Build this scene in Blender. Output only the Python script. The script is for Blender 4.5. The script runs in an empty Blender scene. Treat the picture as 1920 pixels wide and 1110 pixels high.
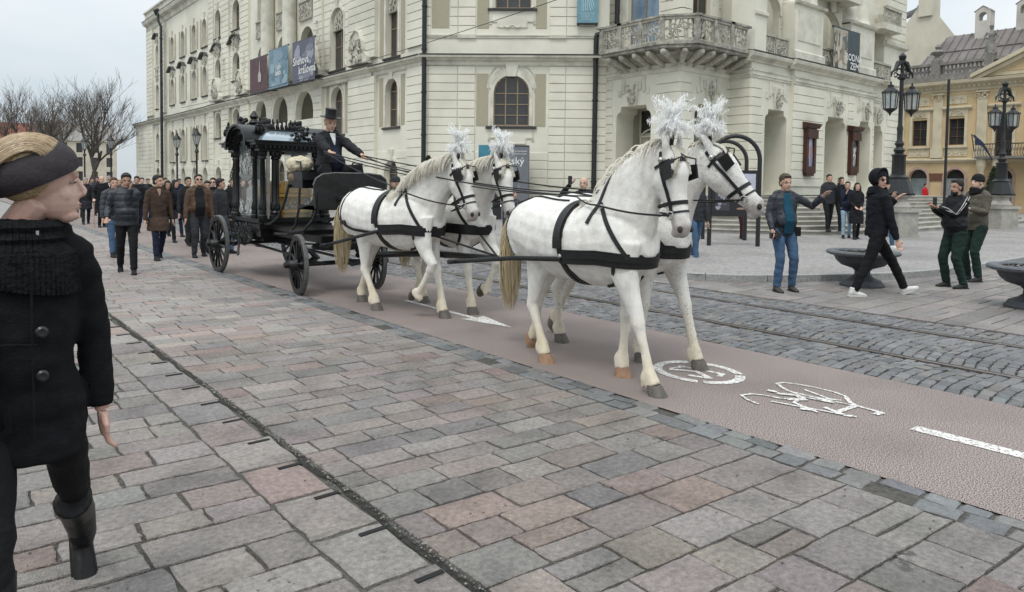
import bpy, bmesh, math, random
from math import sin, cos, pi, radians, sqrt, atan2
from mathutils import Vector, Matrix, noise, Euler
from mathutils.bvhtree import BVHTree
from mathutils.geometry import tessellate_polygon
R = random.Random(7)
SC = bpy.context.scene
COL = SC.collection
# ---------------------------------------------------------------- camera, sky, sun, exposure
# world frame: +Y runs along the street (away from the camera), +X across it, the camera stands at the origin
cam_d = bpy.data.cameras.new('camera'); cam = bpy.data.objects.new('camera', cam_d); COL.objects.link(cam)
YAW, PITCH, ROLL = radians(39.6), math.atan(58 / 1335), .0129
fw = Vector((sin(YAW) * cos(PITCH), cos(YAW) * cos(PITCH), -sin(PITCH)))
rt0 = Vector((cos(YAW), -sin(YAW), 0)); up0 = rt0.cross(fw)
rt = rt0 * cos(ROLL) + up0 * sin(ROLL); up = rt.cross(fw)
m = Matrix.Identity(4)
for i in range(3):
    m[i][0], m[i][1], m[i][2] = rt[i], up[i], -fw[i]
m.translation = (0, 0, 1.6)
cam.matrix_world = m
cam_d.sensor_width = 36; cam_d.lens = 1335 / 1920 * 36; cam_d.shift_y = -(555 - 403) / 1920
cam_d.clip_start = .05; cam_d.clip_end = 2000
SC.camera = cam
W = bpy.data.worlds.new('World'); SC.world = W; W.use_nodes = True
nt = W.node_tree; nt.nodes.clear()
def wn(t, **k):
    n = nt.nodes.new(t)
    for a, b in k.items(): setattr(n, a, b)
    return n
sky = wn('ShaderNodeTexSky'); sky.sky_type = 'NISHITA'; sky.sun_disc = False
SUN_EL, SUN_AZ = radians(61), radians(235)
sky.sun_elevation = SUN_EL; sky.sun_rotation = SUN_AZ
bg1 = wn('ShaderNodeBackground'); bg1.inputs[1].default_value = .07
nt.links.new(sky.outputs[0], bg1.inputs[0])
# the overcast layer: pale grey blue clouds of uneven thickness
tc = wn('ShaderNodeTexCoord'); mp = wn('ShaderNodeMapping'); mp.inputs['Scale'].default_value = (1, 1, 2.6)
nz = wn('ShaderNodeTexNoise'); nz.inputs['Scale'].default_value = 2.2; nz.inputs['Detail'].default_value = 5; nz.inputs['Roughness'].default_value = .5
cr = wn('ShaderNodeValToRGB')
cr.color_ramp.elements[0].position = .36; cr.color_ramp.elements[0].color = (.53, .60, .65, 1)
cr.color_ramp.elements[1].position = .66; cr.color_ramp.elements[1].color = (.70, .73, .74, 1)
bg2 = wn('ShaderNodeBackground'); bg2.inputs[1].default_value = 1.42
nt.links.new(tc.outputs['Generated'], mp.inputs[0]); nt.links.new(mp.outputs[0], nz.inputs[0]); nt.links.new(nz.outputs[0], cr.inputs[0]); nt.links.new(cr.outputs[0], bg2.inputs[0])
# an overcast dome is brighter overhead than at the horizon
sx = wn('ShaderNodeSeparateXYZ'); nt.links.new(tc.outputs['Generated'], sx.inputs[0])
ma = wn('ShaderNodeMapRange'); ma.inputs[1].default_value = 0; ma.inputs[2].default_value = 1; ma.inputs[3].default_value = 1.06; ma.inputs[4].default_value = 2.75
nt.links.new(sx.outputs[2], ma.inputs[0]); nt.links.new(ma.outputs[0], bg2.inputs[1])
mx = wn('ShaderNodeMixShader'); mx.inputs[0].default_value = .86
out = wn('ShaderNodeOutputWorld')
nt.links.new(bg1.outputs[0], mx.inputs[1]); nt.links.new(bg2.outputs[0], mx.inputs[2]); nt.links.new(mx.outputs[0], out.inputs[0])
sun_d = bpy.data.lights.new('sun', 'SUN'); sun_d.energy = 1.3; sun_d.angle = radians(18); sun_d.color = (1, .96, .9)
sun = bpy.data.objects.new('sun', sun_d); COL.objects.link(sun)
SDIR = Vector((-.40, -.28, .87)).normalized()
sun.rotation_euler = SDIR.to_track_quat('Z', 'Y').to_euler()
vs = SC.view_settings; vs.view_transform = 'Standard'; vs.look = 'None'; vs.exposure = .08; vs.gamma = 1; vs.use_curve_mapping = False
SC.cycles.max_bounces = 6; SC.cycles.diffuse_bounces = 3; SC.cycles.glossy_bounces = 3; SC.cycles.transmission_bounces = 4; SC.cycles.transparent_max_bounces = 8

# ---------------------------------------------------------------- materials
MATS = {}
def mat(name, col, rough=.75, var=.12, scale=6., bump=0., bscale=None, metal=0., vc=False, spec=.4, col2=None, stain=0., sscale=.6, detail=4, coat=0., stretch=None, alpha=1., thr=None, sheen=0., blotch=None):
    if name in MATS: return MATS[name]
    m = bpy.data.materials.new(name); m.use_nodes = True; n = m.node_tree; N = n.nodes; L = n.links
    b = N['Principled BSDF']; b.inputs['Roughness'].default_value = rough; b.inputs['Metallic'].default_value = metal
    b.inputs['Specular IOR Level'].default_value = spec; b.inputs['Coat Weight'].default_value = coat; b.inputs['Alpha'].default_value = alpha
    b.inputs['Sheen Weight'].default_value = sheen
    tc = N.new('ShaderNodeTexCoord'); src = tc.outputs['Object']
    if stretch:
        mpn = N.new('ShaderNodeMapping'); mpn.inputs['Scale'].default_value = stretch; L.new(src, mpn.inputs[0]); src = mpn.outputs[0]
    nz = N.new('ShaderNodeTexNoise'); nz.inputs['Scale'].default_value = scale; nz.inputs['Detail'].default_value = detail; nz.inputs['Roughness'].default_value = .6
    L.new(src, nz.inputs['Vector'])
    c2 = col2 or tuple(min(1, c * (1 + var)) for c in col); c1 = col if col2 else tuple(c * (1 - var) for c in col)
    rp = N.new('ShaderNodeValToRGB'); e = rp.color_ramp.elements
    e[0].position, e[1].position = thr or (.3, .7)
    e[0].color = (*c1, 1); e[1].color = (*c2, 1); L.new(nz.outputs[0], rp.inputs[0]); cs = rp.outputs[0]
    if vc:
        a = N.new('ShaderNodeVertexColor'); a.layer_name = 'Col'
        mm = N.new('ShaderNodeMix'); mm.data_type = 'RGBA'; mm.blend_type = 'MULTIPLY'; mm.inputs[0].default_value = 1
        L.new(cs, mm.inputs[6]); L.new(a.outputs[0], mm.inputs[7]); cs = mm.outputs[2]
    if stain:
        n2 = N.new('ShaderNodeTexNoise'); n2.inputs['Scale'].default_value = sscale; n2.inputs['Detail'].default_value = 6; L.new(tc.outputs['Object'], n2.inputs['Vector'])
        mr = N.new('ShaderNodeMapRange'); mr.inputs[1].default_value = .45; mr.inputs[2].default_value = .72; mr.inputs[3].default_value = 1; mr.inputs[4].default_value = 1 - stain
        L.new(n2.outputs[0], mr.inputs[0])
        mm = N.new('ShaderNodeMix'); mm.data_type = 'RGBA'; mm.blend_type = 'MULTIPLY'; mm.inputs[0].default_value = 1
        L.new(cs, mm.inputs[6]); L.new(mr.outputs[0], mm.inputs[7]); cs = mm.outputs[2]
    if blotch:   # crusts of grit and broken skin with a hard outline
        n3 = N.new('ShaderNodeTexNoise'); n3.inputs['Scale'].default_value = blotch[0]; n3.inputs['Detail'].default_value = 12; n3.inputs['Roughness'].default_value = .72; L.new(tc.outputs['Object'], n3.inputs['Vector'])
        mr = N.new('ShaderNodeMapRange'); mr.inputs[1].default_value = blotch[1]; mr.inputs[2].default_value = blotch[1] + .02; L.new(n3.outputs[0], mr.inputs[0])
        mm = N.new('ShaderNodeMix'); mm.data_type = 'RGBA'; L.new(mr.outputs[0], mm.inputs[0]); L.new(cs, mm.inputs[6]); mm.inputs[7].default_value = (*blotch[2], 1); cs = mm.outputs[2]
    L.new(cs, b.inputs['Base Color'])
    if bump:
        nb = N.new('ShaderNodeTexNoise'); nb.inputs['Scale'].default_value = bscale or scale * 4; nb.inputs['Detail'].default_value = 5; L.new(src, nb.inputs['Vector'])
        bp = N.new('ShaderNodeBump'); bp.inputs['Strength'].default_value = bump; bp.inputs['Distance'].default_value = .02
        L.new(nb.outputs[0], bp.inputs['Height']); L.new(bp.outputs[0], b.inputs['Normal'])
    MATS[name] = m
    return m
def thin_mat(name, col):
    """feather or thin leaf: light passes through"""
    m = bpy.data.materials.new(name); m.use_nodes = True; N = m.node_tree.nodes; L = m.node_tree.links; N.clear(); o = N.new('ShaderNodeOutputMaterial'); d = N.new('ShaderNodeBsdfDiffuse'); t = N.new('ShaderNodeBsdfTranslucent'); x = N.new('ShaderNodeMixShader'); x.inputs[0].default_value = .5
    nz = N.new('ShaderNodeTexNoise'); nz.inputs['Scale'].default_value = 30; r = N.new('ShaderNodeValToRGB'); r.color_ramp.elements[0].color = (*[c * .93 for c in col], 1); r.color_ramp.elements[1].color = (*col, 1); L.new(nz.outputs[0], r.inputs[0])
    for s in (d, t): L.new(r.outputs[0], s.inputs[0])
    L.new(d.outputs[0], x.inputs[1]); L.new(t.outputs[0], x.inputs[2]); L.new(x.outputs[0], o.inputs[0]); MATS[name] = m; return m
def glass_mat(name, col=(.02, .025, .03), rough=.06, spec=.6):
    return mat(name, col, rough, .3, 1.2, spec=spec, bump=.02, bscale=1.5)

# ---------------------------------------------------------------- mesh helpers
ROOT = {}
def tag(o, label=None, cat=None, group=None, kind=None):
    if label: o['label'] = label
    if cat: o['category'] = cat
    if group: o['group'] = group
    if kind: o['kind'] = kind
    return o
def thing(name, label, cat, loc=(0, 0, 0), rz=0, group=None, kind=None):
    o = bpy.data.objects.new(name, None); COL.objects.link(o); o.empty_display_size = .2
    o.location = loc; o.rotation_euler = (0, 0, rz)
    ROOT[o] = Matrix.Translation(Vector(loc)) @ Matrix.Rotation(rz, 4, 'Z')
    return tag(o, label, cat, group, kind)
def kids(o): return [c for c in bpy.data.objects if c.parent == o]
def copy_tree(o, parent=None, loc=None, rz=None, label=None, children=None):
    children = children if children is not None else CH(o)
    c = o.copy(); COL.objects.link(c); c.parent = parent
    if loc is not None: c.location = loc
    if rz is not None: c.rotation_euler = (0, 0, rz)
    if label: c['label'] = label
    for k, sub in children: copy_tree(k, c, children=sub)
    return c
def CH(o): return [(k, CH(k)) for k in o.children]
class MB:
    def __init__(s, M=None): s.v = []; s.f = []; s.M = M; s.c = []; s.mi = []; s.cc = None; s.cm = 0
    def add(s, vs, fs):
        b = len(s.v)
        s.v += [(s.M @ Vector(p)) for p in vs] if s.M else [Vector(p) for p in vs]
        for f in fs: s.f.append([b + i for i in f]); s.c.append(s.cc); s.mi.append(s.cm)
    def box(s, x0, x1, y0, y1, z0, z1):
        if x0 > x1: x0, x1 = x1, x0
        if y0 > y1: y0, y1 = y1, y0
        s.add([(x0, y0, z0), (x1, y0, z0), (x1, y1, z0), (x0, y1, z0), (x0, y0, z1), (x1, y0, z1), (x1, y1, z1), (x0, y1, z1)],
              [(0, 3, 2, 1), (4, 5, 6, 7), (0, 1, 5, 4), (1, 2, 6, 5), (2, 3, 7, 6), (3, 0, 4, 7)])
    def tube(s, pts, rad, n=8, asp=1., upv=(0, 0, 1), cap=True, asps=None):
        P = [Vector(p) for p in pts]; k = len(P)
        if not hasattr(rad, '__len__'): rad = [rad] * k
        vs = []; fs = []; prev = None
        for i in range(k):
            t = (P[min(i + 1, k - 1)] - P[max(i - 1, 0)])
            t = t.normalized() if t.length > 1e-9 else Vector((0, 0, 1))
            u = Vector(upv) if prev is None else prev
            a = u - t * u.dot(t)
            if a.length < 1e-3: a = Vector((1, 0, 0)) - t * t.x
            if a.length < 1e-3: a = Vector((0, 1, 0)) - t * t.y
            a.normalize(); b = t.cross(a); prev = a
            r = rad[i]; ra, rb = r if hasattr(r, '__len__') else (r, r * (asps[i] if asps else asp))
            for j in range(n):
                w = 2 * pi * j / n; vs.append(P[i] + a * (cos(w) * ra) + b * (sin(w) * rb))
        for i in range(k - 1):
            for j in range(n):
                j2 = (j + 1) % n; fs.append((i * n + j, i * n + j2, (i + 1) * n + j2, (i + 1) * n + j))
        if cap: fs.append(tuple(range(n - 1, -1, -1))); fs.append(tuple((k - 1) * n + j for j in range(n)))
        s.add(vs, fs)
    def lathe(s, prof, c=(0, 0, 0), n=16, sx=1, sy=1):
        vs = []; fs = []; k = len(prof)
        for r, z in prof:
            for j in range(n): w = 2 * pi * j / n; vs.append((c[0] + cos(w) * r * sx, c[1] + sin(w) * r * sy, c[2] + z))
        for i in range(k - 1):
            for j in range(n):
                j2 = (j + 1) % n; fs.append((i * n + j, i * n + j2, (i + 1) * n + j2, (i + 1) * n + j))
        fs.append(tuple(range(n - 1, -1, -1))); fs.append(tuple((k - 1) * n + j for j in range(n)))
        s.add(vs, fs)
    def ell(s, c, r, n=10, m=6, rot=None):
        if not hasattr(r, '__len__'): r = (r, r, r)
        vs = []; fs = []
        for i in range(1, m):
            a = pi * i / m
            for j in range(n): w = 2 * pi * j / n; vs.append(Vector((r[0] * sin(a) * cos(w), r[1] * sin(a) * sin(w), -r[2] * cos(a))))
        b = len(vs); vs += [Vector((0, 0, -r[2])), Vector((0, 0, r[2]))]
        for i in range(m - 2):
            for j in range(n): j2 = (j + 1) % n; fs.append((i * n + j, i * n + j2, (i + 1) * n + j2, (i + 1) * n + j))
        for j in range(n): j2 = (j + 1) % n; fs.append((b, j2, j)); fs.append((b + 1, (m - 2) * n + j, (m - 2) * n + j2))
        if rot: vs = [rot @ p for p in vs]
        s.add([p + Vector(c) for p in vs], fs)
    def prism(s, poly, d0, d1, mp, side=True, back=True):
        """poly: list of 2D pts; mp(u, v, d) gives 3D"""
        n = len(poly); vs = [mp(u, v, d0) for u, v in poly] + [mp(u, v, d1) for u, v in poly]
        fs = [tuple(range(n, 2 * n))]
        if back: fs.append(tuple(range(n - 1, -1, -1)))
        if side: fs += [(i, (i + 1) % n, n + (i + 1) % n, n + i) for i in range(n)]
        s.add(vs, fs)
    def holed(s, outer, holes, d0, d1, mp, outer_side=True):
        """plate with holes: front at d1, reveals back to d0"""
        loops = [outer] + holes; pts = [p for l in loops for p in l]
        tri = tessellate_polygon([[Vector((u, v, 0)) for u, v in l] for l in loops])
        vs = [mp(u, v, d1) for u, v in pts]; k = len(pts); vs += [mp(u, v, d0) for u, v in pts]
        fs = [tuple(t) for t in tri]; b = 0
        for l in loops:
            n = len(l)
            if b or outer_side: fs += [(b + i, b + (i + 1) % n, k + b + (i + 1) % n, k + b + i) for i in range(n)]
            b += n
        s.add(vs, fs)
    def ribbon(s, pts, nrm, w, t=.006):
        """flat strap: centre pts, normals, width w, thickness t"""
        k = len(pts); vs = []; fs = []
        for i in range(k):
            tg = (Vector(pts[min(i + 1, k - 1)]) - Vector(pts[max(i - 1, 0)])).normalized()
            sd = tg.cross(nrm[i]).normalized() * (w / 2); nn = Vector(nrm[i]).normalized() * t; p = Vector(pts[i])
            vs += [p - sd, p + sd, p + sd + nn, p - sd + nn]
        for i in range(k - 1):
            a = i * 4; fs += [(a + j, a + (j + 1) % 4, a + 4 + (j + 1) % 4, a + 4 + j) for j in range(4)]
        fs += [(3, 2, 1, 0), ((k - 1) * 4, (k - 1) * 4 + 1, (k - 1) * 4 + 2, (k - 1) * 4 + 3)]
        s.add(vs, fs)
    def mesh(s, name, mats, inv=None, smooth=False):
        me = bpy.data.meshes.new(name)
        me.from_pydata([(inv @ p) if inv else p for p in s.v], [], s.f)
        for m_ in (mats if isinstance(mats, (list, tuple)) else [mats]): me.materials.append(m_)
        if any(s.mi): me.polygons.foreach_set('material_index', s.mi)
        if any(c is not None for c in s.c):
            a = me.color_attributes.new('Col', 'BYTE_COLOR', 'CORNER'); dat = []
            for p in me.polygons:
                c = s.c[p.index] or (1, 1, 1); dat += [c[0], c[1], c[2], 1] * p.loop_total
            a.data.foreach_set('color', dat)
        me.update()
        if smooth:
            me.polygons.foreach_set('use_smooth', [True] * len(me.polygons))
            me.set_sharp_from_angle(angle=smooth if smooth is not True else radians(38))
        return me
    def build(s, name, mats, parent=None, smooth=False, world=False, kind=None):
        root = parent
        while root is not None and root not in ROOT: root = root.parent
        inv = ROOT[root].inverted() if (world and root) else None
        o = bpy.data.objects.new(name, s.mesh(name, mats, inv, smooth)); COL.objects.link(o); o.parent = parent
        if kind: o['kind'] = kind
        return o
    def rawobj(s, name, mats, parent=None, **k):
        return s.build(name, mats, parent, **k)
WORK = bpy.data.scenes.new('work')   # a scratch scene for evaluating modifiers, removed at the end
def remesh(mb, voxel, sm=4, fac=.5, fn=None, name='t'):
    me = mb.mesh('t', []); o = bpy.data.objects.new('t', me); WORK.collection.objects.link(o)
    r = o.modifiers.new('r', 'REMESH'); r.mode = 'VOXEL'; r.voxel_size = voxel
    if sm: q = o.modifiers.new('s', 'SMOOTH'); q.factor = fac; q.iterations = sm
    vl = WORK.view_layers[0]; vl.update(); out = bpy.data.meshes.new_from_object(o.evaluated_get(vl.depsgraph))
    bpy.data.objects.remove(o); bpy.data.meshes.remove(me); out.name = name
    if fn:
        nv = len(out.vertices); co = [0.] * nv * 3; no = [0.] * nv * 3; out.vertices.foreach_get('co', co); out.vertices.foreach_get('normal', no); res = []
        for i in range(0, nv * 3, 3): res += list(fn(Vector(co[i:i + 3]), Vector(no[i:i + 3])))
        out.vertices.foreach_set('co', res); out.update()
    out.polygons.foreach_set('use_smooth', [True] * len(out.polygons)); out.materials.clear()
    return out
def mobj(name, me, mats, parent=None, kind=None):
    for m_ in (mats if isinstance(mats, (list, tuple)) else [mats]): me.materials.append(m_)
    o = bpy.data.objects.new(name, me); COL.objects.link(o); o.parent = parent
    if kind: o['kind'] = kind
    return o
def vcolor(me, fn):
    a = me.color_attributes.new('Col', 'BYTE_COLOR', 'POINT'); d = []
    for v in me.vertices: c = fn(v.co); d += [c[0], c[1], c[2], 1]
    a.data.foreach_set('color', d)
def arc(cx, cy, r, a0, a1, n, ry=None):
    return [(cx + r * cos(a0 + (a1 - a0) * i / n), cy + (ry or r) * sin(a0 + (a1 - a0) * i / n)) for i in range(n + 1)]
def text_mesh(txt, size, mp, matr, name, parent, bold=0, align='CENTER', d=.004, world=True, sx=1.):
    """flat print: a text outline turned into a thin mesh; mp(u, v, d) places it"""
    cu = bpy.data.curves.new('t', 'FONT'); cu.body = txt; cu.size = size; cu.align_x = align; cu.offset = bold; cu.resolution_u = 2
    o = bpy.data.objects.new('t', cu); WORK.collection.objects.link(o); vl = WORK.view_layers[0]; vl.update()
    me = bpy.data.meshes.new_from_object(o.evaluated_get(vl.depsgraph))
    bpy.data.objects.remove(o); b = MB(); b.add([mp(v.co.x * sx, v.co.y, d) for v in me.vertices], [tuple(p.vertices) for p in me.polygons])
    bpy.data.meshes.remove(me)
    return b.build(name, matr, parent, world=world)
# ---------------------------------------------------------------- ground
def gsheet(name, poly, z, m, zfn=None):
    b = MB(); b.add([(x, y, z) for x, y in poly], [tuple(range(len(poly)))])
    return tag(b.build(name, m), kind='structure')
M_earth = mat('ground_dust', (.16, .155, .145), .9, .2, 3, bump=.2, bscale=60)
gsheet('ground', [(-600, -300), (900, -300), (900, 900), (-600, 900)], -.06, M_earth)
M_joint = mat('joint_grit', (.085, .08, .07), .95, .45, 40, bump=.6, bscale=160)
M_slab = mat('paving_stone', (.50, .50, .495), .6, .16, 34, bump=.9, bscale=120, vc=True, stain=.34, sscale=3.2, spec=.4, col2=(.98, .97, .955), detail=9, blotch=(2.6, .635, (.10, .095, .085)))
M_slab2 = mat('paving_stone_far', (.57, .57, .565), .62, .18, 24, col2=(.93, .92, .91), detail=8, blotch=(2.6, .65, (.12, .115, .10)), bump=.45, bscale=60, vc=True, stain=.22, sscale=1.5, spec=.35)
M_sett = mat('basalt_sett', (.85, .85, .85), .42, .2, 22, bump=.6, bscale=50, vc=True, stain=.25, sscale=2., spec=.5)
def slab_poly(x0, x1, y0, y1, skew=0., j=.007, n=1):
    """outline of one stone, ragged; skew shears rows"""
    P = []
    cs = [(x0, y0), (x1, y0), (x1, y1), (x0, y1)]
    for i in range(4):
        a, b = cs[i], cs[(i + 1) % 4]
        P.append((a[0] + R.uniform(-j, j), a[1] + R.uniform(-j, j)))
        for k in range(n):
            t = (k + 1) / (n + 1) + R.uniform(-.12, .12)
            P.append((a[0] + (b[0] - a[0]) * t + R.uniform(-j, j) * .8, a[1] + (b[1] - a[1]) * t + R.uniform(-j, j) * .8))
    return [(x, y + skew * x) for x, y in P]
def stone(mb, P, z, c, depth=.035, ch=.006, chz=.004, tilt=.0015):
    cx = sum(p[0] for p in P) / len(P); cy = sum(p[1] for p in P) / len(P); n = len(P)
    tx, ty = R.uniform(-tilt, tilt) * 4, R.uniform(-tilt, tilt) * 4
    def ins(p, d):
        l = sqrt((p[0] - cx) ** 2 + (p[1] - cy) ** 2) or 1; return (p[0] + (cx - p[0]) * d / l, p[1] + (cy - p[1]) * d / l)
    h = lambda p: z + tx * (p[0] - cx) + ty * (p[1] - cy)
    top = [ins(p, ch * 1.6) for p in P]
    vs = [(p[0], p[1], z - depth) for p in P] + [(p[0], p[1], h(p) - chz) for p in P] + [(p[0], p[1], h(p)) for p in top]
    fs = [(i, (i + 1) % n, n + (i + 1) % n, n + i) for i in range(n)] + [(n + i, n + (i + 1) % n, 2 * n + (i + 1) % n, 2 * n + i) for i in range(n)] + [tuple(range(2 * n, 3 * n))]
    mb.cc = c; mb.add(vs, fs)
CAMP = Vector((0, 0, 1.6))
def vis(x, y):
    d = Vector((x, y, 0)) - CAMP; z = d.dot(fw)
    if z < .4: return False
    px = 960 + 1335 * d.dot(rt) / z; py = 403 - 1335 * d.dot(up) / z
    return -120 < px < 2040 and py < 1260
def emit(name, stones, m, parent, keep=300, far_mat=None):
    """stones: (dist, outline, z, colour, kwargs): the nearest become objects, the rest one joined part"""
    stones.sort(key=lambda t: t[0])
    for i, st in enumerate(stones[:keep]):
        b = MB(); stone(b, st[1], st[2], st[3], **st[4]); b.build(name, m, parent)
    if len(stones) > keep:
        b = MB()
        for st in stones[keep:]: stone(b, st[1], st[2], st[3], **st[4])
        b.build(name, far_mat or m, parent, kind='stuff')
def pick(pal):
    c = R.choice(pal); k = R.uniform(.84, 1.14); return tuple(min(1, v * k * w * R.uniform(.98, 1.02)) for v, w in zip(c, (1.035, .985, .965)))
PAL = [(.345, .33, .318)] * 7 + [(.315, .305, .29)] * 3 + [(.35, .31, .29)] * 3 + [(.36, .292, .27)] * 2 + [(.37, .345, .31)] + [(.295, .29, .285)] * 3 + [(.37, .345, .33)] * 4 + [(.34, .31, .30)] * 3
pave = gsheet('pavement', [(-8, -2), (4.02, -2), (4.02, 60), (-8, 60)], -.016, M_joint)
S = []
def rows(x0, x1, y0, y1, hs, ls, pal, S, skew=-.07, gap=.011, j=.006, z=0, phase=0, near_big=False):
    y = y0
    while y < y1:
        big = near_big and y < 2.3
        h = R.uniform(*hs) * (1.2 if big else 1); x = x0; first = True
        while x < x1 - .03:
            l = R.uniform(*ls) * (1.1 if big else 1)
            if first: l *= R.uniform(.4, 1); first = False
            if x + l > x1 - .14: l = x1 - x
            cx, cy = x + l / 2, y + h / 2 + skew * (x + l / 2)
            if vis(cx, cy) or vis(x, cy) or vis(x + l, cy):
                dist = sqrt(cx * cx + cy * cy)
                jj = j if dist < 9 else .004
                if h > .24 and R.random() < .22 and l > .30:   # two small stones in one bay
                    for (a, b_) in ((y, y + h / 2), (y + h / 2, y + h)):
                        S.append((dist, slab_poly(x + gap / 2, x + l - gap / 2, a + gap / 2, b_ - gap / 2, skew, jj, 2 if dist < 6 else 1), z + R.uniform(-.003, .003), pick(pal), {}))
                else:
                    S.append((dist, slab_poly(x + gap / 2, x + l - gap / 2, y + gap / 2, y + h - gap / 2, skew, jj, 4 if dist < 4.5 else (2 if dist < 7 else 1)), z + R.uniform(-.003, .003), pick(pal), {}))
            x += l
        y += h
rows(1.69, 3.83, .2, 34, (.175, .25), (.23, .43), PAL, S, near_big=True, gap=.013, j=.006)
rows(-7, 1.30, .2, 34, (.19, .275), (.27, .52), PAL, S, near_big=False, gap=.017, j=.009)
# the gutter row with its slots
y = .1
while y < 30:
    if vis(1.47, y):
        S.append((sqrt(1.47 ** 2 + y * y), slab_poly(1.315, 1.662 + R.uniform(-.05, .0), y + .011, y + .469, -.02, .011, 3), -.006, pick(PAL), {}))
    y += .48
emit('paving_slab', S, M_slab, pave, 300, M_slab2)
M_black = mat('deep_gap', (.012, .012, .012), .9, .2)
b = MB()
for k in range(46): b.box(1.50, 1.63, .02 + k * .48 - .015 - .03, .02 + k * .48 + .013 - .03, -.0155, -.0009)
b.build('gutter_slot', M_black, pave, kind='stuff')
b = MB(); xx = [1.645 + .018 * sin(i * .7) + R.uniform(-.012, .012) for i in range(200)]; yy = [.1 + i * .16 for i in range(200)]
b.add([(x, y, -.011) for x, y in zip(xx, yy)] + [(x + .04 + R.uniform(-.02, .02), y, -.011) for x, y in zip(xx, yy)], [(i, 200 + i, 201 + i, i + 1) for i in range(199)])
b.build('gutter_groove', mat('groove_dirt', (.035, .033, .028), .95, .6, 60, bump=1, bscale=120), pave)
b = MB()
for k in range(1500):   # grit and crumbs lying in the joints
    x = R.choice([R.gauss(1.672, .014), R.uniform(-1, 3.8)]); y = R.uniform(.8, 6) if R.random() < .8 else R.uniform(6, 12); s = R.uniform(.002, .006)
    b.cc = R.choice([(.15, .14, .125), (.24, .23, .21), (.08, .08, .08)])
    b.add([(x - s, y - s, .001), (x + s, y - s, .001), (x + s, y + s, .001), (x - s, y + s, .001), (x, y, .001 + s)], [(0, 1, 4), (1, 2, 4), (2, 3, 4), (3, 0, 4)])
tag(b.build('grit', mat('grit_stone', (1, 1, 1), .9, .1, vc=True)), 'loose grit scattered in the paving joints', 'grit', kind='stuff')
# small setts edging the cycle lane
edge = gsheet('sett_strip', [(3.84, -2), (4.14, -2), (4.14, 60), (3.84, 60)], -.012, M_joint)
S = []
PALS = [(.17, .18, .19), (.2, .21, .22), (.15, .16, .165), (.22, .225, .22)]
for r_, (a, b_) in enumerate(((3.85, 3.985), (3.99, 4.10))):
    y = -.5
    while y < 34:
        l = R.uniform(.15, .25)
        if vis(a, y) and R.random() < .97: S.append((y, slab_poly(a, b_ + R.uniform(-.02, .01), y + .008, y + l - .008, 0, .008, 1), R.uniform(-.004, .004), pick(PALS), dict(ch=.01, chz=.008, tilt=.01)))
        y += l
emit('edge_sett', S, M_sett, edge, 120)
# cycle lane
M_lane = mat('lane_asphalt', (.065, .05, .045), .85, 0, 135, bump=.0, col2=(.41, .342, .316), detail=1, thr=(.40, .60), stain=.22, sscale=.9)
lane = gsheet('cycle_lane', [(4.08, -30), (6.22, -30), (6.22, 120), (4.08, 120)], .0, M_lane)
M_paint = mat('road_paint', (.30, .25, .23), .7, .05, 48, col2=(.76, .75, .72), bump=.3, bscale=260, detail=5, thr=(.41, .50), stain=.25, sscale=5)
def stroke(mb, pts, w, z=.004):
    for a, b_ in zip(pts[:-1], pts[1:]):
        a = Vector((*a, 0)); b2 = Vector((*b_, 0)); t = (b2 - a).normalized(); n_ = Vector((-t.y, t.x, 0)) * w / 2; e = t * w * .3
        mb.add([a - n_ - e + Vector((0, 0, z)), b2 - n_ + e + Vector((0, 0, z)), b2 + n_ + e + Vector((0, 0, z)), a + n_ - e + Vector((0, 0, z))], [(0, 1, 2, 3)])
b = MB(); b.add([(5.03, 1.9, .004), (5.03, .2, .004), (5.15, .2, .004), (5.15, 1.9, .004)], [(0, 3, 2, 1)])
tag(b.build('lane_stripe', M_paint), 'white dash painted on the pink cycle lane near its front edge', 'road marking')
b = MB(); b.add([(4.99, 8.3, .004), (5.06, 8.3, .004), (5.06, 6.75, .004), (5.2, 6.8, .004), (5.03, 6.05, .004), (4.86, 6.8, .004), (4.99, 6.75, .004)], [(0, 1, 2, 3, 4, 5, 6)])
tag(b.build('painted_arrow', M_paint), 'white arrow painted on the cycle lane behind the lead horses', 'road marking')
b = MB(); cx, cy = 5.125, 3.65
ring = [(cx + cos(a) * .335, cy + sin(a) * .41) for a in [2 * pi * i / 48 for i in range(48)]]; rin = [(cx + cos(a) * .262, cy + sin(a) * .325) for a in [2 * pi * i / 48 for i in range(48)]]
for i in range(48):
    if i in (5, 28, 41): continue
    j = (i + 1) % 48; b.add([(*rin[i], .004), (*ring[i], .004), (*ring[j], .004), (*rin[j], .004)], [(0, 1, 2, 3)])
def multi(b, lines, z=.0042):
    for P, w in lines:
        for k in range(len(P) - 1): stroke(b, P[k:k + 2], w, z); z += .00012
multi(b, [([(5.15, 3.86), (5.196, 3.698), (5.229, 3.475)], .045), ([(5.229, 3.475), (5.15, 3.45)], .045), ([(4.967, 3.62), (5.03, 3.46), (5.118, 3.66), (5.0, 3.84)], .05), ([(5.03, 3.86), (5.14, 3.83)], .035)])
tag(b.build('painted_circle', M_paint), 'worn white circle with letter strokes painted under the hooves of the lead horses', 'road marking')
b = MB()
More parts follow.
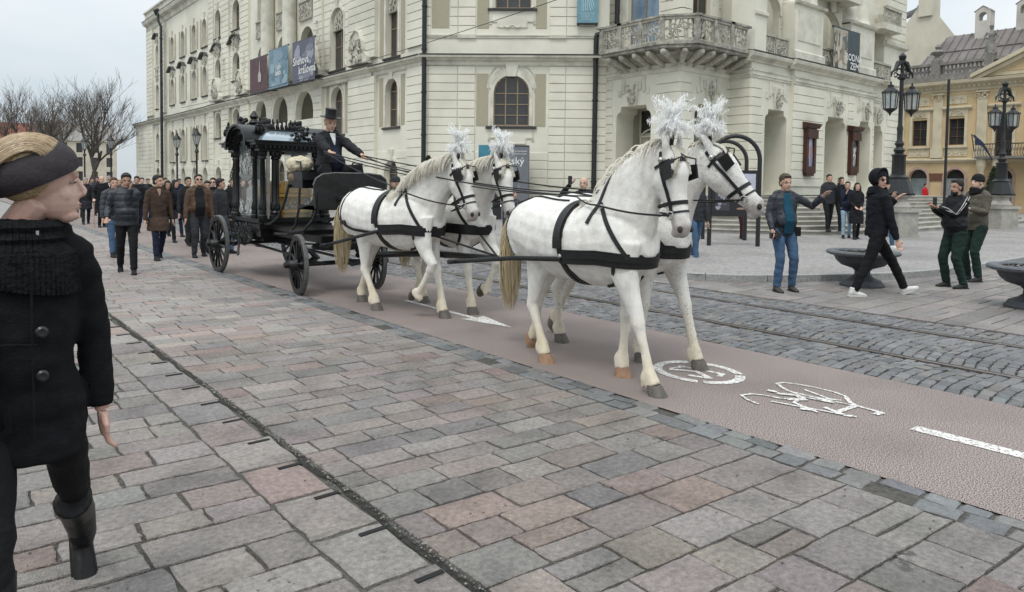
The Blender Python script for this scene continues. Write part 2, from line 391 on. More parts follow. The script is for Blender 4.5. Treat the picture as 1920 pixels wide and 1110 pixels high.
multi(b, [([(5.336, 3.036), (5.41, 3.02), (5.455, 2.92), (5.479, 2.8), (5.477, 2.628), (5.44, 2.53), (5.389, 2.478)], .024), ([(5.303, 2.5), (5.225, 2.611), (5.196, 2.786), (5.22, 2.88), (5.267, 2.954), (5.336, 3.036)], .028), ([(5.346, 2.798), (5.262, 2.544)], .024),
    ([(5.40, 2.50), (5.30, 2.42), (5.26, 2.356), (5.25, 2.262), (5.243, 2.17)], .034), ([(5.243, 2.17), (5.175, 2.18)], .045), ([(5.26, 2.36), (5.0, 2.374)], .045), ([(5.03, 2.476), (4.97, 2.301), (5.0, 2.25)], .04), ([(5.21, 2.6), (5.25, 2.37)], .02), ([(5.21, 2.80), (5.20, 2.52)], .026),
    ([(5.02, 2.72), (4.971, 2.808), (4.951, 2.912), (4.898, 2.997), (4.805, 3.023)], .026), ([(4.805, 3.023), (4.744, 2.937), (4.71, 2.823)], .022), ([(5.08, 2.87), (5.15, 2.76), (5.09, 2.67), (5.0, 2.745)], .055), ([(5.142, 2.745), (5.185, 2.496)], .03),
    ([(4.849, 2.793), (4.887, 2.639), (4.943, 2.437), (4.97, 2.301)], .024), ([(5.07, 2.70), (4.951, 2.673), (4.90, 2.53), (4.878, 2.46)], .028), ([(4.90, 2.50), (4.86, 2.56)], .05), ([(5.088, 2.955), (5.097, 2.915)], .05)])
tag(b.build('painted_bicycle', M_paint), 'worn white bicycle symbol painted on the pink cycle lane', 'road marking')
# tram road of arched basalt setts
road = gsheet('tram_road', [(6.24, -30), (9.36, -30), (9.36, 120), (6.24, 120)], -.016, mat('sett_joint', (.03, .03, .03), .9, .4, 60, bump=.5, bscale=150))
S = []
PALB = [(.155, .163, .175), (.185, .193, .203), (.13, .136, .145), (.21, .215, .22), (.17, .172, .175), (.19, .185, .18)]
def seg_rows(x0, x1, arcd):
    y = -2.5
    while y < 36:
        h = .105; x = x0
        while x < x1 - .04:
            l = R.uniform(.12, .185)
            if x + l > x1 - .08: l = x1 - x
            t0, t1 = (x - x0) / (x1 - x0) * 2 - 1, (x + l - x0) / (x1 - x0) * 2 - 1
            o0, o1 = arcd * (1 - t0 * t0), arcd * (1 - t1 * t1)
            if vis(x, y):
                g = .0065; jt = .007
                P = [(x + g, y + g + o0), (x + l / 2, y + g + (o0 + o1) / 2), (x + l - g, y + g + o1), (x + l - g, y + h - g + o1), (x + l / 2, y + h - g + (o0 + o1) / 2), (x + g, y + h - g + o0)]
                P = [(a + R.uniform(-jt, jt), b_ + R.uniform(-jt, jt)) for a, b_ in P]
                S.append((sqrt(x * x + y * y), P, R.uniform(-.005, .004), pick(PALB), dict(ch=.012, chz=.009, tilt=.02)))
            x += l
        y += h
seg_rows(6.25, 7.13, .04); seg_rows(7.27, 8.58, .09); seg_rows(8.72, 9.32, .0)
emit('sett', S, M_sett, road, 300)
M_rail = mat('rail_steel', (.23, .2, .18), .35, .3, 30, metal=.8, bump=.1)
for i, x in enumerate((7.2, 8.65)):
    b = MB(); b.box(x - .045, x + .012, -30, 120, -.03, .003); b.box(x + .042, x + .058, -30, 120, -.03, .001)
    tag(b.build('tram_rail', M_rail), ['tram rail nearer the cycle lane', 'tram rail nearer the square'][i] + ' set in dark setts', 'rail', 'tram rails')
# grey slab apron beyond the tracks
far_p = gsheet('far_pavement', [(-40, 34), (4.0, 34), (4.0, 200), (-40, 200)], -.008, mat('far_paving', (.26, .25, .24), .8, .2, 2.5))
far_r = gsheet('far_road', [(6.26, 36), (9.34, 36), (9.34, 200), (6.26, 200)], -.008, mat('far_setts', (.19, .19, .195), .7, .3, 6))
ap = gsheet('apron', [(9.36, -30), (60, -30), (60, 120), (9.36, 120)], -.014, M_joint)
S = []; PALG = [(.27, .265, .26), (.3, .29, .285), (.25, .245, .24), (.31, .29, .28), (.28, .265, .255)]
rows(9.4, 17, -6, 9, (.26, .34), (.34, .75), PALG, S, skew=0, gap=.014, j=.006)
def kerb_y(x): # kerb line of the raised square
    return None
emit('apron_slab', S, M_slab2, ap, 150)
# raised square with a curved kerb
K = [(9.62, 60), (9.62, 20), (9.64, 11), (9.72, 9.2), (9.88, 8.1), (10.15, 7.3), (10.6, 6.75), (11.3, 6.28), (12.1, 5.85), (12.9, 5.5), (13.8, 5.22), (14.9, 5.05), (16.2, 4.97), (20, 4.9), (70, 4.9)]
M_square = mat('fine_setts', (.23, .215, .205), .75, .5, 13, bump=.9, bscale=22, stain=.25, sscale=.5, detail=3, col2=(.31, .295, .285), thr=(.42, .56))
gsheet('square', [(70, 60)] + K + [], .105, M_square)
M_kerb = mat('kerb_granite', (.3, .3, .29), .7, .25, 25, bump=.4, bscale=70)
kr = thing('kerb', 'curved granite kerb edging the raised square', 'kerb', (9.62, 8, 0))
pts = []
for a, b_ in zip(K[:-1], K[1:]):
    a, b_ = Vector(a), Vector(b_); n_ = max(1, int((b_ - a).length / .12)); pts += [a + (b_ - a) * i / n_ for i in range(n_)]
i = 0
while i < len(pts) - 9:
    a, b_ = pts[i], pts[i + 8]
    if vis(a.x, a.y) or vis(b_.x, b_.y):
        mb = MB(); poly = []
        q = pts[i:i + 9]
        for p_, nx_ in zip(q, q[1:] + [q[-1]]):
            pass
        t = (b_ - a).normalized(); n_ = Vector((-t.y, t.x)) * (1 if True else -1)
        e = t * .006
        o1 = [(p.x, p.y) for p in ([a + e] + q[2:-1:2] + [b_ - e])]
        o2 = [(x + n_.x * .13, y + n_.y * .13) for x, y in o1]
        k = len(o1); vs = [(x, y, -.03) for x, y in o1] + [(x, y, .108) for x, y in o1] + [(x, y, .116) for x, y in [(x + n_.x * .012, y + n_.y * .012) for x, y in o1]] + [(x, y, .116) for x, y in o2]
        fs = []
        for r_ in range(3): fs += [(r_ * k + j, r_ * k + j + 1, (r_ + 1) * k + j + 1, (r_ + 1) * k + j) for j in range(k - 1)]
        fs += [(0, k, 2 * k, 3 * k), (k - 1, 4 * k - 1, 3 * k - 1, 2 * k - 1)]
        mb.add(vs, fs); mb.build('kerb_stone', M_kerb, kr, world=True)
    i += 8
# pale stone bands in the square
b = MB(); M_band = mat('pale_band', (.5, .49, .46), .7, .12, 8)
b.add([(17.6, 5.0, .109), (17.6, 4.86, .109), (45, 10.6, .109), (45, 10.8, .109)], [(0, 1, 2, 3)])
# ---------------------------------------------------------------- the theatre
M_plas = mat('cream_plaster', (.69, .665, .56), .8, .05, .8, bump=.12, bscale=40, stain=.2, sscale=.45, col2=(.775, .75, .64))
M_trim = mat('cream_stone_trim', (.60, .575, .48), .8, .1, 3, bump=.2, bscale=30, stain=.3, sscale=1.1, col2=(.73, .705, .61))
M_rough = mat('roughcast_panel', (.36, .33, .24), .95, .2, 30, bump=.9, bscale=55, col2=(.45, .42, .31))
M_orn = mat('weathered_relief', (.33, .31, .26), .9, .3, 8, bump=.4, bscale=40, stain=.35, sscale=2, col2=(.60, .58, .50))
M_wood = mat('window_wood', (.22, .16, .10), .6, .2, 8, col2=(.30, .23, .16))
M_gl = glass_mat('dark_glass', (.035, .035, .035), .08)
M_glb = glass_mat('blue_glass', (.18, .25, .33), .1)
M_lead = mat('lead_flashing', (.07, .07, .065), .6, .2, 4)
M_iron = mat('black_iron', (.018, .019, .02), .45, .3, 12, bump=.15, bscale=60)
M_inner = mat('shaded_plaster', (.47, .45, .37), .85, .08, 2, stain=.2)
M_steps = mat('step_stone', (.34, .325, .28), .75, .15, 5, bump=.3, bscale=40, stain=.35, sscale=1.4, col2=(.45, .43, .38))
M_door = mat('painted_door', (.50, .47, .37), .6, .06, 3)
TH = thing('theatre', 'cream neo-baroque theatre with arched windows, balconies and corner porch behind the hearse', 'theatre', (22.86, 17.43, 0))
def frame(o, d, nrm):
    o, d, nrm = Vector((*o, 0)), Vector((*d, 0)), Vector((*nrm, 0))
    return lambda s_, z, q=0.: o + d * s_ + nrm * q + Vector((0, 0, z))
def sub(name, mb, m, parent=None, smooth=False, kind=None): return mb.build(name, m, parent or TH, world=True, smooth=smooth, kind=kind)
COURSES = []   # (distance, vertices in a box) : rusticated courses
def archpoly(s0, s1, z0, z1, seg=10, flat=None):
    """opening outline, arched top (flat: rise of a segmental top)"""
    c = (s0 + s1) / 2; r = (s1 - s0) / 2; ry = flat if flat is not None else r; zc = z1 - ry
    return [(s0, z0), (s1, z0)] + [(c + r * cos(a), zc + ry * sin(a)) for a in [pi * i / seg for i in range(seg + 1)]]
def bxf(mb, F, s0, s1, z0, z1, q0, q1):
    mb.prism([(s0, z0), (s1, z0), (s1, z1), (s0, z1)], q0, q1, F)
def mould(mb, F, s0, s1, prof, ends=True):
    """running moulding: prof = [(q, z)...] swept from s0 to s1"""
    n = len(prof); vs = [F(s0, z, q) for q, z in prof] + [F(s1, z, q) for q, z in prof]
    fs = [(i, i + 1, n + i + 1, n + i) for i in range(n - 1)]
    if ends: fs += [tuple(range(n)), tuple(range(2 * n - 1, n - 1, -1))]
    mb.add(vs, fs)
def trim_arch(mb, F, s0, s1, z0, z1, w, q0, q1, seg=12, flat=None, legs=True):
    c = (s0 + s1) / 2; r = (s1 - s0) / 2; ry = flat if flat is not None else r; zc = z1 - ry
    inn = [(c + r * cos(a), zc + ry * sin(a)) for a in [pi * i / seg for i in range(seg + 1)]]
    out_ = [(c + (r + w) * cos(a), zc + (ry + w) * sin(a)) for a in [pi * i / seg for i in range(seg + 1)]]
    if legs: inn = [(s1, z0)] + inn + [(s0, z0)]; out_ = [(s1 + w, z0)] + out_ + [(s0 - w, z0)]
    n = len(inn); P = inn + out_
    vs = [F(u, v, q1) for u, v in P] + [F(u, v, q0) for u, v in P]; k = 2 * n
    fs = []
    for i in range(n - 1):
        fs += [(i, n + i, n + i + 1, i + 1), (n + i, k + n + i, k + n + i + 1, n + i + 1), (i + 1, k + i + 1, k + i, i)]
    mb.add(vs, fs)
def relief(mb, F, s_, z, w, h, q, n=18, seed=1, fill=.8):
    """carved ornament: scrolls and lumps, mirrored about its centre"""
    r_ = random.Random(seed)
    for i in range(n):
        a, t = r_.uniform(.02, 1), r_.uniform(-1, 1); x = a * w / 2 * fill; y = t * h / 2 * sqrt(max(.1, 1 - a * a * .6))
        rr = r_.uniform(.05, .11) * min(w, h) * 1.3
        for sg in (-1, 1):
            if r_.random() < .5:
                mb.ell(F(s_ + sg * x, z + y, q), (rr, rr * .9, rr * r_.uniform(.8, 1.7)), 6, 4)
            else:
                a0 = r_.uniform(0, 6); L_ = r_.uniform(2, 4)
                mb.tube([F(s_ + sg * (x + cos(a0 + L_ * k / 5) * rr * 1.8), z + y + sin(a0 + L_ * k / 5) * rr * 2, q + rr * .3) for k in range(6)], [rr * .3, rr * .45, rr * .5, rr * .5, rr * .4, rr * .2], 4)
def keystone(mb, F, s_, z0, z1, w, q):
    mb.add([F(s_ - w * .35, z0, 0), F(s_ + w * .35, z0, 0), F(s_ + w * .6, z1, 0), F(s_ - w * .6, z1, 0), F(s_ - w * .35, z0, q * .8), F(s_ + w * .35, z0, q * .8), F(s_ + w * .6, z1, q), F(s_ - w * .6, z1, q)],
           [(4, 5, 6, 7), (0, 1, 5, 4), (1, 2, 6, 5), (2, 3, 7, 6), (3, 0, 4, 7)])
def window(F, s0, s1, z0, z1, q, flat=None, mull=2, trans=2, arched=True, g=None, wall=None, curtain=False):
    """a window set back in its opening: frame part with panes as sub-parts"""
    c = (s0 + s1) / 2; w = s1 - s0; f = MB(); t = .055 if w > .8 else .045
    ry = (flat if flat is not None else w / 2) if arched else 0
    if arched: f_out = archpoly(s0 + .002, s1 - .002, z0 + .002, z1 - .002, 10, flat); inn = archpoly(s0 + t, s1 - t, z0 + t, z1 - t, 10, None if flat is None else flat * .95)
    else: f_out = [(s0, z0), (s1, z0), (s1, z1), (s0, z1)]; inn = [(s0 + t, z0 + t), (s1 - t, z0 + t), (s1 - t, z1 - t), (s0 + t, z1 - t)]
    f.holed(f_out, [inn], q, q + .05, F)
    for i in range(1, mull + 1):
        x = s0 + w * i / (mull + 1); hx = (x - c) / (w / 2); top = z1 - ry + ry * sqrt(max(0, 1 - hx * hx)) - .03
        bxf(f, F, x - t * .5, x + t * .5, z0 + .03, top, q + .004, q + .062)
    for i in range(1, trans + 1):
        z = z0 + (z1 - ry - z0) * i / trans if trans > 1 else z1 - ry
        if z < z1 - .1: bxf(f, F, s0 + .03, s1 - .03, z - .02, z + .02, q + .008, q + .056)
    fo = sub('window', f, M_wood)
    p = MB(); p.prism(inn, q + .005, q + .02, F, back=False, side=False); sub('pane', p, g or M_gl, fo)
    return fo
def course_run(F, s0, s1, z0, z1, h, holes=(), q=.045, gap=.032, cuts=(), wrap0=False, wrap1=False):
    """rusticated courses: one raised block per bed, broken by openings"""
    n = max(1, round((z1 - z0) / h)); h = (z1 - z0) / n
    for i in range(n):
        a, b_ = z0 + i * h, z0 + (i + 1) * h - gap; segs = [(s0, s1)]
        for (h0, h1, hz0, hz1, ry) in holes:
            if hz1 <= a + .03 or hz0 >= b_ - .03: continue
            m_ = 0
            if ry and a > hz1 - ry:
                t = (a - (hz1 - ry)) / ry; m_ = (h1 - h0) / 2 * (1 - sqrt(max(0, 1 - t * t)))
            H0, H1 = h0 + m_, h1 - m_; ns = []
            for (u, v) in segs:
                if H1 <= u or H0 >= v: ns.append((u, v)); continue
                if H0 > u: ns.append((u, H0))
                if H1 < v: ns.append((H1, v))
            segs = ns
        for u, v in segs:
            if v - u < .06: continue
            P = F((u + v) / 2, (a + b_) / 2, 0); e = .012
            ring0 = [(u, a), (v, a), (v, b_), (u, b_)]; r1 = [(u + (0 if wrap0 and u == s0 else e), a + e), (v - e, a + e), (v - e, b_ - e), (u + e, b_ - e)]
            vs = [F(x, z, 0.) for x, z in ring0] + [F(x, z, q - e) for x, z in ring0] + [F(x, z, q) for x, z in r1]
            COURSES.append(((P - CAMP).length / max(.2, v - u), vs))
FS = [(i, (i + 1) % 4, 4 + (i + 1) % 4, 4 + i) for i in range(4)] + [(4 + i, 4 + (i + 1) % 4, 8 + (i + 1) % 4, 8 + i) for i in range(4)] + [(8, 9, 10, 11)]
CORN = [(q, 7.04 + z) for q, z in [(0, -.32), (.06, -.32), (.09, -.26), (.09, -.16), (.2, -.1), (.24, -.03), (.34, .0), (.36, .08), (.3, .12), (0, .16)]]
SILL0 = [(0, -.1), (.1, -.09), (.12, -.02), (0, .03)]
def sill(F, s0, s1, z):
    b = MB(); mould(b, F, s0, s1, [(q, z + zz) for q, zz in SILL0]); sub('window_sill', b, M_lead)
def apron_orn(mb, F, c, z, w):
    """the stepped fillet below a sill"""
    h = .62; t = .03
    for sg in (-1, 1):
        x0 = c + sg * w / 2; bxf(mb, F, x0 - t, x0 + t, z - h * .6, z, 0, .04); bxf(mb, F, x0 - sg * t, x0 - sg * .32, z - h * .6 - .03, z - h * .6 + .03, .0, .042)
        bxf(mb, F, x0 - sg * .32 - t, x0 - sg * .32 + t, z - h, z - h * .6 - .03, 0, .04)
        for k in range(3): bxf(mb, F, x0 - .06 + k * .045, x0 - .03 + k * .045, z - h * .6 - .13, z - h * .6 - .04, 0, .05)
    bxf(mb, F, c - w / 2 + .35, c + w / 2 - .35, z - h - .02, z - h + .03, 0, .041)
def pipe(pts, r, label_cat=True):
    b = MB(); b.tube(pts, r, 10)
    for p, q_ in zip(pts[:-1], pts[1:]):
        p, q_ = Vector(p), Vector(q_)
        if abs(p.z - q_.z) > 1.5:
            k = int(abs(p.z - q_.z) / 1.9)
            for i in range(1, k + 1):
                c = p + (q_ - p) * i / (k + .5); b.tube([c - Vector((0, 0, .03)), c + Vector((0, 0, .03))], r * 1.25, 10)
    sub('downpipe', b, M_iron, smooth=True)

def panel(F, *a):
    b = MB(); bxf(b, F, *a); sub('roughcast_panel', b, M_rough)
wallb = MB(); panb = MB(); trb = MB(); ornb = MB(); ledb = MB()
# ---- street wing: along +Y at x = 16.95, s = y, outward = -X
FW = frame((16.95, 0), (0, 1), (-1, 0))
FWo = lambda dx: frame((16.95 - dx, 0), (0, 1), (-1, 0))
ZC = 7.27; ZT = 16.6
H1 = []; H2 = []   # openings
def tallwin(yc, w, z0, z1): H1.append((yc - w / 2, yc + w / 2, z0, z1))
for yc in (67.2, 63.95, 60.75, 57.95):
    tallwin(yc, 1.1, 3.15, 5.85); tallwin(yc, 1.05, 1.1, 2.6); tallwin(yc, 1.05, 8.15, 10.35); tallwin(yc, 1.05, 11.9, 14.0)
tallwin(72.3, 1.1, 3.4, 5.9); tallwin(72.3, 1.05, 8.2, 10.4); tallwin(72.3, 1.05, 12, 14.0); tallwin(72.3, 1.1, 1.1, 2.7)
for yc, w in ((54.7, 1.25), (50.75, 1.4)):
    tallwin(yc, w, 4.75, 6.6); tallwin(yc, w, 8.6, 10.5); tallwin(yc, w, 12.1, 14.1); tallwin(yc, w, 1.0, 2.6)
H1.append((34.35, 35.85, 7.5, 10.75)); tallwin(35.1, 1.4, 4.1, 6.6); tallwin(35.1, 1.4, 1.0, 2.7)
tallwin(29.4, 1.15, 4.2, 6.45); H1.append((28.85, 29.95, 7.45, 10.7)); tallwin(29.4, 1.25, 1.0, 2.65)
arch_l = [(45.2, 47.2, 5.15, 6.8), (41.75, 44.1, 5.15, 6.8), (38.1, 40.6, 5.15, 6.8), (44.95, 46.7, 7.9, 10.3), (41.55, 43.3, 7.9, 10.4), (38.1, 39.9, 7.9, 10.4), (44.95, 46.7, 11.9, 15), (41.5, 43.3, 11.9, 15), (38.1, 39.9, 11.9, 15)]
H1 += arch_l
for yc in (46.2, 42.9, 39.4): H1.append((yc - .8, yc + .8, 1.0, 2.9))
wallb.holed([(26.62, 0), (75.8, 0), (75.8, ZT), (26.62, ZT)], [archpoly(*h, seg=8, flat=None if h[3] - h[2] > (h[1] - h[0]) / 2 + .3 else .6) for h in H1], -.38, 0, FW)
WIN_TALL = [h for h in H1 if h not in arch_l]
for h in WIN_TALL:
    window(FW, h[0], h[1], h[2], h[3], -.3, mull=1, trans=2)
    big = h[3] - h[2] > 1.7
    if h[3] - h[2] > 3:   # cartouche in the head of the niche
        panb.prism(archpoly(h[0] + .02, h[1] - .02, h[3] - 1.15, h[3] - .02), -.25, -.1, FW, back=False); relief(ornb, FW, (h[0] + h[1]) / 2, h[3] - .65, .75, .9, -.08, 14, 5)
    trim_arch(trb, FW, h[0], h[1], h[2], h[3], .12 if h[0] > 50 else .16, 0, .045, 10)
    keystone(trb, FW, (h[0] + h[1]) / 2, h[3] - .04, h[3] + .5, .34, .1)
    if big: sill(FW, h[0] - .22, h[1] + .22, h[2] - .02)
# dark rooms behind the open loggia arches
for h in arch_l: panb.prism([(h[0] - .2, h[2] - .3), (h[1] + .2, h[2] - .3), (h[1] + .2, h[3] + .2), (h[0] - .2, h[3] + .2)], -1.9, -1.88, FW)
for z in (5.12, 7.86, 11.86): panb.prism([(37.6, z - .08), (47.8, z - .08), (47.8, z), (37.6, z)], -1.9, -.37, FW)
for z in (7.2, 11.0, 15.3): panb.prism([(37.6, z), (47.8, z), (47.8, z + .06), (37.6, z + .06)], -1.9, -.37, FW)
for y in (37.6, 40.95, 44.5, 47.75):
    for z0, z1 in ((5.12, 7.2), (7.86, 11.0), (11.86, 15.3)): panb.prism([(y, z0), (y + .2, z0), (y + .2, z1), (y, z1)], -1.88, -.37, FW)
# cornices
for a, b_, q in ((26.6, 31.1, 0), (31.1, 36.9, .12), (36.9, 48.1, .0), (48.1, 55.9, .1), (55.9, 70.2, 0), (70.2, 75.8, .08)):
    F = FWo(q); mould(trb, F, a, b_, CORN); mould(ledb, F, a, b_, [(.0, 7.215), (.375, 7.17), (.38, 7.13), (.39, 7.18), (0, 7.24)])
mould(trb, FW, 26.6, 75.8, [(0, ZT - .9), (.1, ZT - .85), (.15, ZT - .5), (.45, ZT - .35), (.55, ZT - .1), (.5, ZT), (0, ZT)])
mould(trb, FW, 26.6, 75.9, [(-.5, ZT), (.25, ZT), (.25, ZT + .7), (.4, ZT + .75), (.4, ZT + .9), (-.5, ZT + .9)])
mould(ledb, FW, 26.6, 75.9, [(0, ZT + .01), (.56, ZT - .06), (.57, ZT - .02), (0, ZT + .06)])
# rusticated pilasters and plain piers between the bays (proud of the wall)
PIL = [(26.66, 27.95, .06), (30.75, 33.5, .16), (36.7, 37.75, .12), (48.0, 49.6, .12), (52.0, 53.6, .12), (55.6, 56.7, .08), (69.3, 71.2, .14), (73.6, 75.78, .14)]
for a, b_, q in PIL:
    for z0, z1 in ((0, ZC - .55), (ZC + .35, ZT - .95)):
        bxf(wallb, FW, a, b_, z0, z1, 0, q)
        course_run(FWo(q), a, b_, z0, z1, .385)
# flat courses on the ground storey between piers
hl = [(h[0] - .16, h[1] + .16, h[2], h[3] + .16, (h[1] - h[0]) / 2) for h in H1]
def mids(lst):
    e = sorted(lst); return [(e[i][1], e[i + 1][0]) for i in range(len(e) - 1)]
for a, b_ in mids(PIL):
    lowtop = 4.6 if a > 36 else 2.9
    course_run(FW, a + .02, b_ - .02, .4, 2.75 if a > 55 else (4.7 if a > 36 and a < 48 else 3.1), .385, hl, q=.03)
for a, b_ in ((37.75, 48.0),): course_run(FW, a + .02, b_ - .02, 4.75, 6.75, .385, hl, q=.03)
for a, b_ in ((49.6, 52.0), (53.6, 55.6), (33.5, 36.7)): course_run(FW, a + .02 if a != 31.0 else 33.52, b_ - .02, ZC + .35, 15.4, .385, hl, q=.03)
# roughcast panels beside the windows
for h in WIN_TALL:
    if h[3] - h[2] > 1.7 and h[0] < 70:
        for sg in (-1, 1):
            c = (h[0] + h[1]) / 2 + sg * ((h[1] - h[0]) / 2 + .42)
            panel(FW, c - .17, c + .17, h[2] + .05, h[3] + .1, 0, .02)
# window hoods on the long wing
for h in WIN_TALL:
    if h[2] in (8.15, 8.6) or (h[2] == 12 and h[0] > 70):
        c = (h[0] + h[1]) / 2; w = h[1] - h[0]; zz = h[3] + .72
        P = [(-1, 0), (-.72, .10), (-.45, .30), (0, .38), (.45, .30), (.72, .10), (1, 0)]
        k = w * .95; n = len(P)
        vs = [FW(c + x * k, zz + y * w, q) for x, y in P for q in (0, .3)] + [FW(c + x * k, zz + y * w - .09, q) for x, y in P for q in (0, .28)]
        fs = []
        for i in range(n - 1): fs += [(2 * i, 2 * i + 1, 2 * i + 3, 2 * i + 2), (2 * i + 1, 2 * n + 2 * i + 1, 2 * n + 2 * i + 3, 2 * i + 3), (2 * n + 2 * i, 2 * n + 2 * i + 1, 2 * n + 2 * i + 3, 2 * n + 2 * i + 2)]
        fs += [(0, 1, 2 * n + 1, 2 * n), (2 * n - 2, 2 * n - 1, 4 * n - 1, 4 * n - 2)]
        ledb.add(vs, fs); relief(ornb, FW, c, h[3] + .45, w * 1.1, .55, .1, 10, 9)
    if h[2] in (3.15, 4.75): relief(ornb, FW, (h[0] + h[1]) / 2, h[3] + .75, .5, .5, .05, 6, 11)
relief(ornb, FW, 72.3, 11.3, 1.2, 1.1, .05, 14, 21); relief(ornb, FW, 54.7, 11.3, 1.4, 1.2, .05, 14, 22); relief(ornb, FW, 50.75, 11.35, 1.4, 1.0, .05, 14, 23)
# scroll gables standing on the main cornice
for y0, y1, zz in ((36.75, 38.2, ZC), (31.3, 33.3, ZC), (48.3, 50.2, ZC), (53.4, 55.4, ZC)):
    c = (y0 + y1) / 2; w = (y1 - y0) / 2
    P = [(-1, .1), (-.98, .35), (-.7, .55), (-.55, .9), (-.3, 1.3), (.1, 1.42), (.5, 1.2), (.62, .85), (.7, .6), (1, .45), (1.05, .1)]
    P = [(c + x * w * 1.05, zz + y * 1.25) for x, y in P]
    trb.prism(P, .0, .34, FW); relief(ornb, FW, c, zz + .75, w * 1.3, 1.0, .38, 16, int(c))
    P2 = [(u, v + .02) for u, v in P[2:9]]; n = len(P2)
    trb.add([FW(u, v, q) for u, v in P2 for q in (0, .42)] + [FW(u, v + .06, q) for u, v in P2 for q in (0, .42)], [(2 * i, 2 * i + 1, 2 * i + 3, 2 * i + 2) for i in range(n - 1)] + [(2 * n + 2 * i, 2 * n + 2 * i + 2, 2 * n + 2 * i + 3, 2 * n + 2 * i + 1) for i in range(n - 1)] + [(2 * i + 1, 2 * n + 2 * i + 1, 2 * n + 2 * i + 3, 2 * i + 3) for i in range(n - 1)])
for yy in (33.0, 31.6, 37.2, 48.8, 52.9): relief(ornb, FWo(.12), yy, 9.6, .5, 1.5, .02, 16, int(yy * 3))
# loggia: giant columns and pierced parapets
for y in (43.95, 40.55):
    b = MB(); c = FW(y, 0, .38); b.lathe([(.50, 7.4), (.50, 7.6), (.43, 7.72), (.40, 7.9), (.40, 11), (.36, 15.3), (.45, 15.5), (.5, 15.7)], (c.x, c.y, 0), 18); sub('column', b, M_trim, smooth=True)
def pierced(F, s0, s1, z0, z1, q, seed=3, name='parapet', m=None, dark=True, n=None):
    """balcony parapet panel: frame, dark void, openwork scrolls"""
    b = MB(); t = .07; bxf(b, F, s0, s1, z1 - t * 1.3, z1, q - .08, q + .06); bxf(b, F, s0, s1, z0, z0 + t, q - .06, q + .03)
    bxf(b, F, s0, s0 + t, z0 + t, z1 - t * 1.3, q - .05, q + .02); bxf(b, F, s1 - t, s1, z0 + t, z1 - t * 1.3, q - .05, q + .02)
    r_ = random.Random(seed); w, h = s1 - s0 - 2 * t, z1 - z0 - 2 * t; cx, cz = (s0 + s1) / 2, (z0 + z1) / 2; nn = n or int(10 * w / h) + 4
    for i in range(nn):
        x = s0 + t + w * (i + .5) / nn; z = cz + r_.uniform(-.28, .28) * h; rr = h * r_.uniform(.14, .24); a0 = r_.uniform(0, 6.3); L_ = r_.uniform(3.6, 6)
        b.tube([F(x + cos(a0 + L_ * k / 8) * rr * (1 - .07 * k), z + sin(a0 + L_ * k / 8) * rr * (1 - .07 * k), q - .01) for k in range(9)], .032, 4)
        b.tube([F(x + r_.uniform(-.1, .1), z0 + t, q - .02), F(x + r_.uniform(-.12, .12), cz, q - .02), F(x + r_.uniform(-.1, .1), z1 - t, q - .02)], .028, 4)
    return sub(name, b, m or M_orn)
for y0, y1 in ((45.0, 46.7), (41.55, 43.25), (38.15, 39.85)): pierced(FW, y0, y1, 10.75, 11.85, .1, int(y0)); 
relief(ornb, FW, 46.0, 7.0, .5, .3, .05, 4, 2)
# top hipped roof of the wing
b = MB(); b.add([FW(26.5, ZT + .8, 0), FW(76.2, ZT + .8, 0), FW(74.0, ZT + 4.5, -4.5), FW(26.5, ZT + 4.5, -4.5), FW(76.2, ZT + .8, -14), FW(26.5, ZT + .8, -14)], [(0, 1, 2, 3), (1, 4, 2), (4, 5, 3, 2)])
for k in range(50):
    y = 27 + k; P0, P1 = FW(min(y, 76), ZT + .82, 0.0), FW(min(y, 74), ZT + 4.5, -4.5)
    b.tube([P0, P1], .035, 4)
sub('roof', b, mat('grey_roof', (.16, .16, .15), .6, .2, 2))
# gable end and low annex at the far end
bxf(wallb, FW, 75.78, 76.0, 0, ZT, -14, .14)
bxf(wallb, FW, 76.0, 81.0, 0, ZC - .35, -8, .02)
course_run(FW, 76.02, 80.98, .3, ZC - .45, .42, q=.05)
mould(trb, FW, 76.0, 81.2, CORN); mould(ledb, FW, 76.0, 81.3, [(-.1, 7.215), (.375, 7.17), (.385, 7.13), (.40, 7.19), (-.1, 7.25)])
# ---- angled front facet, s from -7.95 to 0
d_f = Vector((.743, -.669)).normalized(); n_f = (d_f.y, -d_f.x)
FF = frame((22.86, 21.3), d_f, n_f)
fh = [(-4.91, -3.35, 4.13, 6.32), (-4.87, -3.32, 9.2, 11.2)]
wallb.holed([(-7.98, 0), (.05, 0), (.05, 12), (-7.98, 12)], [archpoly(*fh[0]), [(fh[1][0], fh[1][2]), (fh[1][1], fh[1][2]), (fh[1][1], fh[1][3]), (fh[1][0], fh[1][3])]], -.3, 0, FF)
window(FF, -4.91, -3.35, 4.13, 6.32, -.16, mull=2, trans=3); window(FF, -4.87, -3.32, 9.2, 11.2, -.16, arched=False)
trim_arch(trb, FF, -4.91, -3.35, 4.13, 6.32, .14, 0, .06, 14); trim_arch(trb, FF, -5.0, -3.26, 5.5, 6.45, .22, 0, .03, 10, flat=.7, legs=False)
bxf(trb, FF, -5.0, -4.87, 9.2, 11.2, 0, .06); bxf(trb, FF, -3.32, -3.19, 9.2, 11.2, 0, .06)
keystone(trb, FF, -4.13, 6.26, 6.86, .5, .12)
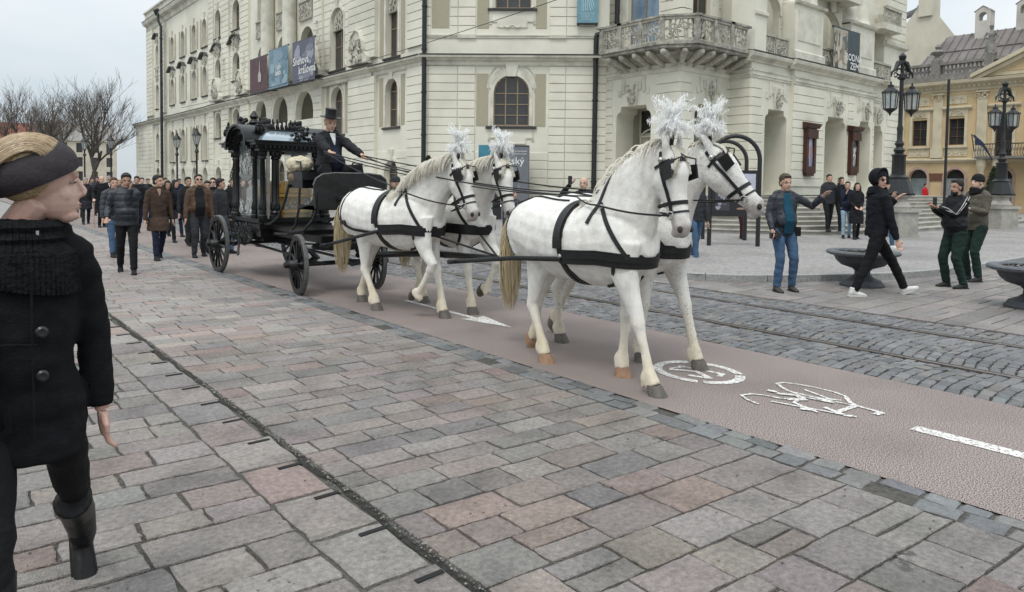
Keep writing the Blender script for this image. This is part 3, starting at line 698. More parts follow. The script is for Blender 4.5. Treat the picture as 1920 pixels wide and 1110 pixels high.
for sg in (-1, 1):
    c = -4.13 + sg * .42
    trb.tube([FF(c + cos(a * .8) * (.13 - .015 * a), 6.62 + sin(a * .8) * (.13 - .015 * a), .03) for a in range(8)], .025, 5)
    trb.tube([FF(-4.13 + sg * x, z, .03) for x, z in ((.55, 6.72), (.75, 6.6), (.95, 6.35), (1.0, 6.1), (1.0, 5.6))], .022, 4)
for z0, z1 in ((4.12, 6.38), (8.33, 12)):
    for a, b_ in ((-5.66, -5.14), (-3.11, -2.64)): panel(FF, a, b_, z0, z1, 0, .018)
panel(FF, -7.64, -6.88, 8.34, 12, 0, .018)
sill(FF, -5.24, -3.02, 4.1); sill(FF, -5.2, -3.06, 9.18)
apron_orn(trb, FF, -4.13, 3.98, 1.9); apron_orn(trb, FF, -4.13, 9.0, 1.9)
trb.tube([FF(-4.13 + x, 8.42 + .05 * cos(x * 14), .05) for x in [i * .07 - .35 for i in range(11)]], .03, 5)
course_run(FF, -7.75, -6.5, 1.5, 6.72, .38); course_run(FF, -6.47, -5.72, 1.5, 6.72, .38, q=.06); course_run(FF, -2.5, -1.8, 1.5, 6.72, .38, q=.06); course_run(FF, -1.78, -.02, 1.5, 6.72, .38)
course_run(FF, -5.70, -2.52, 1.5, 3.02, .38, q=.03)
course_run(FF, -6.47, -5.72, 8.05, 12, .38, q=.06); course_run(FF, -2.5, -1.8, 8.05, 12, .38, q=.06); course_run(FF, -6.84, -6.5, 8.05, 12, .38); course_run(FF, -1.78, -.5, 8.05, 12, .38)
course_run(FF, -7.95, -7.68, 8.05, 12, .38); course_run(FF, -7.97, -7.78, 1.5, 6.72, .38)
bxf(wallb, FF, -7.95, .0, 0, 1.45, 0, .09)
mould(trb, FF, -8.1, .0, CORN); mould(ledb, FF, -8.1, -.0, [(.0, 7.215), (.37, 7.17), (.375, 7.13), (.385, 7.18), (0, 7.23)])
mould(trb, FF, -7.95, -.02, [(0, 7.9), (.05, 7.92), (.05, 7.97), (.08, 8.0), (.08, 8.04), (0, 8.05)]); mould(trb, FF, -6.5, -5.7, [(0, 7.88), (.09, 7.9), (.11, 8.05), (0, 8.07)]); mould(trb, FF, -2.52, -1.78, [(0, 7.88), (.09, 7.9), (.11, 8.05), (0, 8.07)])
# house number plate, flag sign
b = MB(); bxf(b, FF, -2.3, -1.96, 4.58, 4.80, .036, .05); pl = sub('number_plate', b, mat('enamel_white', (.75, .75, .72), .3, .03)); b = MB()
for a, c_, e, f_ in ((-2.29, -1.97, 4.585, 4.6), (-2.29, -1.97, 4.78, 4.795), (-2.295, -2.28, 4.6, 4.78), (-1.98, -1.965, 4.6, 4.78)): bxf(b, FF, a, c_, e, f_, .0505, .053)
sub('plate_border', b, M_black, pl)
text_mesh('16', .14, lambda u, v, d: FF(-2.13 + u, 4.64 + v, .052 + d), M_black, 'number', pl)
# ---- pavilion: west face (x = 22.86), south face (y = 17.43), re-entrant, main porch front (y = 16.42)
FP = frame((22.86, 17.43), (0, 1), (-1, 0))          # s = 0..3.87 going away
FS_ = frame((22.86, 17.43), (1, 0), (0, -1))         # s = 0..3.33
FR = frame((26.19, 16.42), (0, 1), (-1, 0))          # s = 0..1.01
FQ = frame((26.19, 16.42), (1, 0), (0, -1))          # s = 0.. east
ZF = 1.28
def door_head(s0, s1, z0, z1):   # opening with small concave shoulders
    r_ = .22; return [(s0, z0), (s1, z0), (s1, z1 - .5)] + [(s1 - r_ + r_ * cos(a) * 1.0, z1 - .5 + .28 * sin(a)) for a in (.4, .8, 1.2, pi / 2)] + [(s1 - .26, z1)] + [(s0 + .26, z1)] + [(s0 + r_ - r_ * cos(a), z1 - .5 + .28 * sin(a)) for a in (pi / 2, 1.2, .8, .4)] + [(s0, z1 - .5)]
def porch_face(F, L0, L1, doors, ztop=7.12, upper=None):
    wallb.holed([(L0, 0), (L1, 0), (L1, ztop), (L0, ztop)], [door_head(a, b_, ZF, z1) for a, b_, z1 in doors], -1.1, 0, F, outer_side=False)
    hs = [(a - .2, b_ + .2, 0, z1 + .12, 0) for a, b_, z1 in doors] + [((a + b_) / 2 - 1.2, (a + b_) / 2 + 1.2, 4.9, 6.2, 0) for a, b_, z1 in doors]
    course_run(F, L0 + .0, L1 - .0, 1.65, 6.05, .36, hs, q=.045)
    bxf(wallb, F, L0, L1, 0, 1.6, 0, .07) if not doors else None
    mould(trb, F, L0, L1, [(0, 6.1), (.05, 6.12), (.05, 6.18), (.09, 6.22), (.09, 6.27), (.05, 6.29), (.05, 6.36), (.1, 6.4), (.1, 6.44), (0, 6.48)])
    for a, b_, z1 in doors:
        c = (a + b_) / 2
        keystone(trb, F, c, z1 - .02, z1 + .95, .55, .12); relief(ornb, F, c, z1 + .5, .5, .8, .16, 14, int(a * 7) + 2)
        bxf(trb, F, c - .42, c + .42, 5.55, 5.9, 0, .05); bxf(trb, F, c - .36, c + .36, 5.6, 5.85, .05, .052)
        for sg in (-1, 1): bxf(trb, F, c + sg * .55 - .09, c + sg * .55 + .09, 5.45, 6.05, 0, .05); bxf(trb, F, c + sg * .75 - .09, c + sg * .75 + .09, 5.35, 5.6, 0, .04)
        # recess: side walls, ceiling and the inner doorway
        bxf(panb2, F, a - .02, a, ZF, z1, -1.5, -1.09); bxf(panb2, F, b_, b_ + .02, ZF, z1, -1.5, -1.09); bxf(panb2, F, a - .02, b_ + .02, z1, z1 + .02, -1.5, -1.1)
        bk = MB(); oc = archpoly(c - .38, c + .38, ZF + .9, ZF + 2.2)
        bk.holed([(a - .02, ZF), (b_ + .02, ZF), (b_ + .02, z1), (a - .02, z1)], [oc], -1.56, -1.5, F); dr = sub('doorway', bk, M_door)
        g = MB(); g.prism(oc, -1.55, -1.54, F); sub('pane', g, M_gl, dr)
        tr = MB(); trim_arch(tr, F, c - .38, c + .38, ZF + .9, ZF + 2.2, .08, -1.5, -1.44); trim_arch(tr, F, c - .75, c + .75, ZF + .1, ZF + 2.75, .07, -1.5, -1.42, flat=.35)
        bxf(tr, F, a + .25, b_ - .25, ZF + 2.42, ZF + 2.5, -1.5, -1.38); sub('door_moulding', tr, M_trim, dr)
        g = MB(); bxf(g, F, a + .12, b_ - .12, ZF + 2.62, z1 - .06, -1.5, -1.49); sub('fanlight', g, M_gl, dr)
panb2 = MB()
porch_face(FP, 0, 4.1, [(1.42, 3.3, 4.92)])
porch_face(FS_, 0, 3.33, [(.95, 2.85, 4.92)])
course_run(FR, .0, 1.01, 1.65, 6.05, .36, q=.045); wallb.prism([(0, 0), (1.01, 0), (1.01, 7.12), (0, 7.12)], -.3, 0, FR, side=False, back=False)
mould(trb, FR, 0, 1.01, [(0, 6.1), (.05, 6.12), (.05, 6.18), (.09, 6.22), (.09, 6.27), (.05, 6.29), (.05, 6.36), (.1, 6.4), (.1, 6.44), (0, 6.48)])
porch_face(FQ, 0, 3.05, [(1.1, 2.85, 4.9)])
FQ2 = frame((26.19, 16.42 - .16), (1, 0), (0, -1))
porch_face(FQ2, 3.05, 10.9, [(5.95, 7.95, 4.92), (9.2, 10.6, 4.92)])
bxf(wallb, FQ, 3.05, 3.08, 0, 7.12, -.2, .16)
FQ3 = frame((37.09, 16.9), (1, 0), (0, -1))
porch_face(FQ3, 0, 5, [(1.0, 2.6, 4.92)], ztop=12)
bxf(wallb, FQ3, -.03, 0, 0, 7.12, 0, .64)
for F, a, b_ in ((FP, -.36, 4.1), (FS_, -.36, 3.33), (FR, 0, 1.36), (FQ, -.36, 3.05), (FQ2, 2.7, 11.2)):
    mould(trb, F, a, b_, [(0, 6.72), (.08, 6.74), (.1, 6.82), (.22, 6.9), (.3, 6.93), (.34, 7.05), (.3, 7.12), (0, 7.14)]); mould(ledb, F, a, b_, [(0, 7.17), (.33, 7.115), (.35, 7.1), (.36, 7.135), (0, 7.19)])
bxf(wallb, FP, -.0, 4.1, 7.0, 7.12, -4, 0)
# upper storey behind the balcony
FU = frame((23.9, 18.2), (0, 1), (-1, 0)); FV = frame((23.9, 18.2), (1, 0), (0, -1))
ud = [(.9, 2.1, 7.25, 11)]
wallb.holed([(0, 7.1), (5.2, 7.1), (5.2, 12.5), (0, 12.5)], [[(1.2, 7.3), (2.9, 7.3), (2.9, 10.6), (1.2, 10.6)]], -.4, 0, FU)
wallb.holed([(0, 7.1), (2.6, 7.1), (2.6, 12.5), (0, 12.5)], [[(.7, 7.3), (1.9, 7.3), (1.9, 10.6), (.7, 10.6)]], -.4, 0, FV)
course_run(FU, 0, 1.1, 7.3, 12.4, .38); course_run(FU, 3.6, 5.2, 7.3, 12.4, .38); course_run(FV, 0, .6, 7.3, 12.4, .38)
window(FU, 1.2, 2.9, 7.3, 10.6, -.25, arched=False, mull=1, trans=1, g=M_glb); window(FV, .7, 1.9, 7.3, 10.6, -.25, arched=False, mull=1, trans=1)
bxf(trb, FU, 3.0, 3.5, 7.3, 12.5, 0, .22); relief(ornb, FU, 3.25, 9.6, .3, 1.4, .24, 12, 31); bxf(trb, FV, 2.05, 2.5, 7.3, 12.5, 0, .22); relief(ornb, FV, 2.25, 9.5, .25, 1.2, .24, 10, 32); relief(ornb, FU, .55, 9.6, .6, .8, .05, 10, 33)
# curved stone balcony with pierced panels on brackets
bp = [(22.8, 20.62), (21.72, 20.6), (21.72, 19.6), (21.72, 18.55), (21.75, 17.5), (22.55, 16.42), (23.6, 16.38), (24.7, 16.38), (25.9, 16.38)]
b = MB(); n = len(bp); inner = [(22.86, 20.61), (22.86, 20.3), (22.86, 19.6), (22.86, 18.55), (22.86, 17.6), (23.0, 17.43), (23.6, 17.43), (24.7, 17.43), (25.9, 17.43)]
for (o_, z0, z1) in ((0., 6.86, 6.98), (.08, 6.98, 7.1)):
    vs = []; 
    for (x, y), (ix, iy) in zip(bp, inner):
        d_ = Vector((x - ix, y - iy)).normalized() * o_; vs += [(x + d_.x, y + d_.y, z0), (x + d_.x, y + d_.y, z1), (ix, iy, z1), (ix, iy, z0)]
    b.add(vs, [(4 * i + j, 4 * i + (j + 1) % 4, 4 * i + 4 + (j + 1) % 4, 4 * i + 4 + j) for i in range(n - 1) for j in range(4)] + [(0, 1, 2, 3), (4 * n - 4, 4 * n - 3, 4 * n - 2, 4 * n - 1)])
M_wea = mat('weathered_balcony', (.20, .19, .16), .9, .2, 5, bump=.4, bscale=30, stain=.45, sscale=2.2, col2=(.50, .48, .42))
bal = sub('balcony', b, M_wea)
for i in range(n - 1):
    A, B_ = Vector(bp[i]), Vector(bp[i + 1]); d_ = (B_ - A).normalized(); L_ = (B_ - A).length; nn = Vector((d_.y, -d_.x))
    if nn.dot(Vector((-1, -1))) < 0: nn = -nn
    F = frame(A, d_, nn)
    o = pierced(F, .05, L_ - .05, 7.1, 8.02, -.06, 40 + i, 'parapet_panel', n=int(L_ * 7)); o.parent = bal
    k = MB(); bxf(k, F, -.09, .09, 7.1, 8.04, -.14, .03); bxf(k, F, -.12, L_ + .12, 8.02, 8.1, -.2, .05); k.build('parapet_post', M_wea, bal, world=True)
for i in range(13):
    t = i / 12 * (n - 1.001); j = int(t); A, B_ = Vector(bp[j]), Vector(bp[j + 1]); P = A + (B_ - A) * (t - j); I = Vector(inner[j]) + (Vector(inner[j + 1]) - Vector(inner[j])) * (t - j)
    I = Vector((max(22.86, I.x), I.y)); d_ = (I - P); d_ = d_.normalized() * min(d_.length, 1.2); k = MB()
    k.tube([(P.x + d_.x * u, P.y + d_.y * u, z) for u, z in ((.08, 6.8), (.25, 6.72), (.5, 6.6), (.75, 6.48), (.98, 6.42))], [.09, .14, .12, .11, .12], 8)
    k.ell((P.x + d_.x * .12, P.y + d_.y * .12, 6.74), .13, 8, 6); k.build('balcony_bracket', M_orn, bal, world=True, smooth=True)
# upper loggia of the porch front
def pier(F, s0, s1, z0, z1, q0=-1.0, q1=0.):
    bxf(wallb, F, s0, s1, z0, z1, q0, q1); bxf(trb, F, s0 + .25, s1 - .25, z0 + .9, z1 - .3, q1, q1 + .03)
    mould(trb, F, s0 - .1, s1 + .1, [(q1, z1 - .05), (q1 + .12, z1), (q1 + .16, z1 + .1), (q1, z1 + .16)]); mould(trb, F, s0 - .06, s1 + .06, [(q1, z0), (q1 + .1, z0), (q1 + .1, z0 + .4), (q1, z0 + .48)])
bxf(wallb, FQ, 0, .85, 7.12, 12, -1, .12); mould(trb, FQ, -.05, .9, [(.12, 8.6), (.2, 8.66), (.2, 8.78), (.12, 8.82)])
pier(FQ2, 3.05, 5.5, 7.12, 9.6); pier(FQ2, 8.2, 10.7, 7.12, 9.5)
for x in (3.65, 4.85, 8.75, 9.95):
    b = MB(); c = FQ2(x, 0, -.45); b.lathe([(.52, 9.6), (.52, 9.72), (.45, 9.8), (.42, 9.95), (.42, 13), (.38, 15)], (c.x, c.y, 0), 20); sub('column', b, M_trim, smooth=True)
for F, s0, s1 in ((FQ, .9, 3.0), (FQ2, 5.5, 8.2), (FQ2, 10.7, 13)):
    wallb.prism([(s0 - .6, 7.1), (s1 + .6, 7.1), (s1 + .6, 14), (s0 - .6, 14)], -2.6, -2.5, F)
    c = (s0 + s1) / 2; w = (s1 - s0) / 2 - .22
    arc_h = 9.9; poly = archpoly(c - w, c + w, 7.2, arc_h, 12)
    wallb.holed([(s0, 7.1), (s1, 7.1), (s1, 11.0), (s0, 11.0)], [poly], -.75, -.45, F); trim_arch(trb, F, c - w, c + w, 8.7, arc_h, .13, -.45, -.38, 12, legs=False)
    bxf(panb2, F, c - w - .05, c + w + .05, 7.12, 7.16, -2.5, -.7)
    for sg in (-1, 1): relief(ornb, F, c + sg * (w + .1), 8.6, .14, 1.0, -.40, 8, 50)
    keystone(trb, F, c, arc_h - .1, arc_h + .6, .4, -.3)
    h = (s1 - s0) / 2; pierced(F, s0 + .02, c - .04, 7.16, 8.06, -.12, int(s0) + 60, 'parapet_panel', n=10); pierced(F, c + .04, s1 - .02, 7.16, 8.06, -.12, int(s0) + 70, 'parapet_panel', n=10)
pierced(FQ2, 10.9, 12.9, 9.9, 10.7, .35, 81, 'parapet_panel'); bxf(trb, FQ2, 10.8, 13.0, 9.6, 9.9, -.4, .4); bxf(trb, FQ2, 5.4, 8.3, 10.3, 10.6, -.4, .4)
bxf(wallb, FQ2, 12.3, 14.8, 7.1, 15, -.9, -.2); mould(trb, FQ2, 12.1, 14.9, [(-.2, 9.0), (0, 9.08), (.02, 9.25), (-.2, 9.3)]); course_run(frame((26.19, 16.42 + .04), (1, 0), (0, -1)), 12.3, 14.8, 9.5, 15, .4)
bxf(wallb, FQ3, .0, 4.9, 7.1, 15, -2, -.1)
# downpipes
P = FF(-7.93, 0, .2); pipe([(P.x, P.y, 0), (P.x, P.y, 12)], .1)
P = FF(-.52, 0, .22); Q = FF(.35, 0, .25); pipe([(P.x, P.y, 0), (P.x, P.y, 7.85), (P.x, P.y, 8.0), (Q.x, Q.y, 8.35), (Q.x, Q.y, 8.5), (Q.x, Q.y, 12)], .11)
P = FW(69.1, 0, .45); pipe([(P.x, P.y, 0), (P.x, P.y, 15.1), (P.x - .1, P.y + .5, 15.7), (P.x - .1, P.y + .7, 16.8)], .12)
b = MB(); b.lathe([(.15, 0), (.3, .3), (.34, .5), (.3, .52)], (P.x - .1, P.y + .8, 16.2), 8); sub('rain_hopper', b, M_iron)
# steps climbing round the corner porch
STEPS = MB(); stp = thing('porch_steps', 'broad stone steps wrapping round the theatre corner porch', 'steps', (22, 12, 0))
base = [(18.2, 22), (18.4, 17.0), (19.3, 14.3), (20.0, 13.0), (21.8, 11.2), (23.6, 10.6), (25.2, 10.9)]
topr = [(21.4, 22), (21.5, 18.2), (21.8, 16.9), (22.3, 16.1), (23.2, 15.2), (25.0, 14.9), (26.2, 14.9)]
# counted from the square up: five low steps, a landing, four more
fr = [0, .10, .20, .30, .40, .50, .70, .79, .88, .97]; NZ = 9
for i in range(NZ):
    z0 = .1 + i * .131; z1 = z0 + .131; t = fr[i]; P = [(a[0] + (b_[0] - a[0]) * t, a[1] + (b_[1] - a[1]) * t) for a, b_ in zip(base, topr)]; b = MB()
    Pn = [(x + .03, y + .04) for x, y in P]
    poly = P + [(32 - i * .0, P[-1][1])] + [(32, 22)]
    b.add([(x, y, z0) for x, y in Pn] + [(x, y, z1 - .035) for x, y in Pn] + [(x, y, z1 - .03) for x, y in P] + [(x, y, z1) for x, y in P], [(r_ * 7 + j, r_ * 7 + j + 1, r_ * 7 + 8 + j, r_ * 7 + 7 + j) for r_ in range(3) for j in range(6)])
    b.add([(x, y, z1) for x, y in poly], [tuple(range(len(poly)))]); b.build('step', M_steps, stp, world=True)
for (s_, c_) in ((FQ2, 0),):
    for i in range(9):
        z0 = .1 + i * .131; y0 = 10.15 + i * .42; b = MB(); b.box(25.2 + .0, 40, y0, 16.5, z0, z0 + .10); b.box(25.2, 40, y0 - .03, 16.5, z0 + .10, z0 + .131); b.build('step', M_steps, stp, world=True)
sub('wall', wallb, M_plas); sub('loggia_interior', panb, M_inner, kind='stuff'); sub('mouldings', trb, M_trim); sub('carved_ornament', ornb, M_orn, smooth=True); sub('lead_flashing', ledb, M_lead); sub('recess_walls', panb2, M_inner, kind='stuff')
COURSES.sort(key=lambda t: t[0])
for d_, vs in COURSES[:300]:
    b = MB(); b.add(vs, FS); sub('rusticated_course', b, M_plas)
b = MB()
for d_, vs in COURSES[300:]: b.add(vs, FS)
sub('rusticated_course', b, M_plas, kind='stuff')
# ---------------------------------------------------------------- yellow building on the right, roofs behind it
M_yel = mat('ochre_plaster', (.56, .42, .235), .85, .08, 1, bump=.1, bscale=30, stain=.18, sscale=.8, col2=(.62, .47, .275))
M_pale = mat('pale_ochre_stone', (.56, .49, .35), .85, .1, 3, bump=.15, bscale=30, stain=.25, sscale=1.5, col2=(.63, .56, .41))
M_groof = mat('roof_sheet', (.13, .115, .11), .55, .25, 1.2, stain=.25, sscale=.7, col2=(.19, .165, .155))
M_gstone = mat('grey_statue_stone', (.22, .21, .195), .9, .3, 6, bump=.3, bscale=30, stain=.3, sscale=3)
M_brwin = mat('brown_window_wood', (.10, .055, .04), .6, .2, 6)
YB = thing('palace', 'ochre baroque palace with pilasters, stone balustrade and statues at the right edge', 'palace', (56, 15, 0))
FY = frame((56, 0), (0, 1), (-1, 0)); THs = TH; 
def subY(name, mb, m, parent=None, **k): return mb.build(name, m, parent or YB, world=True, **k)
wl = MB(); tr = MB(); hs = []
wins = [21.25, 18.85, 16.0, 12.6, 9.2]
ops = [[(c - .5, 4.75), (c + .5, 4.75), (c + .5, 6.6), (c - .5, 6.6)] for c in wins[:2]] + [[(c - .55, 3.7), (c + .55, 3.7), (c + .55, 6.6), (c - .55, 6.6)] for c in wins[2:]]
ops += [archpoly(c - .62, c + .62, .2, 3.05, 10) for c in wins]
wl.holed([(4, 0), (23.4, 0), (23.4, 9.3), (4, 9.3)], ops, -.4, 0, FY)
bxf(wl, FY, 23.38, 23.4, 0, 9.3, -12, -.02)
subY('wall', wl, M_yel)
for i, c in enumerate(wins):
    z0 = 4.75 if i < 2 else 3.7
    b = MB(); b.holed([(c - .5, z0), (c + .5, z0), (c + .5, 6.6), (c - .5, 6.6)], [[(c - .45, z0 + .06), (c - .03, z0 + .06), (c - .03, 6.54), (c - .45, 6.54)], [(c + .03, z0 + .06), (c + .45, z0 + .06), (c + .45, 6.54), (c + .03, 6.54)]], -.2, -.14, FY)
    for z in (z0 + .6, z0 + 1.2): bxf(b, FY, c - .45, c + .45, z - .02, z + .02, -.19, -.135)
    w = subY('window', b, M_brwin); b = MB(); b.prism([(c - .46, z0 + .05), (c + .46, z0 + .05), (c + .46, 6.55), (c - .46, 6.55)], -.2, -.19, FY); subY('pane', b, M_gl, w)
    b = MB(); b.prism(archpoly(c - .6, c + .6, .2, 3.03), -.3, -.29, FY, back=False); b2 = MB(); g = subY('arched_window', b, mat('pale_glass', (.22, .26, .27), .15, .3, 1)); b2.prism([(c - .6, 2.4), (c + .6, 2.4)] + arc(c, 2.42, .6, 0, pi, 8), -.285, -.28, FY, back=False); subY('fanlight', b2, M_gl, g)
    b = MB(); trim_arch(b, FY, c - .62, c + .62, .2, 3.05, .16, 0, .07, 12); subY('window_arch', b, mat('rose_stone', (.42, .30, .25), .85, .15, 4))
    bxf(tr, FY, c - .68, c - .5, z0 - .1, 6.75, 0, .07); bxf(tr, FY, c + .5, c + .68, z0 - .1, 6.75, 0, .07); bxf(tr, FY, c - .68, c + .68, 6.75, 7.2, 0, .06)
    mould(tr, FY, c - .95, c + .95, [(.0, 7.2), (.1, 7.22), (.2, 7.32), (.2, 7.4), (0, 7.46)]); relief(tr, FY, c, 6.98, 1.0, .4, .08, 8, i); bxf(tr, FY, c - .6, c + .6, 7.62, 8.2, 0, .05); relief(tr, FY, c, 7.9, 1.0, .4, .06, 7, i + 5)
    if i < 2: bxf(tr, FY, c - .75, c + .75, 4.55, 4.68, 0, .16); bxf(tr, FY, c - .7, c + .7, 3.95, 4.55, 0, .05); relief(tr, FY, c, 4.25, 1.1, .4, .06, 8, i + 15)
for c in (22.6, 20.05, 17.3, 14.4, 11):
    bxf(tr, FY, c - .3, c + .3, 3.9, 8.0, 0, .12); bxf(tr, FY, c - .4, c + .4, 3.85, 4.6, 0, .18); relief(tr, FY, c, 8.1, .75, .5, .14, 10, int(c)); bxf(tr, FY, c - .4, c + .4, 8.3, 8.42, 0, .2)
mould(tr, FY, 4, 23.6, [(0, 3.5), (.1, 3.52), (.16, 3.62), (.24, 3.66), (.24, 3.76), (0, 3.82)])
mould(tr, FY, 4, 23.6, [(0, 8.45), (.08, 8.5), (.1, 8.7), (.35, 8.95), (.6, 9.0), (.65, 9.2), (0, 9.3)])
for k in range(64): bxf(tr, FY, 4.2 + k * .3, 4.35 + k * .3, 8.72, 8.86, .08, .3)
for c in wins:
    for k in range(5):
        a = .5 + k * .53; tr.add([FY(c + cos(a) * .85, 2.42 + sin(a) * .85, .02), FY(c + cos(a) * 1.35, 2.42 + sin(a) * 1.35, .02), FY(c + cos(a + .03) * 1.35, 2.42 + sin(a + .03) * 1.35, .02), FY(c + cos(a + .03) * .85, 2.42 + sin(a + .03) * .85, .02)], [(0, 1, 2, 3)])
subY('stone_trim', tr, M_pale)
# pediment over the centre
b = MB(); P = [(17.6, 9.3), (5, 9.3), (5, 12.9), (10.6, 12.3)]
b.prism([(17.4, 9.3), (11, 9.3), (11, 12.4)], -.1, .25, FY); 
for q0, q1, o in ((.25, .75, 0), (.25, .55, -.28)):
    b.prism([(17.9, 9.25 + o), (17.9, 9.5 + o), (11, 12.75 + o * 1.1), (11, 12.45 + o * 1.1)], q0, q1, FY)
subY('pediment', b, M_pale); b = MB(); b.prism([(16.2, 9.55), (11, 9.55), (11, 11.8)], .25, .28, FY); subY('pediment_field', b, M_yel)
# steep sheet roof with standing seams
b = MB(); F0 = lambda y, t: Vector((56.3 + t * 5.2, y, 9.35 + t * 4.1)); b.add([F0(4, 0), F0(22.9, 0), F0(21.5, 1), F0(4, 1)], [(0, 1, 2, 3)])
b.add([F0(21.5, 1), F0(22.9, 0), Vector((68, 22.9, 9.35)), F0(4, 1)], [(0, 1, 2)])
rf = subY('roof', b, M_groof); b = MB()
for k in range(34): y = 4.5 + k * .55; b.tube([F0(y, 0) + Vector((-.03, 0, .03)), F0(y, 1 if y < 21.5 else 1 - (y - 21.5) / 1.4) + Vector((-.03, 0, .03))], .035, 4)
for t in (.22, .62): b.tube([F0(4, t) + Vector((-.04, 0, .04)), F0(22.9 - 1.4 * t, t) + Vector((-.04, 0, .04))], .04, 4)
b.build('roof_seams', M_groof, rf, world=True)
for y, x, h in ((19.0, 61.2, 1.9), (16.5, 61.6, 2.1), (15.15, 60.6, 3.0)):
    b = MB(); z0 = 13.0; zt = z0 + h
    Fc = frame((x, 0), (0, 1), (-1, 0)); a0, a1 = y - .5, y + .5
    b.holed([(a0, z0 - 1), (a1, z0 - 1), (a1, zt), (y, zt + .32), (a0, zt)], [archpoly(y - .27, y + .27, zt - .75, zt - .12, 8)], -.45, .45, Fc)
    b.add([Fc(a0 - .1, zt - .03, q) for q in (-.5, .5)] + [Fc(y, zt + .36, q) for q in (-.5, .5)] + [Fc(a1 + .1, zt - .03, q) for q in (-.5, .5)], [(0, 1, 3, 2), (2, 3, 5, 4)])
    subY('chimney', b, mat('chimney_render', (.56, .53, .48), .9, .1, 2, stain=.2))
# balustrade with urn and statues
b = MB(); bxf(b, FY, 15.3, 23.2, 9.3, 9.75, -.3, .1); bxf(b, FY, 15.3, 23.2, 10.42, 10.6, -.3, .12); wb = subY('balustrade', b, M_gstone)
for k in range(30):
    y = 15.5 + k * .255
    if abs(y - 20.3) > .25 and abs(y - 22.9) > .25 and abs(y - 17) > .3:
        q = MB(); q.lathe([(.07, 0), (.07, .08), (.04, .12), (.1, .3), (.05, .5), (.08, .6), (.08, .67)], (FY(y, 0, -.1).x, y, 9.75), 6); q.build('baluster', M_gstone, wb, world=True, smooth=True)
for y in (22.9, 20.3, 17.0):
    q = MB(); bxf(q, FY, y - .28, y + .28, 9.3, 10.8, -.45, .18); q.build('pedestal', M_gstone, wb, world=True)
def statue(y, z0, h, label, seed):
    r_ = random.Random(seed); b = MB(); x = 56.15; k = h / 1.9
    b.tube([(x, y, z0), (x, y + .05, z0 + .5 * k), (x, y, z0 + .95 * k)], [(.26 * k, .26 * k), (.3 * k, .26 * k), (.2 * k, .2 * k)], 10)
    b.tube([(x, y, z0 + .9 * k), (x, y - .02, z0 + 1.25 * k), (x, y, z0 + 1.52 * k)], [(.17 * k, .2 * k), (.18 * k, .25 * k), (.08 * k, .08 * k)], 10)
    b.ell((x, y, z0 + 1.7 * k), (.12 * k, .12 * k, .15 * k), 10, 8); b.ell((x, y, z0 + 1.8 * k), (.15 * k, .15 * k, .08 * k), 10, 6)
    b.tube([(x, y + .22 * k, z0 + 1.42 * k), (x, y + .38 * k, z0 + 1.15 * k), (x - .12, y + .2 * k, z0 + 1.0 * k)], [.08 * k, .07 * k, .05 * k], 8)
    b.tube([(x, y - .22 * k, z0 + 1.42 * k), (x, y - .35 * k, z0 + 1.12 * k), (x - .15, y - .22 * k, z0 + .85 * k)], [.08 * k, .07 * k, .05 * k], 8)
    for i in range(9): a = r_.uniform(-2, 2); b.tube([(x - .22 * k * cos(a), y + .24 * k * sin(a), z0 + r_.uniform(.5, .9) * k), (x - .3 * k * cos(a), y + .32 * k * sin(a), z0 + .02)], [.04 * k, .06 * k], 5)
    b.box(x - .3, x + .3, y - .3, y + .3, z0 - .1, z0 + .04)
    me = remesh(b, .035, 2, name='statue'); o = mobj('statue', me, M_gstone); tag(o, label, 'statue', 'statues on the palace balustrade')
statue(22.9, 10.85, 1.9, 'draped stone statue on the balustrade corner nearest the theatre', 3); statue(17.0, 10.85, 2.0, 'stone soldier statue on the balustrade beside the pediment', 4)
b = MB(); b.lathe([(.28, 0), (.2, .1), (.12, .3), (.35, .45), (.42, .6), (.3, .72), (.12, .8), (.2, .95), (.05, 1.15)], (56.15, 20.3, 10.8), 12)
tag(b.build('stone_urn', M_gstone, smooth=True), 'stone urn on the balustrade between the two statues', 'urn')
# wrought iron balcony, columns and flag
b = MB(); bxf(b, FY, 6, 17.2, 3.7, 3.85, .2, 1.5); bc = subY('balcony_slab', b, M_gstone); b = MB()
for k in range(70):
    y = 6.1 + k * .16; p = FY(y, 0, 1.45); b.tube([(p.x, y, 3.85), (p.x - .18, y + .03, 4.05), (p.x - .1, y, 4.3), (p.x, y, 4.65)], .018, 4); b.tube([(p.x - .02, y + cos(a) * .07, 4.3 + sin(a) * .09) for a in (0, 1.2, 2.4, 3.6, 4.8, 6)], .014, 3)
p = FY(0, 0, 1.45); b.tube([(p.x, 6, 4.66), (p.x, 17.2, 4.66)], .035, 6); b.tube([(p.x, 17.2, 4.66), (p.x + 1.3, 17.2, 4.66)], .035, 6); b.build('railing', M_iron, bc, world=True)
for y in (16.9, 16.0, 12.9, 12.0): b = MB(); b.lathe([(.28, 0), (.28, .2), (.2, .3), (.18, 2.9), (.27, 3.1), (.3, 3.3), (.3, 3.45), (.28, 3.7)], (FY(0, 0, 1.1).x, y, 0), 12); subY('portico_column', b, M_pale, smooth=True)
b = MB(); P = FY(17.3, 4.2, 1.3); b.tube([P, P + Vector((-.9, -.1, 1.1))], .03, 6); fl = thing('flag', 'small dark blue flag hanging from the palace balcony', 'flag', P)
b.build('pole', M_iron, fl, world=True); b = MB(); A = P + Vector((-.85, -.1, 1.05)); gr = [[A + Vector((.05 * i, -.16 * i - .1 * j * (1 if j < 3 else .6), -.09 * i * i * .4 - .16 * j + .05 * sin(i * 2 + j))) for j in range(5)] for i in range(7)]
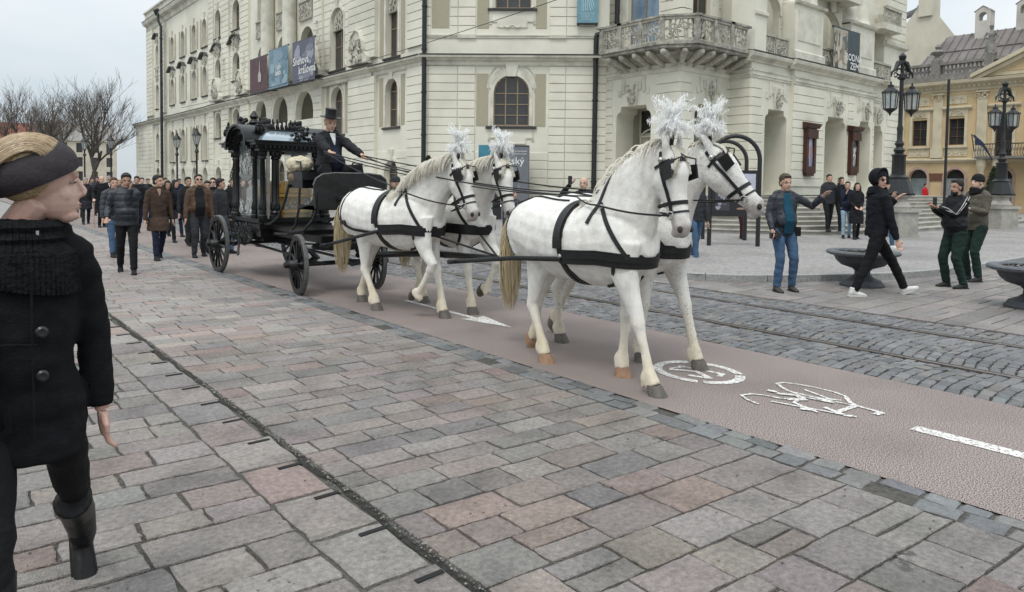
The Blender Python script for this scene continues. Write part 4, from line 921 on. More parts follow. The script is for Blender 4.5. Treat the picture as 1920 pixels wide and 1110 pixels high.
b.add([p for row in gr for p in row], [(i * 5 + j, i * 5 + j + 1, i * 5 + j + 6, i * 5 + j + 5) for i in range(6) for j in range(4)]); b.build('cloth', mat('navy_cloth', (.02, .03, .06), .9, .3, 8), fl, world=True, smooth=True)
b = MB(); bxf(b, FY, 19.6, 20.5, 2.2, 2.75, .0, .05); tag(b.build('wall_plaque', mat('bronze_plate', (.14, .07, .04), .5, .3, 20)), 'brown plaque on the palace wall between two arched windows', 'plaque')
# pale house with skylights behind
HB = thing('gabled_house', 'pale house with grey sheet roof and skylights between the theatre and the palace', 'house', (62, 27, 0))
b = MB(); b.add([(62, 23.6, 0), (62, 33, 0), (62, 33, 11.5), (62, 27, 12.2), (62, 24.0, 16.2), (62, 23.3, 16.6), (62, 20.6, 12.6)], [(0, 1, 2, 3, 4, 5, 6)]); b.add([(62.1, 23.6, 0), (80, 23.6, 0), (80, 20.6, 12.6), (62.1, 20.6, 12.6)], [(0, 1, 2, 3)])
b.box(61.8, 63.5, 22.9, 23.9, 15.4, 17.5); b.box(61.7, 63.6, 22.8, 24.0, 17.4, 17.6); b.build('gable_wall', mat('pale_render', (.62, .58, .47), .9, .06, 1, stain=.15), HB, world=True)
b = MB(); b.add([(61.9, 24.0, 16.25), (61.9, 33, 12.0), (70, 33, 15.0), (70, 24.0, 19.0)], [(0, 1, 2, 3)]); b.build('roof', mat('blue_grey_sheet', (.28, .30, .34), .35, .2, 1.5, metal=.3), HB, world=True); b = MB()
for k in range(11): b.tube([(61.9, 24 + k * .85, 16.3 - k * .4), (70, 24 + k * .85, 19.05 - k * .4)], .05, 4)
b.build('roof_seams', M_groof, HB, world=True); 
for (x, y, z) in ((62.6, 26.5, 15.3), (62.6, 29.5, 13.9), (64.5, 28, 15.3)):
    b = MB(); b.add([(x, y, z + .2), (x, y + 1.3, z - .4), (x + 1.6, y + 1.3, z + .2), (x + 1.6, y, z + .8)], [(0, 1, 2, 3)]); b.build('skylight', M_gl, HB, world=True)
# ---------------------------------------------------------------- lamp posts on stone pillars
M_lens = mat('lamp_glass', (.45, .50, .52), .15, .1, 3, alpha=.45, spec=.6)
M_pil = mat('pillar_stone', (.30, .29, .25), .8, .2, 5, bump=.3, bscale=40, stain=.35, sscale=1.8, col2=(.42, .40, .36))
def lantern(b, g, cx, cy, z, r, h, n=8):
    """hanging lantern: cage bars, cap and finial; g gets the glass"""
    for k in range(n):
        a = 2 * pi * k / n; a2 = 2 * pi * (k + 1) / n
        b.tube([(cx + cos(a) * r * .82, cy + sin(a) * r * .82, z), (cx + cos(a) * r, cy + sin(a) * r, z + h)], r * .07, 4)
        g.add([(cx + cos(a) * r * .78, cy + sin(a) * r * .78, z), (cx + cos(a2) * r * .78, cy + sin(a2) * r * .78, z), (cx + cos(a2) * r * .95, cy + sin(a2) * r * .95, z + h), (cx + cos(a) * r * .95, cy + sin(a) * r * .95, z + h)], [(0, 1, 2, 3)])
        b.tube([(cx + cos(a) * r * 1.08, cy + sin(a) * r * 1.08, z + h), (cx + cos(a) * r * 1.08, cy + sin(a) * r * 1.08, z + h + r * .25)], r * .07, 4)
    b.lathe([(r * 1.12, 0), (r * 1.1, r * .14), (r * .8, r * .45), (r * .4, r * .75), (r * .38, r * 1.1), (r * .15, r * 1.2), (r * .1, r * 1.6)], (cx, cy, z + h), n)
    b.lathe([(.01, -r * .95), (r * .12, -r * .8), (r * .2, -r * .55), (r * .65, -r * .2), (r * .9, 0), (r * .86, r * .1)], (cx, cy, z), n)
def big_lamp(x, y, zg, s, rz, label):
    t = thing('street_lamp', label, 'street lamp', (x, y, zg), rz, 'ornate lamps on stone pillars')
    b = MB(); b.box(-.34 * s, .34 * s, -.34 * s, .34 * s, 1.30 * s, 1.36 * s); b.lathe([(.46 * s, 1.36 * s), (.44 * s, 1.42 * s), (.30 * s, 1.82 * s), (.33 * s, 1.86 * s), (.2 * s, 1.95 * s), (.19 * s, 2.5 * s), (.23 * s, 2.56 * s), (.12 * s, 2.62 * s), (.17 * s, 2.72 * s), (.09 * s, 2.82 * s), (.14 * s, 2.92 * s), (.08 * s, 3.02 * s), (.08 * s, 3.3 * s), (.095 * s, 3.4 * s), (.065 * s, 3.5 * s), (.06 * s, 4.9 * s), (.13 * s, 4.95 * s), (.13 * s, 5.0 * s), (.05 * s, 5.05 * s), (.05 * s, 5.5 * s), (.1 * s, 5.55 * s), (.11 * s, 5.65 * s), (.02 * s, 5.75 * s)], (0, 0, 0), 8)
    b.build('post', M_iron, t, smooth=True)
    for sg in (-1, 1):
        a = MB(); a.tube([(0, 0, 5.5 * s), (sg * .16 * s, 0, 5.42 * s), (sg * .3 * s, 0, 5.2 * s), (sg * .42 * s, 0, 5.12 * s), (sg * .44 * s, 0, 4.98 * s)], [.06 * s, .09 * s, .05 * s, .035 * s, .02 * s], 6)
        a.tube([(sg * (.12 + .1 * cos(k * .8)) * s, 0, (5.15 + .1 * sin(k * .8)) * s) for k in range(8)], .03 * s, 4)
        a.tube([(sg * (.26 + .07 * cos(k * .8)) * s, 0, (5.05 + .07 * sin(k * .8)) * s) for k in range(8)], .025 * s, 4)
        br = a.build('bracket', M_iron, t, smooth=True)
        b, g = MB(), MB(); lantern(b, g, sg * .44 * s, 0, 3.98 * s, .22 * s, .50 * s); l = b.build('lantern', M_iron, t); g.build('glass', M_lens, l)
    p = thing('stone_pillar', label.replace('lamp', 'stone pillar under the lamp', 1), 'pillar', (x, y, zg), rz, 'stone pillars ending the steps')
    b = MB(); b.box(-.42 * s, .42 * s, -.42 * s, .42 * s, 0, .78 * s); b.build('shaft', M_pil, p)
    b = MB(); b.box(-.48 * s, .48 * s, -.48 * s, .48 * s, .78 * s, .88 * s); b.lathe([(.5 * s, .88 * s), (.52 * s, .95 * s), (.38 * s, 1.1 * s), (.36 * s, 1.2 * s), (.5 * s, 1.27 * s), (.52 * s, 1.3 * s)], (0, 0, 0), 4); b.build('capital', M_pil, p)
    b = MB(); b.box(-.46 * s, .46 * s, -.46 * s, .46 * s, 0, .08 * s); b.build('plinth', M_pil, p)
big_lamp(23.65, 9.55, .1, 1.0, radians(-20), 'tall black lamp with two lanterns nearest the theatre steps')
big_lamp(32.5, 9.3, .1, 1.0, radians(-25), 'farther black lamp with two lanterns in front of the ochre palace')
b = MB(); b.tube([(33.1, 11.5, 0), (33.1, 11.5, 6.2)], .055, 8); tag(b.build('flagpole', M_iron), 'bare dark pole standing in front of the ochre palace', 'pole')
# ---------------------------------------------------------------- planters
M_cast = mat('dark_cast_iron', (.05, .055, .062), .55, .25, 14, bump=.3, bscale=60, stain=.3, sscale=4)
def planter(x, y, z, label):
    SX, SZ = .77, .69
    t = thing('planter', label, 'planter', (x, y, z), 0, 'dark bowl planters on pedestals')
    b = MB(); b.lathe([(.44, 0), (.44, .05), (.40, .08), (.37, .14), (.24, .2), (.16, .27), (.15, .36), (.2, .42), (.42, .5), (.52, .6), (.57, .72), (.56, .74)], (0, 0, 0), 28); b.v = [Vector((v.x * SX, v.y * SX, v.z * SZ)) for v in b.v]; b.build('bowl', M_cast, t, smooth=True)
    b = MB(); b.lathe([(.56, .72), (.66, .74), (.72, .77), (.73, .81), (.70, .845), (.63, .85), (.56, .84), (.54, .80)], (0, 0, 0), 32); b.v = [Vector((v.x * SX, v.y * SX, v.z * SZ)) for v in b.v]; b.build('rim', mat('rim_iron', (.10, .11, .12), .5, .2, 14, bump=.2), t, smooth=True)
    b = MB(); b.lathe([(.001, .8), (.545, .79)], (0, 0, 0), 20)
    for i in range(160):
        a, r_ = R.uniform(0, 6.3), .5 * sqrt(R.random()); b.ell((cos(a) * r_, sin(a) * r_, .79 + R.uniform(0, .02)), R.uniform(.012, .03), 5, 3)
    b.v = [Vector((v.x * SX, v.y * SX, v.z * SZ)) for v in b.v]; b.build('soil', mat('soil', (.04, .03, .022), .95, .5, 30, bump=1), t)
planter(11.87, 5.30, .0, 'dark iron bowl planter behind the striding man in a hood')
planter(11.65, 2.90, .0, 'dark iron bowl planter cut by the right edge of the photo')
# ---------------------------------------------------------------- poster kiosk with hoops
kp = [(15.35, 10.7), (16.2, 9.85)]; kq = [(17.05, 12.1), (17.75, 11.2)]
KS = thing('poster_stand', 'black steel hoop stand with a lit poster case behind the lead horses', 'poster stand', (15.8, 10.3, .1))
def hoop(A, B_, h):
    A, B_ = Vector((*A, .1)), Vector((*B_, .1)); c = (A + B_) / 2; r_ = (B_ - A) / 2; rr = r_.length
    return [A] + [c - r_ * cos(a) + Vector((0, 0, h - rr + rr * sin(a))) for a in [pi * i / 16 for i in range(17)]] + [B_]
for A, B_ in ((kp[0], kp[1]), (kq[0], kq[1])):
    b = MB(); b.tube(hoop(A, B_, 2.78), .055, 8); b.build('hoop', M_iron, KS, world=True, smooth=True)
M_case = mat('case_black', (.02, .02, .022), .4, .2, 10)
A, B_ = Vector(kp[0]), Vector(kp[1]); d_ = (B_ - A).normalized(); FK = frame(A, d_, (d_.y, -d_.x) if Vector((d_.y, -d_.x)).dot(Vector((-1, -1))) > 0 else (-d_.y, d_.x)); L_ = (B_ - A).length
b = MB(); bxf(b, FK, .04, L_ - .04, .85, 2.02, -.07, .05); cs = b.build('poster_case', M_case, KS, world=True)
def poster(F, s0, s1, z0, z1, q, seed, pal, name='poster', parent=None, text=(), n=14, world=True, dark=(.04, .04, .05), tm=None):
    """printed sheet: ground tone with flat printed patches"""
    r_ = random.Random(seed); b = MB(); b.cc = dark; bxf(b, F, s0, s1, z0, z1, q, q + .004)
    w, h = s1 - s0, z1 - z0
    for i in range(n):
        cx, cz = s0 + w * r_.uniform(.1, .9), z0 + h * r_.uniform(.1, .9); a, c = w * r_.uniform(.05, .2), h * r_.uniform(.05, .22); b.cc = r_.choice(pal); k = r_.randint(6, 9)
        pts = [(min(s1, max(s0, cx + cos(2 * pi * j / k) * a * r_.uniform(.6, 1.2))), min(z1, max(z0, cz + sin(2 * pi * j / k) * c * r_.uniform(.6, 1.2)))) for j in range(k)]
        b.add([F(u, v, q + .005 + i * .0006) for u, v in pts], [tuple(range(k))])
    return b.build(name, mat('print', (.95, .95, .95), .5, .08, 6, vc=True), parent, world=world)
poster(FK, L_ * .42, L_ - .1, 1.48, 1.93, .05, 1, [(.5, .52, .62), (.6, .62, .7), (.4, .42, .5)], parent=cs, dark=(.48, .50, .58), n=9)
poster(FK, L_ * .1, L_ * .40, 1.48, 1.93, .05, 2, [(.3, .25, .3), (.5, .5, .6)], parent=cs, dark=(.12, .1, .14), n=9)
poster(FK, L_ * .42, L_ - .1, 1.0, 1.46, .05, 3, [(.35, .2, .15), (.2, .12, .1)], parent=cs, dark=(.02, .02, .025), n=10)
poster(FK, L_ * .1, L_ * .40, 1.0, 1.46, .05, 4, [(.3, .3, .35), (.1, .1, .12)], parent=cs, dark=(.05, .05, .06), n=9)
# poster showcases on the porch piers
M_mah = mat('mahogany', (.055, .02, .014), .4, .3, 6, stretch=(1, 1, .2), bump=.1)
FQs = frame((26.19, 16.26 - .045), (1, 0), (0, -1))
for s_, z0, lab in ((4.35, 2.25, 'mahogany poster showcase on the pier left of the middle porch arch'), (8.55, 2.35, 'mahogany poster showcase on the pier right of the middle porch arch')):
    z0 = z0
    t = thing('showcase', lab, 'showcase', FQs(s_, z0), 0, 'poster showcases on the porch'); w = .42
    b = MB(); b.holed([(s_ - w, z0), (s_ + w, z0), (s_ + w, z0 + 2.0), (s_ - w, z0 + 2.0)], [archpoly(s_ - w * .55, s_ + w * .55, z0 + .3, z0 + 1.75, 8, .2)], .0, .18, FQs); bxf(b, FQs, s_ - w * .8, s_ + w * .8, z0 - .12, z0, 0, .15); bxf(b, FQs, s_ - w * 1.05, s_ + w * 1.05, z0 + 1.55, z0 + 1.95, .18, .26)
    mould(b, FQs, s_ - w * 1.25, s_ + w * 1.25, [(0, z0 + 2.0), (.26, z0 + 2.0), (.33, z0 + 2.12), (.37, z0 + 2.14), (.37, z0 + 2.2), (0, z0 + 2.28)]); b.build('case', M_mah, t, world=True)
    poster(FQs, s_ - w * .55, s_ + w * .55, z0 + .3, z0 + 1.7, .1, int(s_ * 9), [(.6, .6, .68), (.5, .25, .25), (.3, .35, .5)] if s_ < 6 else [(.4, .42, .42), (.6, .62, .6)], parent=t, dark=(.25, .26, .34) if s_ < 6 else (.1, .11, .11), n=16)
# banners
def banner(F, s0, s1, z0, z1, q, label, m0, lines, pal, seed, ink=None, tilt=0, n=16, mirror=False):
    t = thing('banner', label, 'banner', F(s0, z0, q), 0, 'theatre banners')
    o = poster(F, s0, s1, z0, z1, q, seed, pal, 'cloth', t, dark=m0, n=n)
    for txt, u, v, sz in lines: text_mesh(txt, sz, (lambda a, c, d, u=u, v=v: F((s1 - u - a) if mirror else (s0 + u + a), z0 + v + c, q + .03 + d)), ink or M_white, 'lettering', o, bold=sz * .01, align='LEFT')
    b = MB()
    for z in (z0, z1): b = MB(); bxf(b, F, s0 - .04, s1 + .04, z - .04, z + .03, q - .06, q - .001); b.build('batten', M_iron, t, world=True)
    for s_ in (s0, s1): b = MB(); b.tube([F(s_, z0, q - .03), F(s_, z0, 0)], .02, 4); b.build('bracket', M_iron, t, world=True)
M_white = mat('white_print', (.80, .80, .78), .6, .03)
# on the street wing s grows away from the camera, so print runs from the far side: mirrored
banner(FW, 42.66, 45.55, 7.05, 9.18, .9, 'dark red banner with a pale figure on the loggia, leftmost of three', (.085, .035, .04), [], [(.10, .04, .045), (.07, .03, .035), (.075, .03, .04)], 11, n=12, mirror=True)
banner(FW, 39.44, 42.33, 7.05, 9.32, .9, 'pale blue banner between the red and the grey banner', (.16, .26, .32), [('čaro', 1.1, 1.05, .38), ('láska', 1.0, .7, .45)], [(.22, .33, .39), (.13, .22, .28), (.28, .39, .44)], 12, mirror=True, n=34)
banner(FW, 35.89, 38.83, 7.04, 9.27, .9, 'grey blue banner reading Snehová kráľovná, nearest of three', (.10, .105, .15), [('Snehová', .15, .95, .62), ('kráľovná', .9, .42, .62)], [(.13, .14, .19), (.2, .21, .27), (.09, .09, .13), (.32, .33, .38)], 13, mirror=True, n=22)
b = MB(); b.cc = (.45, .40, .36); b.add([FW(43.5 + x, 7.15 + z, .93) for x, z in ((.1, .5), (.55, .5), (.6, .95), (.4, 1.2), (.33, 1.75), (.27, 1.75), (.25, 1.15), (.05, .9))], [tuple(range(8))]); tag(b.build('banner_figure', mat('print', (1, 1, 1)), None), 'pale kneeling figure printed on the dark red banner', 'print')
banner(frame((26.19, 16.12), (1, 0), (0, -1)), 6.0, 8.6, 7.0, 9.0, .1, 'dark grey banner reading RODNÁ ZEM on the porch', (.045, .065, .075), [('RODNÁ', 1.12, .62, .46), ('ZEM', 1.62, .22, .46)], [(.05, .07, .08)], 14, n=3)
o_ = poster(frame((26.19, 16.12), (1, 0), (0, -1)), 6.02, 7.35, 7.05, 8.95, .108, 15, [(.5, .45, .36), (.55, .5, .42), (.3, .24, .18), (.42, .3, .24), (.12, .14, .13)], 'print_picture', None, dark=(.40, .37, .30), n=60); tag(o_, 'painted figures printed on the RODNÁ ZEM banner', 'print')
# blue hanging sign
FB = frame((22.86 + n_f[0] * .22, 21.3 + n_f[1] * .22), d_f, n_f)
t = thing('hanging_sign', 'blue theatre sign with curved white stripes hanging on the corner facet', 'sign', FB(-.9, 8.5))
b = MB(); b.cc = (.10, .22, .28); bxf(b, FB, -1.36, -.46, 8.52, 11, 0, .06); sg_ = b.build('sheet', mat('sign_blue', (.12, .25, .31), .6, .2, 3, col2=(.17, .32, .38)), t, world=True)
b = MB(); bxf(b, FB, -1.36, -.46, 8.45, 8.519, -.02, .08); bxf(b, FB, -1.35, -1.25, 8.40, 8.449, -.02, .08); bxf(b, FB, -.57, -.47, 8.40, 8.449, -.02, .08); b.build('bar', M_iron, t, world=True)
b = MB()
for i in range(4): bxf(b, FB, -1.17 + i * .075, -1.145 + i * .075, 9.02, 11, .062, .066)
for i in range(3): b.ribbon([FB(-.87 + i * .07 + .10 * (k / 5) ** 2, 9.6 - .115 * k + i * .08, .063) for k in range(6)] , [Vector((n_f[0], n_f[1], 0))] * 6, .028, .003)
b.build('stripes', mat('sign_pale', (.42, .56, .60), .6, .05), sg_, world=True)
for i, s_ in enumerate(('NÁRODNÉ', 'DIVADLO', 'KOŠICE')): text_mesh(s_, .13, lambda u, v, d: FB(-.92 + u, 8.87 - i * .115 + v, .063 + d), mat('sign_pale', (1, 1, 1)), 'lettering', sg_)
# poster column standing at the facet
CY_ = Vector((FF(-4.4, 0, .95).x, FF(-4.4, 0, .95).y)); t = thing('poster_column', 'square poster column with a teal side and a dark Baltský poster behind the wheel horses', 'poster column', (CY_.x, CY_.y, 0))
b = MB(); FA = frame(FF(-5.42, 0, 1.3).xy, d_f, n_f); bxf(b, FA, .62, 2.12, 0, 3.22, -.7, 0); bxf(b, FA, .62, 1.05, 3.2, 3.26, -.6, 0); pc = b.build('body', M_case, t, world=True)
dl = Vector((.25, .97)).normalized(); FL = frame(FA(.62, 0, 0).xy, (-.97, .24), (-.24, -.97))
b = MB(); b.cc = None; b.prism([(0, .02), (.62, .02), (.62, 3.22), (0, 3.22)], -.02, .0, lambda u, v, q: FA(.60 - u * .98, v, -u * .12 + q)); b.build('teal_side', mat('teal_print', (.05, .20, .27), .5, .2, 2), pc, world=True)
poster(FA, .98, 2.11, .05, 3.16, .002, 31, [(.16, .17, .19), (.2, .21, .235), (.13, .14, .16)], parent=pc, dark=(.155, .165, .185), n=14)
text_mesh('Baltský', .42, lambda u, v, d: FA(1.32 + u, 2.43 + v, .018 + d), M_white, 'lettering', pc); text_mesh('Národné divadlo', .085, lambda u, v, d: FA(1.75 + u, 2.95 + v, .018 + d), M_white, 'lettering', pc); text_mesh('Činohra a balet', .085, lambda u, v, d: FA(1.75 + u, 2.84 + v, .018 + d), M_white, 'lettering', pc)
# overhead wire
b = MB(); A = Vector((10.6, 40.5, 5.4)); B_ = Vector((16.0, 6.2, 8.2)); b.tube([A + (B_ - A) * t - Vector((0, 0, .5 * sin(pi * t))) for t in [i / 20 for i in range(21)]], .012, 4)
tag(b.build('overhead_wire', M_iron), 'thin black wire strung across the theatre front', 'wire')
# ---------------------------------------------------------------- trees, hedges, far street
def leaf_cone(b, c, r, h, n, rad=.05, cols=((.03, .05, .022), (.022, .04, .018), (.04, .06, .028), (.05, .07, .035))):
    for i in range(n):
        t = R.random() ** .8; z = h * t; rr = r * (1 - t) ** .7 * (1.05 if t > .12 else .8 + t * 2) * (.75 + .3 * R.random()) + .03; a = R.uniform(0, 2 * pi)
        p = Vector(c) + Vector((cos(a) * rr, sin(a) * rr, z)); s_ = rad * R.uniform(.6, 1.5); u = Vector((R.gauss(0, 1), R.gauss(0, 1), R.gauss(0, 1) + 1)).normalized() * s_; v = Vector((R.gauss(0, 1), R.gauss(0, 1), R.gauss(0, 1))).normalized() * s_ * .7
        b.cc = R.choice(cols); b.add([p - u, p + v, p + u, p - v], [(0, 1, 2, 3)])
M_leaf = mat('leaf', (1, 1, 1), .75, .1, vc=True, spec=.2); M_bark = mat('bark', (.07, .06, .05), .95, .35, 8, bump=.5, bscale=30); M_twig = mat('twig', (.10, .085, .072), .95, .25, 8)
def thuja(x, y, r, h, label, n=2600):
    t = thing('thuja', label, 'conical tree', (x, y, 0), 0, 'clipped thujas by the theatre wall')
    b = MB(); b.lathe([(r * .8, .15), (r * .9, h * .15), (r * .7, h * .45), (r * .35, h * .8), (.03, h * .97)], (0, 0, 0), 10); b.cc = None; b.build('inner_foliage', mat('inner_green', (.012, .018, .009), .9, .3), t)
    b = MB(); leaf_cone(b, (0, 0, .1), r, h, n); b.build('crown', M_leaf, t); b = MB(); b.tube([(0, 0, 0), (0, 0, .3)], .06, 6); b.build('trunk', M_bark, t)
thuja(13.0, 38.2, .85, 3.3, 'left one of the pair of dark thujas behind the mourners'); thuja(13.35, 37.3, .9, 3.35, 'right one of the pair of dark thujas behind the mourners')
P = FF(-7.6, 0, .9); thuja(P.x, P.y, .5, 2.65, 'small dark thuja by the corner downpipe')
thuja(38.5, 11.3, .6, 2.6, 'dark bush in a pot by the farther lamp pillar', 1200)
def bare_tree(x, y, h, seed, label):
    r_ = random.Random(seed); t = thing('bare_tree', label, 'tree', (x, y, 0), 0, 'bare winter trees along the street'); tw = [MB(), MB()]
    def grow(p, d, L, rad, lev):
        k = 4; pts = [p]; q = p; dd = d
        for i in range(k):
            dd = (dd + Vector((r_.gauss(0, .12), r_.gauss(0, .12), r_.gauss(.04, .08)))).normalized(); q = q + dd * L / k; pts.append(q)
        tw[0 if lev < 2 else 1].tube(pts, [rad * (1 - .4 * i / k) for i in range(k + 1)], 6 if lev < 2 else 3, cap=False)
        if lev >= 5: return
        nb = [4, 4, 4, 3, 3][lev]
        for i in range(nb):
            f = r_.uniform(.35, 1) if lev else r_.uniform(.75, 1); j = min(k, max(1, int(f * k))); ax = Vector((r_.gauss(0, 1), r_.gauss(0, 1), r_.gauss(0, .4))).normalized()
            nd = (dd * .8 + ax * (.6 if lev < 2 else .5) + Vector((0, 0, .22))).normalized(); grow(pts[j], nd, L * r_.uniform(.6, .82), max(.009, rad * .48), lev + 1)
    grow(Vector((0, 0, 0)), Vector((0, 0, 1)), h * .36, h * .015, 0)
    tw[0].build('trunk', M_bark, t, smooth=True); tw[1].build('crown', M_twig, t)
for i, (x, y, h) in enumerate(((10.2, 62, 9.5), (7.4, 66, 9), (12.5, 80, 10), (5, 82, 11), (9, 95, 11), (0, 88, 11), (3, 110, 12), (14, 105, 11), (-5, 120, 12), (6.5, 74, 10))):
    bare_tree(x, y, h * 1.25, 30 + i, ['bare tree with a forked trunk left of the theatre end', 'bare tree behind the woman nearest to her head', 'bare tree behind the forked one', 'wide bare tree left of the street lamps', 'bare tree in the middle of the far row', 'bare tree at the left picture edge', 'tall bare tree of the far row', 'bare tree beside the annex roof', 'farthest bare tree at the left', 'slender bare tree between the two middle trees'][i])
def small_lamp(x, y, z, label, h=4.3):
    t = thing('street_lamp', label, 'street lamp', (x, y, z), 0, 'slim black street lamps'); s = h / 4.3
    b = MB(); b.lathe([(.16 * s, 0), (.15 * s, .3 * s), (.09 * s, .4 * s), (.07 * s, 1.2 * s), (.09 * s, 1.25 * s), (.05 * s, 1.35 * s), (.045 * s, 3.0 * s), (.11 * s, 3.08 * s), (.05 * s, 3.2 * s), (.04 * s, 3.3 * s), (.09 * s, 3.45 * s)], (0, 0, 0), 10); b.build('post', M_iron, t, smooth=True)
    b, g = MB(), MB(); z0 = 3.45 * s; r0, r1 = .10 * s, .20 * s; hh = .45 * s
    for k in range(6):
        a, a2 = 2 * pi * k / 6, 2 * pi * (k + 1) / 6; b.tube([(cos(a) * r0, sin(a) * r0, z0), (cos(a) * r1, sin(a) * r1, z0 + hh)], .012 * s, 4)
        g.add([(cos(a) * r0, sin(a) * r0, z0), (cos(a2) * r0, sin(a2) * r0, z0), (cos(a2) * r1, sin(a2) * r1, z0 + hh), (cos(a) * r1, sin(a) * r1, z0 + hh)], [(0, 1, 2, 3)])
    b.lathe([(r1 * 1.2, 0), (r1 * 1.15, .04 * s), (r1 * .5, .2 * s), (r1 * .35, .25 * s), (r1 * .35, .3 * s), (.03 * s, .36 * s), (.015 * s, .5 * s)], (0, 0, z0 + hh), 8); l = b.build('lantern', M_iron, t, smooth=True); g.build('glass', M_lens, l)
small_lamp(10.15, 39.5, 0, 'left one of the two street lamps in front of the theatre wing', 4.05); small_lamp(10.3, 36.6, 0, 'right one of the two street lamps in front of the theatre wing', 4.15)
small_lamp(7.9, 52, 0, 'street lamp with its post against the forked tree', 4.3); small_lamp(9.2, 51, 0, 'street lamp just right of the forked tree', 4.4); small_lamp(3.2, 58, 0, 'street lamp behind the woman in front of the far houses', 4.2)
def house(x0, x1, y, h, col, roof, label, wins=(5, 3)):
    t = thing('townhouse', label, 'house', ((x0 + x1) / 2, y, 0), 0, 'houses closing the far end of the street'); F = frame((x0, y), (1, 0), (0, -1)); L = x1 - x0; b = MB(); n, m_ = wins; op = []
    for i in range(n):
        for j in range(m_): c = L * (i + .5) / n; z = 1.2 + j * (h - .8) / m_; op.append([(c - .5, z), (c + .5, z), (c + .5, z + 1.7), (c - .5, z + 1.7)])
    b.holed([(0, 0), (L, 0), (L, h), (0, h)], op, -.25, 0, F); b.prism([(0, 0), (L, 0), (L, h), (0, h)], -9, -8.9, F); bxf(b, F, 0, .1, 0, h, -9, -.26); bxf(b, F, L - .1, L, 0, h, -9, -.26); mould(b, F, -.1, L + .1, [(0, h - .3), (.3, h - .1), (.3, h), (0, h)])
    b.build('wall', mat(label[:14], col, .9, .08, 1, stain=.15), t, world=True)
    b = MB(); b.add([F(-.2, h, .3), F(L + .2, h, .3), F(L + .2, h + 3.5, -4.5), F(-.2, h + 3.5, -4.5), F(-.2, h, -9.2), F(L + .2, h, -9.2)], [(0, 1, 2, 3), (3, 2, 5, 4), (0, 3, 4), (1, 5, 2)]); b.build('roof', roof, t, world=True)
    for o in op:
        q = MB(); q.prism(o, -.2, -.19, F); q.build('window', M_gl, t, world=True)
M_red = mat('red_tiles', (.22, .085, .06), .85, .25, 3); M_gr2 = mat('grey_tiles', (.24, .23, .22), .85, .2, 3)
house(16, 28, 150, 8.5, (.58, .52, .42), M_gr2, 'cream townhouse at the far street end'); house(4, 16, 152, 8, (.50, .33, .27), M_red, 'pinkish townhouse with red roof far down the street'); house(-9, 4, 156, 9, (.60, .56, .48), M_red, 'pale wide townhouse far down the street', (6, 3)); house(-22, -9, 150, 11, (.42, .40, .36), M_gr2, 'grey townhouse far down the street at the left', (5, 3))
b = MB(); b.lathe([(3.0, 0), (3.0, 17), (3.3, 17.2), (2.6, 18.2), (2.2, 19.6), (.8, 21), (.5, 23), (.05, 25)], (7, 185, 0), 8); tag(b.build('church_tower', mat('dark_tower', (.16, .17, .17), .9, .15, 1)), 'dark domed tower rising behind the bare trees', 'tower')
# shop awning and light far away
b = MB(); b.box(9, 15, 140, 143, 2.6, 2.9); tag(b.build('shop_awning', mat('white_awning', (.7, .7, .68), .8, .05)), 'white awning below the pinkish townhouse', 'awning')
# ---------------------------------------------------------------- the hearse
M_lac = mat('black_lacquer', (.006, .006, .0065), .33, .3, 6, coat=.0, spec=.32, bump=.05, bscale=30)
M_carv = mat('carved_black_wood', (.009, .009, .0095), .4, .4, 20, bump=.3, bscale=70)
M_rim = mat('worn_tyre', (.10, .10, .098), .55, .3, 18, bump=.2)
M_roofm = mat('lacquer_sky_sheen', (.20, .25, .29), .16, .15, 2, spec=.9, coat=.6, col2=(.32, .38, .42))  # blue-grey base colour paints in the sheen of the reflected sky
M_clear = mat('clear_glass', (.25, .28, .28), .04, .1, 2, alpha=.22, spec=.8)
M_etch = mat('etched_white', (.42, .43, .42), .6, .15, 20)
M_gold = mat('gilt_coffin', (.46, .25, .035), .35, .2, 5, metal=.35, col2=(.58, .35, .07))
M_silver = mat('silver_fitting', (.42, .41, .38), .35, .2, 12, metal=.7)
M_leath = mat('black_leather', (.016, .016, .017), .42, .3, 16, bump=.25, bscale=60)
HR = thing('hearse', 'black ornate horse-drawn hearse with glass sides, cresting and urns', 'hearse', (4.8, 12.0, 0))
def hp(name, b, m, parent=None, smooth=False, kind=None): return b.build(name, m, parent or HR, world=True, smooth=smooth, kind=kind)
